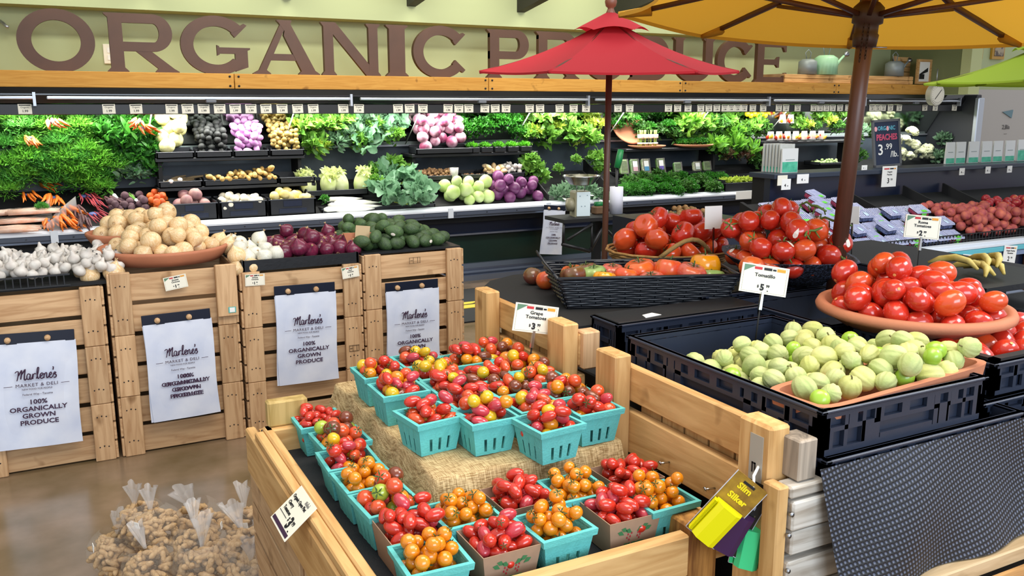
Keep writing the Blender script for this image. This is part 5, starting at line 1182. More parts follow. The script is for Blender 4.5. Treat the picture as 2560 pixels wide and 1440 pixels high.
def umbrella(label, base, top, rimc_s, R, N, ph, rise, fab, pole_r, finial=True, runner=True, vent=True, pole_end=.0, band=False):
    """base: foot point; top: unit axis; rimc_s: distance from the foot to the rim plane"""
    n = Vector(top).normalized(); q = Vector((0, 0, 1)).rotation_difference(n)
    t = T('umbrella', label, 'umbrella', base); t.rotation_mode = 'XYZ'; t.rotation_euler = q.to_euler()
    H = rimc_s; SG = .012
    P('pole', MB().tube([(0, 0, pole_end), (0, 0, H+rise+.02)], pole_r, 20), M_pole, t)
    V = [(R*math.cos(ph+2*PI*k/N), R*math.sin(ph+2*PI*k/N)) for k in range(N)]
    cn = MB(); K = 10
    for k in range(N):
        a, b = V[k], V[(k+1) % N]
        def f(u, v, a=a, b=b):
            x = (a[0]+(b[0]-a[0])*u)*v; y = (a[1]+(b[1]-a[1])*u)*v; sag = SG*math.sin(PI*u)*v; z = H+rise*(1-v)-.12*rise*math.sin(PI*v)-sag*(.3+.5*v)
            inn = 1-.035*math.sin(PI*u)*v; return (x*inn, y*inn, z)
        cn.grid(f, 9, 11)
    # drop hem
    for k in range(N):
        a, b = V[k], V[(k+1) % N]
        def f2(u, v, a=a, b=b):
            x = a[0]+(b[0]-a[0])*u; y = a[1]+(b[1]-a[1])*u; inn = 1-.035*math.sin(PI*u); sag = SG*math.sin(PI*u); return (x*inn, y*inn, H-sag*.8-.012*v)
        cn.grid(f2, 9, 2)
    P('canopy', cn, fab, t)
    if vent:
        vt = MB(); r0 = R*.30
        for k in range(N):
            a, b = V[k], V[(k+1) % N]
            def f3(u, v, a=a, b=b):
                s_ = v*.30; x = (a[0]+(b[0]-a[0])*u)*s_; y = (a[1]+(b[1]-a[1])*u)*s_; return (x, y, H+rise*(1-s_*.93)+.035*(1-v)+.012+.02*math.sin(PI*u)*v)
            vt.grid(f3, 7, 5)
        P('vent_flap', vt, fab, t)
    for k in range(N):
        a = V[k]; m = MB(); m.tube([(a[0]*.97, a[1]*.97, H-.004), (a[0]*.5, a[1]*.5, H+rise*.36-.014), (a[0]*.06, a[1]*.06, H+rise*.88)], .011, 4); P('rib', m, M_pole, t)
        pk = MB(); pk.tube([(a[0]*1.0, a[1]*1.0, H-.006), (a[0]*.86, a[1]*.86, H+rise*.10-.018)], [.010, .016], 6); P('rib_pocket', pk, fab, t)
        if runner:
            m = MB(); m.tube([(a[0]*.04, a[1]*.04, H+.005), (a[0]*.5, a[1]*.5, H+rise*.34-.02)], .009, 4); P('strut', m, M_pole, t)
    if runner: P('runner', MB().lathe([(pole_r, H-.085), (.034, H-.085), (.038, H-.05), (.034, H-.045), (.034, H-.02), (.045, H-.015), (.045, H+.03), (.03, H+.045), (pole_r, H+.045)], 20), mat('runner_brown', '#3C2820', .5), t)
    if finial: P('finial', MB().lathe([(.02, H+rise), (.03, H+rise+.03), (.02, H+rise+.05), (.018, H+rise+.06), (.03, H+rise+.07), (.036, H+rise+.095), (.03, H+rise+.12), (.012, H+rise+.135), (0, H+rise+.137)], 20), mat('finial_wood', '#7A4A35', .4), t)
    return t
M_yel = fabric('yellow_canvas', '#D9A535', .32); M_redf = fabric('red_canvas', '#B8222E', .25); M_grnf = fabric('lime_canvas', '#A9C63A', .3)
nax = Vector((.0647, -.0033, .998)).normalized(); rc = Vector((2.229, 1.957, 1.860)); foot = rc-nax*.86
u_ = umbrella('big yellow umbrella leaning over the crate table, seen from below', foot, nax, .86, .76, 8, 2.367-PI/8*0, .26, M_yel, .0245, finial=False, pole_end=.0)
ch = MB()
for (dx, L) in ((.052, .115), (.030, .10)):
    for k in range(int(L/.011)):
        pts = [(-dx+.004*math.cos(a2)*(1 if k % 2 else .3), -.035+.004*math.cos(a2)*(.3 if k % 2 else 1), .86-.03-.011*k+.0075*math.sin(a2)) for a2 in [2*PI*j/8 for j in range(8)]]
        ch.tube(pts, .0012, 4, closed=True)
P('lock_chain', ch, mat('rusty_iron', '#3A2A22', .6, metal=.6), u_); P('lock_pin', MB().tube([(0, 0, .775), (.04, -.05, .775)], .0025, 6), M_steel, u_)
rb = ad(1519, 640, 5.3); rt = ad(1523, 178, 5.25); ax_ = Vector((0, 0, 1)); rt2 = Vector((rt.x, rt.y, rt.z))
tx_ = Vector((-math.sin(YAW)*.035, -math.cos(YAW)*.035, 1)).normalized()
toR = math.atan2(RT[1], RT[0])
umbrella('smaller red umbrella with a round wooden finial in front of the sign', Vector((rt.x, rt.y, rt.z))-tx_*rt.z/tx_.z, tx_, rt.z/tx_.z-.0, .775, 6, toR, .30, M_redf, .019, runner=False)
S('floor_stand', MB().lathe([(.027, 0), (.22, 0), (.22, .03), (.05, .06), (.035, .2), (.027, .2)], 32), M_blackmat, 'round black iron plate on the floor under the red umbrella pole', 'stand', loc=(rt.x+.06, rt.y+.11, 0))
gt = ad(2618, 205, 6.0)
umbrella('lime green umbrella at the right edge of the photo', Vector((gt.x, gt.y, 0)), (0, 0, 1), gt.z, .79, 8, toR+.1, .27, M_grnf, .019)
# ================= SCALE STAND =================
sp = ay(1452, 540, 6.3); sz = sp.z; sx_, sy_ = sp.x, 6.3
t = T('scale_stand', 'black iron pedestal table carrying the produce scale', 'stand', (sx_+.1, sy_, 0))
P('stand_top', MB().box((sx_-.26, sy_-.16, sz-.03), (sx_+.42, sy_+.16, sz)), M_blackmat, t, True)
P('column', MB().box((sx_+.13, sy_-.03, 0), (sx_+.19, sy_+.03, sz-.03)), M_black, t, True)
P('foot', MB().box((sx_-.05, sy_-.25, 0), (sx_+.37, sy_+.25, .03)), M_black, t, True)
br = MB(); br.tube([(sx_-.25, sy_-.14, sz-.03), (sx_-.26, sy_-.15, sz-.2)], .012, 6).tube([(sx_-.27, sy_-.15, sz-.20), (sx_+.0, sy_-.15, sz-.28)], .016, 6).tube([(sx_+.0, sy_-.15, sz-.28), (sx_+.18, sy_-.1, sz-.05)], .016, 6).tube([(sx_-.22, sy_-.15, sz-.17), (sx_+.02, sy_-.15, sz-.05)], .012, 6).tube([(sx_+.02, sy_-.14, sz-.03), (sx_+.02, sy_-.15, sz-.28)], .010, 6)
br.tube([(sx_+.18, sy_, sz-.06), (sx_+.42, sy_, sz-.28)], .014, 6); P('bracket', br, M_black, t, True)
t = T('produce_scale', 'white faced produce scale with a steel bowl on the black stand', 'scale', (sx_, sy_, sz), -.2)
P('scale_body', MB().prism([(-.075, 0), (.06, 0), (.06, .20), (.05, .215), (-.065, .215), (-.075, .20)], 'y', -.06, .07), mat('khaki_enamel', '#8E8A70', .4), t)
P('scale_face', MB().box((-.062, -.068, .005), (.058, -.06, .208), ch=.004), mat('face_white', '#D6E6EA', .3), t)
P('side_dial', MB().lathe([(0, 0), (.06, 0), (.055, .05), (0, .07)], 24), mat('khaki_enamel', '#8E8A70', .4), t).matrix_local = Matrix.Translation((-.07, 0, .10)) @ Matrix.Rotation(-PI/2, 4, 'Y')
P('bowl_stem', MB().tube([(-.04, 0, .21), (-.04, 0, .27)], .004, 6).tube([(.03, 0, .21), (.03, 0, .27)], .004, 6), M_steel, t)
P('steel_bowl', MB().lathe([(.06, .26), (.10, .27), (.155, .335), (.16, .335), (.157, .342), (.15, .342), (.095, .278), (.0, .268)], 40), M_chrome, t)
dl = MB(); 
for (dx, z) in ((-.035, .175), (.03, .18), (-.02, .09), (.01, .09)): dl.box((dx-.005, -.0695, z-.004), (dx+.005, -.068, z+.004))
P('button', dl, mat('dial_grey', '#8BA0A8', .5), t)
rp = ay(1540, 530, 6.32); t = T('bag_roll', 'white roll of produce bags on a black spindle right of the red umbrella pole', 'bag roll', (rp.x, 6.32, sz)); P('paper_roll', MB().lathe([(0, 0), (.058, 0), (.058, .23), (0, .23)], 28), mat('paper_roll', '#D9DAE6', .8), t)
P('spindle', MB().tube([(0, 0, .0), (0, 0, .40)], .012, 10), M_black, t); P('green_grip', MB().tube([(0, 0, .39), (.02, 0, .47), (.035, 0, .545)], [.028, .03, .026], 10), mat('green_plastic', '#157A40', .4), t)
S('twist_tie_box', MB().box((-.07, -.04, 0), (.05, .04, .07), ch=.01), mat('brown_box', '#6C5136', .7), 'small brown box with torn top on the scale stand behind the pole', 'box', loc=(ay(1500, 520, 6.35).x, 6.35, sz))
S('green_tape_roll', MB().tube([(-.05, 0, .085), (.05, 0, .085)], .022, 14), mat('green_plastic', '#157A40', .4), 'green roll resting on the brown box by the red umbrella pole', 'roll', loc=(ay(1500, 520, 6.35).x, 6.35, sz))
# hanging dial scale far right
hp = ay(2340, 237, 7.2); t = T('dial_scale', 'round cream dial scale hanging before the right end of the wooden fascia', 'scale', hp)
P('dial_case', MB().prism([(.125*math.cos(2*PI*k/40), .125*math.sin(2*PI*k/40)) for k in range(40)], 'y', -.02, .05), mat('pale_metal', '#C9C6B8', .4, metal=.3), t)
P('dial_face', MB().prism([(.108*math.cos(2*PI*k/40), .108*math.sin(2*PI*k/40)) for k in range(40)], 'y', -.026, -.02), M_cream, t)
tk = MB()
for k in range(24):
    a = 2*PI*k/24; tk.prism([(.088*math.cos(a)+.002, .088*math.sin(a)), (.1*math.cos(a)+.002, .1*math.sin(a)), (.1*math.cos(a)-.002, .1*math.sin(a)), (.088*math.cos(a)-.002, .088*math.sin(a)+.001)], 'y', -.028, -.026)
P('dial_ticks', tk, M_ink, t); P('needle', MB().prism([(-.05, -.05), (-.045, -.055), (.06, .055), (.055, .06)], 'y', -.03, -.028), M_ink, t)
P('hanger', MB().tube([(0, .01, .12), (0, .01, .3)], .006, 6), M_steel, t)
# ================= THINGS ON THE SHELF BESIDE THE SIGN =================
for i, (a, b2, y0, lab) in enumerate(((1962, 2126, 181, 'pale pine crate lying on the wooden fascia shelf under the watering cans'), (2132, 2282, 184, 'darker pine crate lying on the fascia shelf behind the yellow umbrella pole'))):
    pa = ay(a, 207, 7.68); pb = ay(b2, 209, 7.68); t = T('shelf_crate', lab, 'crate', (pa.x, 7.68, 1.86)); w_ = pb.x-pa.x; m = MB()
    for z in (0.004, .052): m.box((0, 0, z), (w_, .02, z+.044), ch=.002).box((0, .4, z), (w_, .42, z+.044), ch=.002)
    P('front_slats', m, pine('x'), t)
    P('end_panel', MB().box((-.0, .02, .002), (.022, .4, .1)), crate_wood('y'), t); P('end_panel', MB().box((w_-.022, .02, .002), (w_, .4, .1)), crate_wood('y'), t); P('slat_top', MB().box((.022, .02, .085), (w_-.022, .4, .097)), crate_wood('x'), t)
M_galv = mat('galvanised', '#8C9494', .5, metal=.3); M_mint = mat('mint_enamel', '#A9D9AE', .4)
def can(px, py, Y, s, m, label, rib=0, spout=1):
    p = ay(px, py, Y); p.z = 1.96; t = T('watering_can', label, 'watering can', p); t.scale = (s,)*3
    P('can_body', MB().lathe([(0, 0), (.12, 0), (.115, .16), (.07, .19), (.06, .19), (.06, .17), (0, .17)], 40, fn=(lambda a, z: 1+.025*math.cos(20*a)) if rib else None), m, t)
    P('can_handle', MB().tube([(-.02, 0, .18), (-.05, 0, .27), (.0, 0, .31), (.05, 0, .27), (.03, 0, .18)], .006, 6), M_galv, t)
    if spout: P('spout', MB().tube([(.10, 0, .05), (.2, 0, .15), (.26, 0, .2)], [.03, .014, .012], 10), m, t); P('rose', MB().tube([(.25, 0, .19), (.285, 0, .215)], [.014, .035], 12), M_steel, t)
    return t
can(2018, 180, 7.75, .9, M_galv, 'grey galvanised watering can left of the mint green one', spout=0)
can(2063, 178, 7.72, 1.15, M_mint, 'mint green ribbed watering can with a long spout on the pale crate', rib=1)
can(2235, 182, 7.75, .95, M_galv, 'grey galvanised can right of the yellow umbrella pole')
p = ay(2250, 182, 7.95); t = T('standing_crate', 'small pine crate standing upright behind the right watering can', 'crate', (p.x-.1, 7.98, 1.96)); m = MB()
for k in range(4): m.box((0, 0, .01+.062*k), (.42, .02, .065+.062*k), ch=.002)
P('slat_panel', m, pine('x'), t); P('end_post', MB().box((0, -.02, 0), (.03, .02, .26)).box((.39, -.02, 0), (.42, .02, .26)), crate_wood('z'), t)
p = ay(2310, 185, 7.66); t = T('framed_notice', 'small wooden frame with a black and white notice at the shelf end', 'picture', (p.x-.12, 7.66, 1.87)); P('frame', MB().box((0, 0, 0), (.26, .03, .03)).box((0, 0, .27), (.26, .03, .3)).box((0, 0, .03), (.03, .03, .27)).box((.23, 0, .03), (.26, .03, .27)), pine('x'), t); P('notice', MB().box((.03, .012, .03), (.23, .02, .27)), M_white, t); P('notice_print', MB().box((.05, .008, .06), (.14, .012, .12)).prism([(.05, .12), (.2, .2), (.2, .15), (.1, .12)], 'y', .009, .012), M_ink, t)
# ================= BERRY AND PEACH CASE =================
IX0, IX1 = 4.22, 9.6
t = T('berry_case', 'blue-black sloping display case of berries and peaches at the right', 'display case', (IX0, 3.8, 0))
P('case_body', MB().prism([(3.86, .1), (3.86, .64), (3.9, .66), (4.62, .80), (4.62, .1)], 'x', IX0+.02, IX1), M_navy, t, True)
P('slope_deck', MB().prism([(3.84, .655), (3.84, .67), (4.66, .93), (4.66, .9)], 'x', IX0, IX1), M_blackmat, t, True)
P('rear_panel', MB().box((4.47, 4.66, .75), (IX1, 4.72, 1.1)), M_navy, t, True)
P('back_counter', MB().box((4.45, 4.60, 1.10), (IX1, 4.86, 1.135), ch=.004), mat('slate_top', '#2A3444', .35), t, True)
P('counter_body', MB().box((4.47, 4.72, 0), (IX1, 4.84, 1.1)), M_blackmat, t, True)
P('lip_white', MB().box((IX0-.02, 3.775, .67), (IX1, 3.84, .692), ch=.003), m_lip, t, True)
P('lip_white', MB().box((IX0-.02, 3.765, .652), (IX1, 3.79, .672), ch=.003), m_lip, t, True)
P('lip_teal', MB().box((IX0-.02, 3.762, .615), (IX1, 3.785, .650), ch=.003), mat('teal_band', '#5FB8C6', .3, spec=.6), t, True)
P('lip_blue', MB().box((IX0-.02, 3.775, .575), (IX1, 3.80, .612), ch=.003), mat('blue_band', '#8FA3C8', .3, metal=.4), t, True)
P('front_kick', MB().box((IX0, 3.80, .0), (IX1, 3.86, .58)), M_navy, t, True)
P('lower_bumper', MB().box((IX0, 3.76, .25), (IX1, 3.80, .32), ch=.01), m_bump, t, True)
P('case_end', MB().prism([(3.8, .1), (3.8, .69), (4.0, .73), (4.66, .95), (4.66, .1)], 'x', IX0-.02, IX0+.01), M_blackmat, t, True)
def sl(px, py, up=0):    # photo pixel -> sloping deck of the berry case
    r = ray(px, py); k = .26/.82; a0 = .67-k*3.84+up; tt = (a0-EYE)/(r[2]-k*r[1]); return Vector(CP+r*tt)
# dividers
dv = []
for (a, b2) in (((2190, 500), (2330, 650)), ((2285, 475), (2470, 610)), ((2380, 470), (2560, 590))):
    p = sl(*a, .02); q = sl(*b2, .02); m = MB(); 
    x = (p.x+q.x)/2; m.prism([(3.86, .66), (3.86, .74), (4.64, 1.0), (4.64, .91)], 'x', x-.008, x+.008); S('case_divider', m, M_blackmat, 'thin black divider between the fruit bays of the sloping case', 'divider', 'dividers of the fruit case')
    dv.append(x)
# wire fence at the front
wf = MB(); x = IX0+.02
while x < IX1-.3: wf.box((x, 3.846, .67), (x+.006, 3.852, .745)); x += .034
wf.box((IX0, 3.845, .742), (IX1, 3.853, .748)).box((IX0, 3.845, .70), (IX1, 3.853, .705)); S('wire_fence', wf, M_black, 'black wire fence along the front of the sloping fruit case', 'wire fence')
# clamshells of berries
M_clam = mat('clamshell_lid', '#B9BCD6', .12, spec=1.0, col2='#9CA2C4', scale=30, bump=.6, bscale=70); M_berb = mat('blueberries', '#39415F', .5, col2='#5E6A94', scale=60, sharp=(.4, .6), bump=1, bscale=90); M_bers = mat('raspberries', '#7A1E38', .5, col2='#A33A56', scale=60, bump=1, bscale=90); M_lime = mat('lime_label', '#6FD64A', .5); M_oval = mat('oval_label', '#BFD3E6', .5)
def clam(m, lab):
    a = MB().box((-.058, -.05, 0), (.058, .05, .036), ch=.01).mesh('berries', m); b = MB().box((-.062, -.054, .036), (.062, .054, .046), ch=.004).mesh('clamshell_lid', M_clam)
    c = MB()
    for k in range(8): c.box((-.06+.0155*k, -.052, .046), (-.06+.0155*k+.008, .052, .052), ch=.002)
    return a, b, c.mesh('lid_ribs', M_clam)
CA = {'blue': clam(M_berb, 0), 'rasp': clam(M_bers, 0)}
lbl1 = MB().box((-.025, -.0565, .006), (.02, -.055, .04)).box((-.025, -.055, .052), (.02, -.03, .054)).mesh('label', M_lime); lbl2 = MB().lathe([(0, 0), (.022, 0), (.022, .002), (0, .002)], 16, c=(.0, -.02, .052), sx=.8, sy=1.2).mesh('label', M_oval)
def put_clam(x, y, z, kind, lab, grp, rz):
    t = T('berry_clamshell', lab, 'berry box', (x, y, z), group=grp); t.rotation_euler = (math.atan(.317)+.12, 0, rz); A_ = CA[kind]; P('berries', A_[0], None, t, kind='stuff'); P('clamshell_lid', A_[1], None, t); P('lid_ribs', A_[2], None, t); P('label', lbl1 if kind == 'rasp' else lbl2, None, t)
k_ = .26/.82
for col, (cx0, kind) in enumerate(((4.30, 'blue'), (4.44, 'blue'), (4.58, 'rasp'), (4.72, 'rasp'), (4.86, 'blue'), (5.0, 'rasp'), (5.14, 'rasp'), (5.28, 'blue'), (5.42, 'rasp'))):
    for row in range(7):
        y = 3.91+row*.098; 
        if col > 5 and row > 4: continue
        kd = kind if (row+col) % 3 else ('rasp' if kind == 'blue' else 'blue')
        z = .675+k_*(y-3.84)+.005+(.05 if (row % 2 and col % 2 == 0) else 0)
        put_clam(cx0+.02*(row % 2), y, z, kd, 'clear clamshell of %s in the left bay of the fruit case' % ('dark blueberries' if kd == 'blue' else 'red raspberries'), 'clamshells of '+('blueberries' if kd == 'blue' else 'raspberries'), rr(-.15, .15))
# strawberries stack, upper left
for i in range(6):
    p = sl(2040+9*i, 500+16*i, .1); put_clam(p.x, p.y+.03, p.z, 'rasp', 'clear clamshell of red berries with lime label in the short column behind the berry boxes', 'red berry boxes in the rear column', .3)
# peaches and nectarines
M_pch = mat('peach_skin', '#C56A4E', .7, col2='#93334A', scale=24, randv=.15); M_nec = mat('nectarine_skin', '#A92D35', .35, col2='#D88A3A', scale=12, sharp=(.3, .42), randv=.12); M_apr = mat('apricot_skin', '#D98A3A', .6, col2='#C05A3A', scale=14, randv=.1)
def peach(m, nm): 
    def f(u, v): a = 2*PI*u; an = -PI/2+PI*v; q = 1-.10*math.exp(-((a-PI)/.28)**2); z = math.sin(an)*.033; z -= .007*((v-.8)/.2)**2 if v > .8 else 0; return (.036*math.cos(an)*q*math.cos(a), .036*math.cos(an)*q*math.sin(a), z)
    return MB().grid(f, 20, 10, closeu=True).mesh(nm, m)
PROTO['peach'] = (peach(M_pch, 'peach'), None, None); PROTO['nectarine'] = (peach(M_nec, 'nectarine'), None, None); PROTO['apricot'] = (peach(M_apr, 'apricot'), None, None)
rg = np.random.RandomState(8); fl = lambda x, y: .68+k_*(y-3.84)
def bay(x0, x1, y0, y1, n, key, lab, grp, cat, s0=.9, s1=1.05, alt=None, r=.034):
    for (x, y, z, r_) in pack(n, r, rectin(x0, x1, y0, y1), fl, rg, lambda x, y: .0, K=12):
        k = key if (alt is None or rg.rand() > .12) else alt; place(key if k == key else alt, k, (x, y, z), lab if k == key else lab.replace('nectarine', 'orange apricot'), grp if k == key else grp+' apricots', cat if k == key else 'apricot', rr(s0, s1))
bay(5.62, 6.25, 3.87, 4.38, 90, 'peach', 'fuzzy rose peach in the bay right of the berry boxes', 'peaches in the left fruit bay', 'peach')
bay(6.29, 7.15, 3.87, 4.52, 125, 'nectarine', 'dark red nectarine in the middle fruit bay behind the roma sign', 'nectarines in the middle bay', 'nectarine', alt='apricot')
bay(7.20, 8.1, 3.87, 4.58, 105, 'peach', 'rose orange peach in the fruit bay at the right edge of the photo', 'peaches in the right fruit bay', 'peach')
# case price tags
M_tagw = M_white
def mini(px, py, Y, w_, h_, lab, txt='4.99', ry=0, lines=None):
    p = ay(px, py, Y); t = T('price_tag', lab, 'price tag', p, rot=(0, ry, 0)); P('card', MB().box((-w_/2, -.002, -h_/2), (w_/2, .002, h_/2)), M_white, t)
    tx = MB()
    if lines:
        for i, l in enumerate(lines): text_into(tx, l, h_*.11, 0, h_*(.22-.13*i), -.003, bold=.01)
        P('red_print', MB().box((-w_*.4, -.0035, h_*.34), (-w_*.05, -.002, h_*.40)), M_red, t); P('dark_print', MB().box((0, -.0035, h_*.34), (w_*.25, -.002, h_*.40)), M_ink, t); P('orange_print', MB().box((w_*.28, -.0035, h_*.34), (w_*.4, -.002, h_*.40)), M_org, t)
    text_into(tx, txt[0], h_*(.34 if lines else .4), -.01, -h_*.22 if lines else -h_*.1, -.003, bold=.02); text_into(tx, txt[2:], h_*.15, w_*.16, -h_*.16, -.003); P('lettering', tx, M_ink, t); return t
mini(2223, 441, 4.585, .155, .155, 'large white price card reading Organic Peaches 3.99 hanging from the black counter', '3.99', 0, ['Organic', 'Peaches'])
mini(2418, 662, 3.755, .125, .14, 'white price card reading Organic Strawberries 4.99 on the teal lip', '4.99', .14, ['Organic', 'Strawberries'])
mini(2524, 637, 3.755, .14, .13, 'white price card reading 2.99 at the right end of the teal lip', '2.99', .1, ['Organic Peaches', 'Nectarines'])
mini(2237, 668, 3.75, .05, .07, 'small blank white tag hanging from the white lip below the berries', '1.99')
for (px, py, w_, h_, lab) in ((1965, 461, .085, .075, 'lower small white tag on the counter front near the seed packets'), (2007, 447, .11, .065, 'wider white tag on the counter front right of the lower small one'), (2161, 419, .055, .035, 'small white tag on the counter edge left of the peaches card'), (2405, 429, .06, .055, 'small white tag on the counter edge below the first white pouches'), (2470, 425, .06, .055, 'small white tag on the counter edge below the middle white pouches'), (2524, 423, .06, .055, 'small white tag on the counter edge near the right photo border')):
    mini(px, py, 4.59, w_, h_, lab)
p = ay(1925, 453, 4.58); t = T('price_tag', 'cream price tag on the dark end of the berry counter', 'price tag', (4.52, 4.592, p.z)); P('card', MB().box((-.05, -.002, -.035), (.04, .002, .035)), M_cream, t)
# chalkboard
cb0 = ay(2168, 405, 4.72); t = T('chalkboard', 'grey framed chalkboard reading Organic Peaches 3.99/lb. standing on the counter', 'sign', (ay(2220, 405, 4.75).x, 4.75, 1.137), rot=(-.12, -.05, -.12))
wB, hB = .27, .365
P('frame', MB().box((-wB/2, -.008, 0), (wB/2, .008, .02)).box((-wB/2, -.008, hB-.018), (wB/2, .008, hB)).box((-wB/2, -.008, 0), (-wB/2+.018, .008, hB)).box((wB/2-.018, -.008, 0), (wB/2, .008, hB)), mat('frame_grey', '#5A5C60', .5), t)
P('slate', MB().box((-wB/2+.01, -.003, .01), (wB/2-.01, .006, hB-.01)), mat('slate_blue', '#1E2A45', .6), t)
P('foot', MB().box((-.05, -.025, 0), (.05, -.008, .012)), M_black, t)
tx = MB(); text_into(tx, 'ORGANIC', .044, 0, .297, -.005, bold=.03, sx=.85); P('top_word', tx, mat('chalk_teal', '#5FA9BE', .8), t)
tx = MB(); text_into(tx, 'PEACHES', .062, 0, .228, -.005, bold=.04, sx=.80); P('middle_word', tx, mat('chalk_pink', '#C8506E', .8), t)
tx = MB(); text_into(tx, '3', .115, -.065, .132, -.005, bold=.01); text_into(tx, '.99', .062, .012, .155, -.005, bold=.01); text_into(tx, '/lb.', .065, .068, .095, -.005, bold=.01); P('price_words', tx, M_white, t)
P('peach_drawing', MB().prism([(-.104+.014*math.cos(a2), .295+.019*math.sin(a2)) for a2 in [2*PI*k/12 for k in range(12)]], 'y', -.007, -.005).prism([(.010+.011*math.cos(a2), .295+.019*math.sin(a2)) for a2 in [2*PI*k/12 for k in range(12)]], 'y', -.007, -.005), mat('chalk_rose', '#E8A7AE', .8), t)
# seed pouches
M_pw = mat('pouch_white', '#DADCD9', .4, spec=.6, bump=.3, bscale=12); M_pg = mat('pouch_green', '#2FA080', .45, col2='#5FC7A2', scale=26); M_clear = mat('clear_box', '#C9CCC6', .2, spec=.8, col2='#A8AAA4', scale=10)
def pouch(px, py, w_, h_, lab, green=.3, Y=4.78, m=None):
    p = ay(px, py, Y); t = T('white_pouch', lab, 'pouch', (p.x, Y, 1.137)); 
    P('pouch_body', MB().prism([(-.009, 0), (.009, 0), (.005, h_), (-.005, h_)], 'x', -w_/2, w_/2), m or M_pw, t)
    P('green_print', MB().prism([(-.0102, .004), (-.0092, .004), (-.0092+.004*green, h_*green), (-.0102+.004*green, h_*green)], 'x', -w_/2+.003, w_/2-.003), M_pg, t)
    P('word_print', MB().box((-w_*.28, -.0085, h_*.52), (w_*.28, -.0060, h_*.55)), mat('grey_words', '#8E9A98', .6), t); return t
for i, (px, w_) in enumerate(((2372, .105), (2398, .115), (2430, .125), (2462, .125), (2490, .12), (2520, .125))):
    pouch(px, 408, w_, .175, 'slim white pouch with green print on the black counter, number %s from the chalkboard' % ('one', 'two', 'three', 'four', 'five', 'six')[i] if False else 'slim white pouch with green print, %s in the counter row right of the chalkboard' % ('first', 'second', 'third', 'fourth', 'fifth', 'sixth')[i], green=.26)
pouch(2550, 408, .12, .18, 'wide white and green box ending the pouch row at the photo edge', .5)
for i in range(7):
    t = pouch(1972-8*i, 425, .15 if i == 0 else .14, .17 if i == 0 else .20, 'clear white packet standing in the box at the left counter end, %s from the front' % ('first', 'second', 'third', 'fourth', 'fifth', 'sixth', 'seventh')[i], .45 if i == 0 else .2, Y=4.66+.027*i, m=M_clear if i else M_pw)
# floor mat with a yellow sticker seen between the crates and the tray
p = az(1185, 765, .0); S('floor_mat', MB().box((p.x-.5, p.y-.5, 0), (p.x+.9, p.y+.6, .012)), M_blackmat, 'black rubber floor mat behind the avocado crates', 'mat')
S('floor_decal', MB().box((p.x-.22, p.y-.1, .012), (p.x+.10, p.y+.0, .016)).prism([(p.x-.3, p.y+.02), (p.x+.0, p.y+.04), (p.x+.1, p.y+.1), (p.x-.3, p.y+.12)], 'z', .012, .015), mat('yellow_decal', '#D8C23A', .5), 'yellow decal on the black floor mat', 'decal')
# ================= GOODS IN THE LONG CHILLER =================
def dk(px, py, up=0):    # photo pixel -> sloping deck of the long chiller
    r = ray(px, py); k = .27/.62; a0 = .665-k*7.36+up; tt = (a0-EYE)/(r[2]-k*r[1]); return Vector(CP+r*tt)
DZ = lambda x, y: .665+.435*(y-7.36)
# ---- shelves and bins ----
def shelf(px0, px1, py, Y, z, lab, depth=.3):
    a = ay(px0, py, Y); b = ay(px1, py, Y)
    t = T('chiller_shelf', lab, 'shelf', (a.x, Y, z)); P('shelf_board', MB().box((a.x, Y, z-.03), (b.x, Y+depth, z), ch=.004), M_black, t, True)
    P('shelf_bracket', MB().box((a.x+.02, Y+.05, .80), (a.x+.05, Y+depth, z-.03)), M_blackmat, t, True); P('shelf_bracket', MB().box((b.x-.05, Y+.05, .80), (b.x-.02, Y+depth, z-.03)), M_blackmat, t, True); return a.x, b.x
def tray_(x0, x1, y0, y1, z, h, lab, m=None, tilt=0):
    t = T('black_bin', lab, 'bin', ((x0+x1)/2, y0, z), rot=(tilt, 0, 0)); w = (x1-x0)/2; d = y1-y0; m = m or M_black; e = .008
    P('bin_body', MB().box((-w, 0, 0), (w, d, .006)).box((-w, 0, 0), (w, e, h)).box((-w, d-e, 0), (w, d, h*1.6)).box((-w, 0, 0), (-w+e, d, h*1.3)).box((w-e, 0, 0), (w, d, h*1.3)), m, t); 
    P('bin_rim', MB().box((-w-.004, -.004, h-.006), (w+.004, e, h), ch=.002), mat('bin_edge', '#3A3E46', .35), t); return t
U = 1.185   # upper shelf level
ux0, ux1 = shelf(388, 762, 388, 7.66, U, 'upper black shelf under the four root vegetable bins')
u2a, u2b = shelf(1030, 1345, 378, 7.66, 1.165, 'upper black shelf under the radicchio and the microgreens')
u3a, u3b = shelf(1565, 1800, 372, 7.66, 1.16, 'upper black shelf under the herb dishes')
u4a, u4b = shelf(1912, 2150, 355, 7.66, 1.20, 'upper black shelf under the bags of small peppers')
zm = ay(600, 462, 7.62).z; m1a, m1b = shelf(395, 790, 462, 7.60, zm, 'middle black shelf under the parsnip bins')
m2a, m2b = shelf(1040, 1345, 448, 7.60, ay(1180, 448, 7.6).z, 'middle black shelf under the mushrooms and ginger'); zm2 = ay(1180, 448, 7.6).z
m3a, m3b = shelf(1565, 1815, 430, 7.60, ay(1690, 430, 7.6).z, 'middle black shelf under the packed salad boxes'); zm3 = ay(1690, 430, 7.6).z
rg = np.random.RandomState(15)
def veg(key, mb, m, nm=None): PROTO[key] = ((mb.mesh(nm or key, m) if isinstance(mb, MB) else mb), None, None)
veg('celeriac', ball(sph(.062, .056, .004), 16, 10, 7, .04), mat('celeriac_skin', '#C9C46E', .7, col2='#E0DBA8', scale=30, bump=.6, bscale=50), 'celeriac')
veg('black_radish', ball(sph(.026, .03), 10, 7), mat('black_radish_skin', '#1D201E', .7, var=.4), 'black_radish')
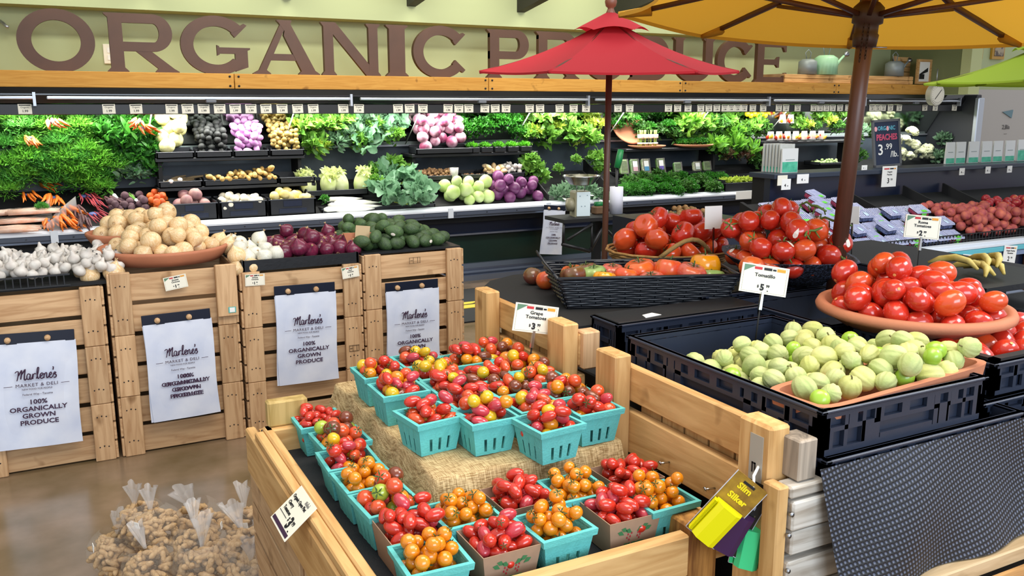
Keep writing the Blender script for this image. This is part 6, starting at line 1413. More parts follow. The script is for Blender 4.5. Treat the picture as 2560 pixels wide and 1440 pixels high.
veg('purple_potato', ball(sph(.028, .044), 12, 8), mat('purple_potato_skin', '#B072AE', .55, col2='#C99AC4', scale=16, randv=.1), 'purple_potato')
veg('gold_potato', ball(sph(.021, .024), 10, 7), mat('gold_potato_skin', '#B9A05C', .7, col2='#9C8042', scale=24, randv=.1), 'gold_potato')
veg('rutabaga', ball(onion_prof(.055, .5), 16, 10), mat('rutabaga_skin', '#8A5F66', .6, col2='#B98F84', scale=14), 'rutabaga')
veg('white_turnip', ball(onion_prof(.032, .6), 14, 9), mat('white_turnip_skin', '#E7DDBF', .5, col2='#F0EBDC', scale=12, randv=.05), 'white_turnip')
veg('yellow_turnip', ball(onion_prof(.042, .8), 14, 9), mat('yellow_turnip_skin', '#D6C065', .5, col2='#E5D79A', scale=12), 'yellow_turnip')
veg('parsnip', ball(lambda t_: (max(.028*math.sin(PI*min(t_*1.0, 1))**.35*(.35+.65*t_), 0) if 0 < t_ < 1 else 0, -.11+.16*t_), 12, 10), mat('parsnip_skin', '#CFB06C', .65, col2='#B8904C', scale=20), 'parsnip')
veg('beet', ball(onion_prof(.030, .8), 14, 9), mat('beet_skin', '#4C3038', .75, col2='#6B5058', scale=26, randv=.15), 'beet')
veg('golden_beet', ball(onion_prof(.028, .8), 14, 9), mat('golden_beet_skin', '#E0701C', .55, col2='#C9502A', scale=14, randv=.12), 'golden_beet')
veg('radicchio', ball(sph(.055, .055), 16, 10, 5, .04), mat('radicchio_leaf', '#8A3558', .5, col2='#D6B0BE', scale=9, sharp=(.4, .6), randv=.08), 'radicchio')
veg('green_cabbage', ball(sph(.062, .055), 18, 12, 5, .03), mat('green_cabbage_leaf', '#A9C962', .5, col2='#D6E3A8', scale=8, randv=.08), 'green_cabbage')
veg('red_cabbage', ball(sph(.058, .054), 18, 12, 5, .03), mat('red_cabbage_leaf', '#5B2352', .4, col2='#8A4A7E', scale=8, randv=.12), 'red_cabbage')
veg('mushroom', ball(sph(.018, .013), 10, 6), mat('crimini', '#8F6A45', .7, col2='#B08A60', scale=20), 'mushroom')
veg('ginger_root', ball(sph(.026, .048), 12, 8, 3, .18), mat('ginger_skin', '#C9A36A', .7, col2='#E3D2B0', scale=12), 'ginger_root')
veg('garlic_sm', PROTO['garlic'][0], None); 
_cf = MB(); _r = random.Random(2)
for _k in range(46):
    _a = _r.uniform(0, 6.28); _e = math.asin(_r.uniform(-.2, 1)); _b = ball(sph(.020, .018), 8, 6); _cf.add([(v[0]+.058*math.cos(_a)*math.cos(_e), v[1]+.058*math.sin(_a)*math.cos(_e), v[2]+.045*math.sin(_e)) for v in _b.v], _b.f, True)
veg('cauliflower', _cf, mat('cauliflower_head', '#E3E4BE', .8, bump=1.5, bscale=45, col2='#C9CFA0', scale=30), 'cauliflower')
veg('brussels_sprout', ball(sph(.019, .02), 12, 8), mat('sprout_green', '#8DAF62', .6, col2='#B7CD8E', scale=16), 'brussels_sprout')
def heap_in(key, n, x0, x1, y0, y1, fl, r, lab, grp, cat, nm, s0=.9, s1=1.1, heap=None, rot=None, K=10):
    for (x, y, z, r_) in pack(n, r, rectin(x0, x1, y0, y1), fl, rg, heap, K=K):
        place(nm, key, (x, y, z), lab, grp, cat, rr(s0, s1), rot() if rot else None)
stp = lambda z0, y0, k: (lambda x, y: z0+k*(y-y0))
w4 = (ux1-ux0)/4
bins = [('celeriac', 11, .055, 'pale yellow knobbly celeriac in the first upper bin', 'celeriac', 'celery root', 'celeriac'), ('black_radish', 62, .026, 'small black radish in the second upper bin', 'black radishes', 'radish', 'black_radish'), ('purple_potato', 40, .031, 'oval lilac potato in the third upper bin', 'lilac potatoes', 'potato', 'purple_potato'), ('gold_potato', 100, .0215, 'small tan potato in the fourth upper bin', 'tan potatoes', 'potato', 'gold_potato')]
for i, (key, n, r, lab, grp, cat, nm) in enumerate(bins):
    x0 = ux0+i*w4+.01; x1 = x0+w4-.02; tray_(x0, x1, 7.64, 7.82, U, .05, 'black bin on the upper shelf holding %s' % grp)
    heap_in(key, n, x0+.01, x1-.01, 7.65, 7.93, lambda x, y: U+.01+max(0, (y-7.68))*.95, r, lab, grp+' in the upper bin', cat, nm, heap=lambda x, y: -.5*y)
# clear divider flaps
# middle shelf 1: horseradish, parsnips, sunchoke
xs_ = [m1a, m1a+(m1b-m1a)*.27, m1a+(m1b-m1a)*.75, m1b]
for i, lab in enumerate(('dark horseradish roots', 'parsnips', 'a few gnarled roots')): tray_(xs_[i]+.01, xs_[i+1]-.01, 7.59, 7.86, zm, .05, 'shallow black bin on the middle shelf holding %s' % lab)
for k in range(6):
    S('horseradish_root', MB().tube([(0, 0, 0), (.06, .01, .01), (.14, -.01, .02)], [.013, .012, .008], 7), mat('root_brown', '#6A5A40', .8), 'brown horseradish root in the left bin of the middle shelf', 'root', 'horseradish roots', loc=(xs_[0]+.05+.035*k, 7.66+.02*(k % 3), zm+.035+.012*(k % 3)), rz=rr(-.5, .9))
for k in range(2): S('root_end', MB().lathe([(0, -.018), (.016, -.012), (.019, 0), (.016, .012), (0, .018)], 12), M_white, 'cut white root end facing out in the left bin, %s one' % ('upper' if k else 'lower'), 'root', loc=(xs_[0]+.10+.07*k, 7.60, zm+.05+.012*k))
for (x, y, z, r_) in pack(34, .027, rectin(xs_[1]+.01, xs_[2]-.0, 7.57, 7.78), lambda x, y: zm+.012+.35*(y-7.57), rg, lambda x, y: -.1*x):
    place('parsnip', 'parsnip', (x, y, z), 'tan parsnip lying end out in the long bin of the middle shelf', 'parsnips', 'parsnip', rr(.85, 1.1), (PI/2+rr(-.15, .25), 0, rr(-.3, .3)))
# deck crates: rutabaga, white turnips, yellow turnips
cr_ = []
for (a, b, lab) in ((428, 545, 'rutabagas'), (552, 668, 'white turnips'), (675, 790, 'yellow turnips')):
    pa = ay(a, 540, 7.40); pb = ay(b, 535, 7.40); cr_.append((pa.x, pb.x))
    t = T('plastic_crate', 'black plastic crate in the chiller holding %s' % lab, 'plastic crate', (pa.x, 7.40, .70)); w_ = pb.x-pa.x; m = MB()
    m.box((0, 0, 0), (w_, .012, .13)).box((0, .30, 0), (w_, .312, .16)).box((0, 0, 0), (.012, .31, .15)).box((w_-.012, 0, 0), (w_, .31, .15)).box((0, 0, 0), (w_, .31, .01))
    P('crate_body', m, M_black, t); P('handle_recess', MB().box((w_*.3, -.006, .075), (w_*.7, .0, .125), ch=.004).box((w_*.2, -.005, .02), (w_*.8, 0, .06), ch=.003), M_navy, t); P('crate_rim', MB().box((-.004, -.006, .13), (w_+.004, .012, .138), ch=.002), mat('bin_edge', '#3A3E46', .35), t)
heap_in('rutabaga', 7, cr_[0][0], cr_[0][1], 7.41, 7.68, flat(.76), .055, 'purple brown rutabaga in the left chiller crate', 'rutabagas', 'rutabaga', 'rutabaga')
heap_in('white_turnip', 44, cr_[1][0]+.0, cr_[1][1], 7.39, 7.69, flat(.755), .031, 'creamy white turnip in the middle chiller crate', 'white turnips', 'turnip', 'white_turnip')
heap_in('yellow_turnip', 18, cr_[2][0]+.01, cr_[2][1], 7.40, 7.68, flat(.755), .041, 'yellow turnip in the right one of the three chiller crates', 'yellow turnips', 'turnip', 'yellow_turnip')
# ---- leafy things ----
def leaves(n, rx, ry, rz, L, Wd, rs, curl=.5, up=.5, seg=3, ruffle=0.0, flatn=0.0):
    rgn = np.random.RandomState(rs); mb = MB()
    for i in range(n):
        v = rgn.normal(size=3); v /= np.linalg.norm(v)+1e-9; v[2] = abs(v[2])*1.0 if rgn.rand() < .8 else v[2]
        q = rgn.uniform(.45, 1.0); c = Vector((v[0]*rx*q, v[1]*ry*q, v[2]*rz*q))
        d = Vector((v[0]+rgn.normal()*.4, v[1]+rgn.normal()*.4, v[2]*.6+up+rgn.normal()*.3)).normalized()
        s_ = d.cross(Vector((rgn.normal(), rgn.normal(), rgn.normal()))).normalized(); nn_ = d.cross(s_)
        l = L*rgn.uniform(.6, 1.2); w = Wd*rgn.uniform(.6, 1.2); vs = []; 
        for j in range(seg+1):
            t_ = j/seg; ww = w*(math.sin(PI*(t_*.85+.1)))**.7; pt = c+d*l*t_-nn_*curl*l*t_*t_
            rf = ruffle*w*(1 if j % 2 else -1)
            vs += [pt-s_*ww+nn_*(w*.25+rf), pt, pt+s_*ww+nn_*(w*.25-rf)]
        mb.add(vs, [(3*j+k, 3*j+k+1, 3*j+k+4, 3*j+k+3) for j in range(seg) for k in range(2)], True)
    return mb
def leafmat(nm, c1, c2, rough=.45, tl=.35, sc_=14):
    if nm in MATS: return MATS[nm]
    m = mat(nm, c1, rough, col2=c2, scale=sc_, randv=.12); nt = m.node_tree; out = nt.nodes['Material Output']; b = nt.nodes['Principled BSDF']
    tr = nt.nodes.new('ShaderNodeBsdfTranslucent'); tr.inputs['Color'].default_value = srgb(c1); mx = nt.nodes.new('ShaderNodeMixShader'); mx.inputs[0].default_value = tl
    nt.links.new(b.outputs[0], mx.inputs[1]); nt.links.new(tr.outputs[0], mx.inputs[2]); nt.links.new(mx.outputs[0], out.inputs[0]); return m
L_frond = leafmat('frond_green', '#7CC043', '#458A28'); L_dill = leafmat('dill_green', '#66B24C', '#3A7F2C'); L_pars = leafmat('parsley_green', '#3C8A22', '#1C5514'); L_let = leafmat('lettuce_green', '#84B548', '#4A8630'); L_coll = leafmat('collard_green', '#8DB892', '#568A62', sc_=8); L_blue = leafmat('bluish_leaf', '#86A886', '#4C7652'); L_yel = leafmat('yellow_green_leaf', '#BFD052', '#8CAA38'); L_kale = leafmat('kale_green', '#4F8234', '#2C5420'); L_micro = leafmat('micro_green', '#6CBF2E', '#3F8E1E'); L_romaine = leafmat('romaine_green', '#7DB33C', '#3E8424'); L_napa = leafmat('napa_leaf', '#D9E58A', '#F0F3D4', sc_=9)
L_red = leafmat('red_leaf', '#6B3A34', '#3F5A2A')
def bunch_mesh(kind, sd):
    if kind == 'frond': return leaves(700, .13, .11, .10, .055, .0055, sd, .35, .4, 3, .5), L_frond
    if kind == 'dill': return leaves(700, .13, .11, .10, .05, .005, sd, .3, .5, 3, .5), L_dill
    if kind == 'parsley': return leaves(620, .12, .10, .085, .022, .011, sd, .6, .4, 2, .5), L_pars
    if kind == 'lettuce': return leaves(110, .12, .10, .10, .09, .034, sd, .7, .5, 4, .25), L_let
    if kind == 'collard': return leaves(34, .10, .09, .09, .15, .062, sd, .5, .5, 5, .22), L_coll
    if kind == 'leafy': return leaves(130, .12, .10, .09, .075, .024, sd, .5, .5, 3, .2), L_blue
    if kind == 'yellow': return leaves(120, .11, .10, .07, .06, .018, sd, .5, .6, 3, .25), L_yel
    if kind == 'kale': return leaves(220, .12, .11, .10, .05, .02, sd, .8, .4, 3, .6), L_kale
    if kind == 'chard': return leaves(80, .12, .10, .12, .12, .030, sd, .4, .7, 4, .15), L_romaine
    if kind == 'beettop': return leaves(120, .12, .10, .12, .10, .022, sd, .5, .6, 4, .2), leafmat('beet_top', '#4C9432', '#2C6A28')
    if kind == 'red': return leaves(120, .1, .09, .08, .05, .022, sd, .6, .4, 3, .4), L_red
BM = {}
def bunch(kind, px, py, s, lab, nm, cat, up=.0, sc3=None, group=None, stems=None, rz=None, at=None):
    key = (kind, RND.randint(0, 2))
    if key not in BM: mb_, m_ = bunch_mesh(kind, key[1]*7+3); BM[key] = mb_.mesh('foliage', m_)
    p = at or dk(px, py, up+.03)
    if at is None and p.y > 7.82: p = ay(px, py, 7.80)
    t = T(nm, lab, cat, p, rz if rz is not None else rr(0, 6), group); t.scale = sc3 or (s, s, s); P('foliage', BM[key], None, t, kind=None)
    if stems:
        m = MB()
        for k in range(stems[2]):
            a = rr(-.5, .5); m.tube([(rr(-.02, .02), 0, 0), (.03*a, -.10, -.02), (.05*a+rr(-.02, .02), -.18, -.03)], [.004, .004, .005], 5)
        P('stems', m, stems[1], t)
    return t
# carrots: bagged, bunched
M_car = mat('carrot_skin', '#E8801E', .5, col2='#D4661A', scale=30, randv=.1); M_pur = mat('purple_carrot', '#6E4A48', .6, col2='#4E2F38', scale=30); M_rad = mat('red_radish', '#9A2F3A', .5)
carrot = MB().tube([(0, 0, 0), (0, -.03, .0), (.004, -.08, .002), (.0, -.14, 0)], [.010, .012, .009, .002], 8).mesh('carrot', M_car); pcar = MB().tube([(0, 0, 0), (0, -.03, .0), (.004, -.09, .002), (.0, -.15, 0)], [.008, .010, .008, .003], 8).mesh('purple_carrot', M_pur); thinr = MB().tube([(0, 0, 0), (0, -.03, .0), (.004, -.07, .002), (.0, -.12, 0)], [.005, .006, .004, .0015], 7).mesh('thin_root', M_rad)
def carrots(px, py, n, me, lab, cat, rz=0, spread=.05, up=.05, s=1.0, nm='carrot_bunch', at=None):
    p = at or dk(px, py, up); t = T(nm, lab, cat, p, rot=(.35, 0, rz)); t.scale = (s,)*3
    for k in range(n):
        c = P('root', me, None, t); c.location = (rr(-spread, spread), rr(-.02, .02), rr(-.015, .03)); c.rotation_euler = (rr(-.2, .15), rr(0, 3), c.location.x*5+rr(-.2, .2))
    P('band', MB().lathe([(spread*.7, -.008), (spread*.72, 0), (spread*.7, .008)], 16, c=(0, 0, .0), sy=.5), mat('band_blue', '#5566A0', .5), t); return t
for (px, py, w) in ((20, 535, 0), (60, 552, 1), (40, 575, 2), (85, 530, 3)):
    p = dk(px, py, .03+.02*w % 2); t = T('carrot_bag', 'clear bag of pale and orange carrots in the chiller, %s' % ('hindmost', 'second from the front', 'frontmost', 'right rear one')[w], 'bag of carrots', p, rr(-.1, .1))
    for k in range(6):
        c = P('carrot', MB().tube([(-.18, 0, 0), (0, 0, .005), (.16, 0, 0)], [.012, .017, .008], 8), mat('pale_carrot', '#E2A98C', .5, col2='#E9C9B8', scale=20), t); c.location = (rr(-.02, .02), -.075+.03*k, rr(0, .012)); c.rotation_euler = (0, 0, rr(-.08, .08))
    P('bag_film', MB().grid(lambda u, v: (-.21+.42*u+.01*math.sin(20*v), -.11+.2*v, .022+.014*math.sin(PI*v)*math.sin(PI*u)+.004*math.sin(25*u+12*v)), 20, 14), M_film, t)
    P('bag_neck', MB().grid(lambda u, v: (.20+.09*v, (.03+.05*v*v)*math.cos(2*PI*u)-.01, .01+(.02+.04*v)*math.sin(2*PI*u)*(1+.3*math.sin(8*u))+.02*v), 20, 5, closeu=True), M_filmtop, t)
for i, (px, py, rz, s) in enumerate(((110, 462, .5, 1.1), (72, 492, .2, .9), (135, 500, -.1, 1.1), (165, 530, .5, 1.15), (150, 555, .3, 1.2), (120, 560, 0, .9), (172, 560, .6, 1.0))):
    carrots(px, py-6, 9, carrot, 'bunch of orange carrots in the chiller, %s' % ('highest one behind', 'left rear one', 'middle one', 'one pointing right', 'fanned front one', 'small front left one', 'front right one')[i], 'carrots', rz, .045, .09, s)
for i, (px, py, rz) in enumerate(((190, 520, .1), (212, 548, .0), (272, 500, .3))): carrots(px, py, 8, pcar, 'bunch of dusky purple carrots, %s' % ('rear left', 'front, tied with a band', 'right, beside the beets')[i], 'carrots', rz, .03, .09, 1.1, 'purple_carrot_bunch')
for i, (px, py, rz) in enumerate(((215, 490, .2), (240, 505, .4), (235, 535, .5))): carrots(px, py, 12, thinr, 'bunch of thin red roots, %s' % ('upper left', 'upper right', 'lower')[i], 'radishes', rz, .05, .09, 1.15, 'red_root_bunch')
for i, (px, py) in enumerate(((130, 305), (75, 345), (345, 305), (362, 320))): carrots(0, 0, 9, carrot, 'orange carrot bunch standing in for a mirror reflection, %s' % ('third from the right', 'lowest and leftmost one', 'second from the right', 'one beside the celeriac')[i], 'carrots', rr(-.4, .4), .045, 0, 1.0, at=ay(px, py, 7.62))  # carrots set up where only their reflection shows in the mirror
fr = [(30, 455, 1.0), (62, 440, .95), (15, 475, .8), (130, 425, 1.1), (165, 400, 1.1), (190, 430, 1.15), (150, 455, 1.05), (215, 455, 1.1), (240, 415, 1.1), (105, 520, .4), (250, 470, .85), (215, 375, .9), (260, 440, .9), (20, 415, .95), (70, 400, 1.0), (105, 405, .95), (250, 395, .95), (290, 420, .9), (200, 400, 1.0), (150, 425, 1.0), (230, 440, 1.0)]
for i, (px, py, s) in enumerate(fr): bunch('frond' if i % 3 else 'dill', px, py, s*.95, 'feathery green carrot top spilling over the chiller deck', 'carrot_greens', 'greens', up=.10, group='feathery carrot tops')
for i, (px, py, s, k) in enumerate(((285, 400, 1.0, 'parsley'), (310, 360, 1.0, 'beettop'), (345, 400, 1.0, 'beettop'), (372, 380, .9, 'beettop'), (300, 430, .9, 'leafy'), (345, 440, .95, 'leafy'), (375, 425, .85, 'beettop'), (290, 340, .8, 'beettop'), (330, 330, .8, 'beettop'), (270, 375, .8, 'parsley'))):
    bunch(k, px, py, s*.8, 'leafy beet top bunch standing above the beets at the left of the root bins', 'beet_greens', 'greens', up=.13, group='beet tops')
heap_in('beet', 34, dk(262, 520).x, dk(368, 520).x, 7.42, 7.72, lambda x, y: DZ(x, y)+.03, .030, 'dusty dark beet heaped below the beet tops', 'dark beets', 'beet', 'beet', heap=lambda x, y: -.2*y)
heap_in('golden_beet', 30, dk(368, 530).x, dk(428, 530).x, 7.38, 7.74, lambda x, y: DZ(x, y)+.03, .028, 'bright orange golden beet beside the rutabaga crate', 'golden beets', 'beet', 'golden_beet', heap=lambda x, y: -.2*y)
for i in range(3):
    p = dk((285, 340, 405)[i], (488, 500, 452)[i], .12); m = MB()
    for k in range(5): m.tube([(rr(-.01, .01), 0, 0), (rr(-.03, .03), .06, .03), (rr(-.05, .05), .14, .05)], [.006, .004, .002], 5)
    t = T('scallion_bunch', 'white and green scallion bunch lying on the greens, %s' % ('left', 'middle', 'right')[i], 'scallions', p, rr(.2, .6)); P('stems', m, leafmat('scallion', '#8CC656', '#5C9A34'), t); P('white_ends', MB().tube([(0, -.05, -.02), (0, 0, 0)], [.008, .016], 8), M_white, t)
# napa cabbages in a bin, daikon, collards
pa, pb = dk(765, 472, .14), dk(918, 472, .14)
tray_(pa.x, pb.x+.02, pa.y-.01, pa.y+.22, pa.z-.07, .05, 'black bin tilted towards the aisle holding the napa cabbages')
for i in range(4):
    x = pa.x+.07+(pb.x-pa.x-.10)*i/3; t = T('napa_cabbage', 'pale napa cabbage standing in the tilted bin, %s from the left' % ('first', 'second', 'third', 'fourth')[i], 'cabbage', (x, pa.y+.09, pa.z-.06), rr(0, 6), rot=(.3, 0, rr(0, 6)))
    def nf(u, v): a = 2*PI*u; r = .068*(math.sin(PI*min(.12+v*.80, 1)))**.55*(1+.05*abs(math.sin(4*a+6*v))); return (r*math.cos(a), r*math.sin(a), .21*v)
    P('head', MB().grid(nf, 28, 12, closeu=True), mat('napa_white', '#EDEFD0', .4, col2='#C9DB7C', scale=8), t); P('leaf_ruffle', leaves(60, .05, .05, .04, .05, .024, i, .8, .3, 3, .5), L_napa, t).location = (0, 0, .165)
pa, pb = dk(805, 528, .03), dk(1092, 518, .03)
tray_(pa.x, pb.x, pa.y, pa.y+.33, pa.z-.02, .035, 'wide black bin at the chiller lip holding the daikon and the collards')
for i, (px, py) in enumerate(((850, 498), (875, 505), (860, 512), (895, 508), (850, 522), (880, 524), (900, 517))):
    p = dk(px, py, .05); S('daikon', MB().tube([(-.14, 0, 0), (-.11, 0, 0), (.02, 0, 0), (.12, 0, 0), (.2, .01, .0)], [.012, .024, .022, .014, .002], 10), mat('daikon_white', '#EFEDE0', .4), 'long white daikon radish lying in the wide bin left of the collards', 'daikon', 'daikon radishes', loc=p, rz=rr(-.15, .1))
bunch('beettop', 812, 500, .28, 'small green tops of the daikon radishes at their left end', 'daikon_greens', 'greens', .05)
for i, (px, py, s) in enumerate(((960, 480, 1.0), (1010, 455, 1.0), (1050, 480, 1.0), (985, 505, .8), (1045, 505, .8), (960, 440, .9))): bunch('collard', px, py, s*.82, 'broad bluish green collard bunch in the wide bin', 'collard_bunch', 'collards', .10, group='collard bunches', stems=(0, L_yel, 5))
for i, (px, py, s) in enumerate(((935, 430, .7), (985, 415, .8), (1015, 425, .6), (940, 455, .6))): bunch('lettuce', px, py, s*.8, 'dark green bok choy bunch behind the collards', 'bok_choy', 'greens', .14, group='bok choy bunches')
# leafy piles on the back ledge, standing in for goods reflected in the mirror
for (px0, px1, py, kinds, n, s, lab, grp, up, cat) in (
        (745, 830, 355, ('yellow',), 5, .8, 'pale green lettuce bunch high at the mirror above the napa cabbages', 'pale lettuces at the mirror', .30, 'lettuce'), (835, 1000, 350, ('lettuce', 'leafy'), 9, .85, 'green leaf bunch high at the mirror left of the radicchio', 'leaf bunches at the mirror', .30, 'greens'),):
    pass
def ledge_heap(px0, px1, py, kinds, n, s, lab, grp, cat, nm, Y=7.80, spread=18):
    for i in range(n):
        px = px0+(px1-px0)*(i+.5)/n; p = ay(px+rr(-4, 4), py+rr(-spread, spread), Y+rr(-.04, .04)); bunch(kinds[i % len(kinds)], 0, 0, s*rr(.85, 1.1), lab, nm, cat, at=p, group=grp)
ledge_heap(0, 250, 330, ('dill', 'frond'), 12, .85, 'feathery green bunch standing in for a mirror reflection at the far left', 'feathery bunches at the mirror', 'greens', 'herb_bunch', spread=34)
ledge_heap(250, 385, 325, ('beettop', 'parsley'), 8, .85, 'leafy green bunch standing in for a mirror reflection left of the celeriac bin', 'leafy bunches at the mirror', 'greens', 'leaf_bunch', spread=30)
ledge_heap(738, 840, 340, ('yellow', 'lettuce'), 7, .8, 'pale green lettuce head standing in for a mirror reflection right of the tan potatoes', 'pale lettuces at the mirror', 'lettuce', 'lettuce_head', spread=28)
ledge_heap(835, 1005, 335, ('leafy', 'lettuce', 'collard'), 12, .8, 'green leaf bunch standing in for a mirror reflection left of the radicchio', 'leaf bunches at the mirror', 'greens', 'leaf_bunch', spread=32)
ledge_heap(1135, 1305, 312, ('parsley',), 9, 1.0, 'curly parsley bunch standing in for a mirror reflection above the microgreens', 'parsley bunches', 'parsley', 'parsley_bunch', spread=20)
ledge_heap(1310, 1500, 325, ('lettuce', 'yellow', 'lettuce'), 11, .85, 'bright lettuce bunch standing in for a mirror reflection left of the red umbrella pole', 'bright lettuces at the mirror', 'lettuce', 'lettuce_head', spread=30)
ledge_heap(1530, 1700, 320, ('parsley', 'kale'), 8, .8, 'herb bunch standing in for a mirror reflection behind the terracotta dishes', 'herbs at the mirror', 'herbs', 'herb_bunch', spread=26)
ledge_heap(1700, 1915, 320, ('lettuce', 'chard', 'kale'), 12, 1.0, 'big green lettuce bunch standing in for a mirror reflection right of the dishes', 'big lettuces at the mirror', 'lettuce', 'lettuce_head', spread=28)
ledge_heap(1990, 2120, 305, ('lettuce', 'yellow', 'kale'), 7, .75, 'green bunch standing in for a mirror reflection above the pepper bags', 'bunches above the pepper bags', 'greens', 'leaf_bunch', spread=14)
ledge_heap(1780, 1915, 385, ('chard', 'kale', 'red'), 9, .8, 'kale or chard bunch between the herbs and the perforated crate', 'kale and chard bunches', 'kale', 'kale_bunch', Y=7.68, spread=22)
# radicchio in a slanted bin
tray_(u2a+.03, u2a+.60, 7.62, 7.82, 1.165, .05, 'black slanted bin of radicchio on the upper shelf')
heap_in('radicchio', 28, u2a+.04, u2a+.58, 7.63, 7.93, lambda x, y: 1.175+max(0, (y-7.68))*.95, .052, 'purple and white radicchio head in the slanted bin', 'radicchio', 'radicchio', 'radicchio', heap=lambda x, y: -.4*y)
for i in range(5):
    x0 = ay(1172+33*i, 370, 7.64).x; t = T('microgreen_tray', 'small black tray of bright microgreens on the upper shelf, %s from the left' % ('first', 'second', 'third', 'fourth', 'fifth')[i], 'tray of microgreens', (x0+.06, 7.64, 1.166))
    P('tray_box', MB().box((-.058, 0, 0), (.058, .12, .05), ch=.004), M_black, t); P('greens', leaves(260, .055, .06, .035, .02, .008, i, .4, 1.0, 2, .3), L_micro, t, kind='stuff').location = (0, .06, .055)
# mushrooms, ginger, sunchokes
def seg(a, b, y): return ay(a, y, 7.62).x, ay(b, y, 7.62).x
x0, x1 = seg(1042, 1135, 430); tray_(x0, x1, 7.60, 7.84, zm2, .045, 'black bin of brown mushrooms on the middle shelf'); heap_in('mushroom', 70, x0, x1, 7.61, 7.82, stp(zm2+.012, 7.6, .35), .016, 'small brown mushroom in the black bin of the middle shelf', 'brown mushrooms', 'mushroom', 'mushroom')
S('plastic_cup', MB().lathe([(0, 0), (.035, 0), (.045, .11), (.04, .11), (.03, .01)], 16), M_filmtop, 'clear plastic scoop cup standing at the right end of the mushroom bin', 'cup', loc=(x1+.0, 7.62, zm2+.005))
x0, x1 = seg(1152, 1210, 430); tray_(x0, x1, 7.60, 7.84, zm2, .045, 'black bin of dark roots on the middle shelf'); heap_in('mushroom', 20, x0, x1, 7.61, 7.8, flat(zm2+.012), .016, 'small dark root piece in the bin right of the mushrooms', 'dark root pieces', 'root', 'root_piece')
x0, x1 = seg(1215, 1262, 430); tray_(x0, x1, 7.60, 7.84, zm2, .045, 'black bin of tan ginger on the middle shelf'); heap_in('ginger_root', 12, x0, x1+.03, 7.61, 7.82, stp(zm2+.02, 7.6, .3), .026, 'tan ginger root in the bin right of the dark roots', 'ginger roots', 'ginger', 'ginger_root')
x0, x1 = seg(1266, 1310, 430); tray_(x0, x1, 7.60, 7.84, zm2, .045, 'black bin of white garlic on the middle shelf'); heap_in('garlic_sm', 16, x0, x1, 7.61, 7.82, stp(zm2+.02, 7.6, .3), .024, 'white garlic bulb in the small bin of the middle shelf', 'garlic in the small bin', 'garlic', 'garlic_bulb')
for i, (px, py) in enumerate(((1325, 405), (1340, 425), (1352, 445), (1318, 420))): bunch('lettuce', px, py, .62, 'pale green curly lettuce hanging over the right end of the middle shelf', 'curly_lettuce', 'lettuce', at=ay(px, py, 7.66), group='curly lettuces by the red cabbages')
# cabbages
for (key, a, b, n, lab, grp) in (('green_cabbage', 1100, 1238, 15, 'round pale green cabbage on the chiller deck', 'green cabbages'), ('red_cabbage', 1228, 1366, 16, 'dark purple cabbage on the chiller deck', 'red cabbages')):
    xa, xb = dk(a, 505).x, dk(b, 505).x
    for (x, y, z, r_) in pack(n, .058, rectin(xa, xb, 7.37, 7.66), lambda x, y: DZ(x, y)-.01, rg, lambda x, y: -.12*y, K=12): place('cabbage', key, (x, y, z), lab, grp, 'cabbage', rr(.85, 1.1))
# leeks / celery bins with slanted dividers
for i, (a, b, y) in enumerate(((1362, 1365, 0), (1535, 1540, 0))):
    pa = dk(a+10, 500, .05); m = MB().prism([(7.37, .70), (7.37, .76), (7.95, 1.06), (7.95, .93)], 'x', pa.x, pa.x+.012); S('deck_divider', m, M_blackmat, 'slanted black divider on the chiller deck, %s' % ('right of the red cabbages', 'right of the red umbrella pole')[i], 'divider')
for i, (px, py, s) in enumerate(((1400, 490, .8), (1430, 475, .8), (1470, 480, .8), (1500, 495, .7))): bunch('leafy', px, py, s, 'grey green leek bunch behind the produce scale', 'leek_bunch', 'leeks', .06, group='leek bunches', stems=(0, M_white, 6), rz=rr(-.6, .6))
for i, (px, py, s) in enumerate(((1490, 400, .65), (1505, 425, .6), (1440, 402, .4), (1395, 425, .4))): bunch('lettuce', px, py, s, 'bright green lettuce peeking around the steel scale bowl', 'lettuce_head', 'lettuce', at=ay(px, py, 7.7), group='lettuces around the scale bowl')
for i in range(28):
    bunch('parsley' if i % 4 else 'kale', 1575+8.6*i, 458+rr(-16, 26), .72, 'dark green herb bunch on the chiller deck right of the red umbrella pole', 'herb_bunch', 'herbs', .06, group='herb bunches on the deck')
for i in range(5): bunch('dill', 1560+14*i, 470+rr(-8, 10), .6, 'fennel frond bunch on the deck beside the umbrella pole', 'fennel_bunch', 'fennel', .05, group='fennel bunches')
S('fennel_bulb', ball(sph(.04, .04), 14, 9), M_white, 'round white fennel bulb among the fronds right of the pole', 'fennel', loc=dk(1580, 457, .1))
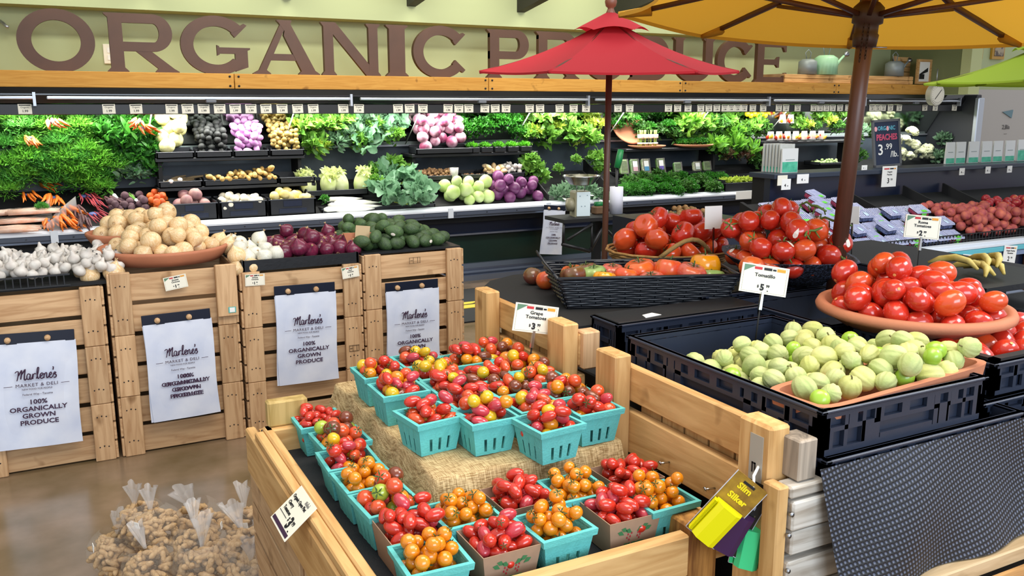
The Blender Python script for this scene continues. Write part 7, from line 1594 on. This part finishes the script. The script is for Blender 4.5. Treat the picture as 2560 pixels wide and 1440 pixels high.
# terracotta dishes, asparagus
def dish2(px, py, s, lab):
    p = ay(px, py, 7.66); S('terracotta_dish', MB().lathe([(0, 0), (.15*s, 0), (.20*s, .022), (.2*s, .03), (.18*s, .03), (.14*s, .012), (0, .012)], 36), M_terra, lab, 'dish', loc=(p.x, 7.70, 1.165)); return p.x
x = dish2(1622, 372, 1.0, 'terracotta dish under the asparagus on the upper shelf')
for i in range(4):
    t = T('asparagus_bundle', 'banded asparagus bundle standing in the terracotta dish, %s' % ('left', 'middle left', 'middle right', 'right')[i], 'asparagus', (x-.10+.065*i, 7.68, 1.178)); m = MB()
    for k in range(11): a = rr(0, 6.28); q = rr(0, .024); m.tube([(q*math.cos(a), q*math.sin(a), 0), (q*1.1*math.cos(a), q*1.1*math.sin(a), .12), (q*1.4*math.cos(a), q*1.4*math.sin(a), .175)], [.005, .005, .002], 5)
    P('spears', m, mat('asparagus', '#8FAE52', .5, col2='#6A8C42', scale=20), t); P('paper_band', MB().lathe([(.031, .09), (.031, .13)], 16), M_white, t); P('lower_band', MB().lathe([(.030, .03), (.030, .045)], 16), M_white, t)
x = dish2(1738, 362, 1.1, 'terracotta dish of herbs right of the asparagus')
for i in range(4): bunch('parsley', 0, 0, .6, 'green herb bunch in the terracotta dish right of the asparagus', 'herb_bunch', 'herbs', at=Vector((x-.14+.09*i, 7.7, 1.21)), group='herbs in the dish')
S('leaning_dish', MB().lathe([(0, 0), (.15, 0), (.21, .025), (.21, .035), (.19, .035), (.14, .014), (0, .014)], 36).mesh('leaning_dish', M_terra), None, 'round terracotta dish leaning against the mirror beside the red umbrella pole', 'dish', loc=ay(1568, 318, 7.88)).rotation_euler = (PI/2-.5, 0, 0)
# salad boxes
for i, (px, c_, lab) in enumerate(((1563, '#9DB36A', 'clear salad box with plain green filling'), (1590, '#C9A0A8', 'clear salad box with a pink and white label'), (1618, '#4E90B8', 'clear salad box with a blue and white label'), (1655, '#6A5AA8', 'bag of greens with a purple label'), (1697, '#D5CBB4', 'white wrapped box of mushrooms'), (1745, '#C2CBC2', 'clear bag of pale sprouts'), (1770, '#D5CBB4', 'pale clear bag at the shelf end'))):
    p = ay(px, 425, 7.62); t = T('salad_box', lab+' on the middle shelf', 'salad box', (p.x, 7.62, zm3+.002), rot=(-.25, 0, 0)); h_ = .15 if i < 4 else .10
    P('contents', MB().box((-.05, 0, 0), (.05, .04, h_), ch=.014), mat('salad_fill%d' % (i % 3), ('#7FA050', '#5E8A44', '#C9C2A4')[i % 3 if i < 4 else 2], .6, col2='#3E6A30' if i < 4 else '#E6E0D0', scale=40), t); P('clear_lid', MB().box((-.054, -.004, 0), (.054, .0, h_+.004), ch=.003), M_film, t)
    if i not in (0, 4, 6): P('paper_label', MB().box((-.028, -.008, h_*.45), (.028, -.005, h_*.85)), M_white, t); P('colour_label', MB().box((-.028, -.008, h_*.15), (.028, -.0045, h_*.45)), mat('label_col%d' % i, c_, .5), t)
# perforated crate of yellow green leaves
pa, pb = dk(1812, 470, .10), dk(1908, 462, .10)
tray_(pa.x, pb.x+.05, pa.y, pa.y+.3, pa.z-.06, .11, 'tall black perforated crate of yellow green leaves in the chiller')
for i in range(5): bunch('yellow', 0, 0, .55, 'yellow green leaf bunch in the perforated crate', 'yellow_leaf_bunch', 'greens', at=Vector((pa.x+.08+.085*i, pa.y+.10, pa.z+.05)), group='yellow green leaves in the crate')
# bags of small peppers
for i in range(9):
    px = 1925+21*i+(0 if i < 8 else 0); p = ay(px, 348, 7.68); p.z = 1.215; t = T('pepper_bag', 'clear bag of small red and orange peppers on the upper shelf', 'bag of peppers', p, group='pepper bags')
    if i >= 7: p = ay(1955+20*(i-7), 308, 7.84); t.location = p
    for k in range(6):
        c = P('small_pepper', MB().tube([(0, 0, 0), (.0, 0, .03), (.005, 0, .06)], [.012, .018, .006], 8), mat(('pep_red', 'pep_orange', 'pep_yellow')[k % 3], ('#C8341E', '#E07A1E', '#E6B92A')[k % 3], .3), t); c.location = (rr(-.04, .04), rr(-.02, .03), rr(0, .02)); c.rotation_euler = (rr(-1, 1), rr(-1, 1), 0)
    P('bag_film', MB().grid(lambda u, v: ((.055+.01*math.sin(9*u))*math.cos(2*PI*u)*(1-.2*v), .03*math.sin(2*PI*u)*(1-.6*v)-.0, .10*v), 20, 6, closeu=True), M_filmtop, t)
for i, (px, py) in enumerate(((2150, 330), (2190, 330), (2345, 395), (2370, 385), (2360, 350), (2385, 400))): bunch('kale' if i % 2 else 'leafy', px, py, .8, 'green broccoli bunch added for mirror reflections at the right end of the chiller', 'broccoli_bunch', 'broccoli', at=ay(px, py, 7.72), group='broccoli at the right end')  # bunches added to bring green reflections into the dark end of the mirror
# brussels sprouts, cauliflower, lemons
x0, x1 = ay(2042, 405, 7.62).x, ay(2090, 405, 7.62).x; heap_in('brussels_sprout', 34, x0, x1, 7.56, 7.76, flat(ay(2060, 410, 7.62).z), .019, 'small green brussels sprout behind the berry counter', 'brussels sprouts', 'sprout', 'brussels_sprout'); tray_(x0-.02, x1+.02, 7.55, 7.8, ay(2060, 410, 7.62).z-.012, .03, 'black bin under the brussels sprouts')
for i, (px, py) in enumerate(((2262, 352), (2285, 362), (2300, 385), (2270, 392), (2250, 380), (2318, 372), (2280, 330), (2240, 345), (2330, 392))): place('cauliflower', 'cauliflower', ay(px, py, 7.74+.03*(i % 3)), 'creamy cauliflower head behind the chalkboard', 'cauliflowers', 'cauliflower', 1.15, (rr(-.5, .5), rr(-.5, .5), 0))
for i, (px, py) in enumerate(((2150, 390), (2140, 350))): bunch('kale', px, py, .7, 'broccoli green bunch left of the chalkboard', 'broccoli_bunch', 'greens', at=ay(px, py, 7.7), group='broccoli by the chalkboard')
for i in range(6): S('lemon', ball(sph(.03, .036), 12, 8), mat('lemon_skin', '#E6C41E', .4), 'yellow pepper glowing high at the mirror right of the big lettuces', 'pepper', 'yellow peppers at the mirror', loc=ay(1868+9*i, 284+4*(i % 2), 7.8))
# loose fold of white wrap at the lip
p = ay(455, 565, 7.22); S('folded_card', MB().prism([(7.2, .70), (7.26, .755), (7.262, .752), (7.204, .695)], 'x', p.x-.09, p.x+.10), mat('grey_card', '#8F9096', .5), 'folded grey price card standing on the chiller lip behind the onion bowl', 'price card')
S('lip_sign', MB().box((dk(1822, 487).x, 7.235, .62), (dk(1862, 487).x+.03, 7.243, .705)), M_white, 'white blank card on the chiller lip behind the vine tomatoes', 'price card')
# walnuts on a dark tray before the vine tomatoes
M_wal = mat('walnut', '#A3804F', .8, bump=1, bscale=60, col2='#7C5A34', scale=40); veg('walnut', ball(sph(.018, .016), 10, 7), M_wal, 'walnut'); wp = ay(1730, 525, 4.3)
S('nut_table', MB().box((wp.x-.35, 4.15, 0), (wp.x+.30, 4.65, wp.z-.05)), M_navy, 'dark blue stand carrying the walnuts behind the tomatoes', 'stand')
heap_in('walnut', 60, wp.x-.26, wp.x+.24, 4.18, 4.45, lambda x, y: wp.z-.049, .017, 'brown walnut in the row behind the beefsteak tomatoes', 'walnuts', 'walnut', 'walnut', heap=lambda x, y: .35*abs(x-wp.x))
print('objects', len(bpy.data.objects), 'polys', sum(len(o.data.polygons) for o in bpy.data.objects if o.type == 'MESH'))
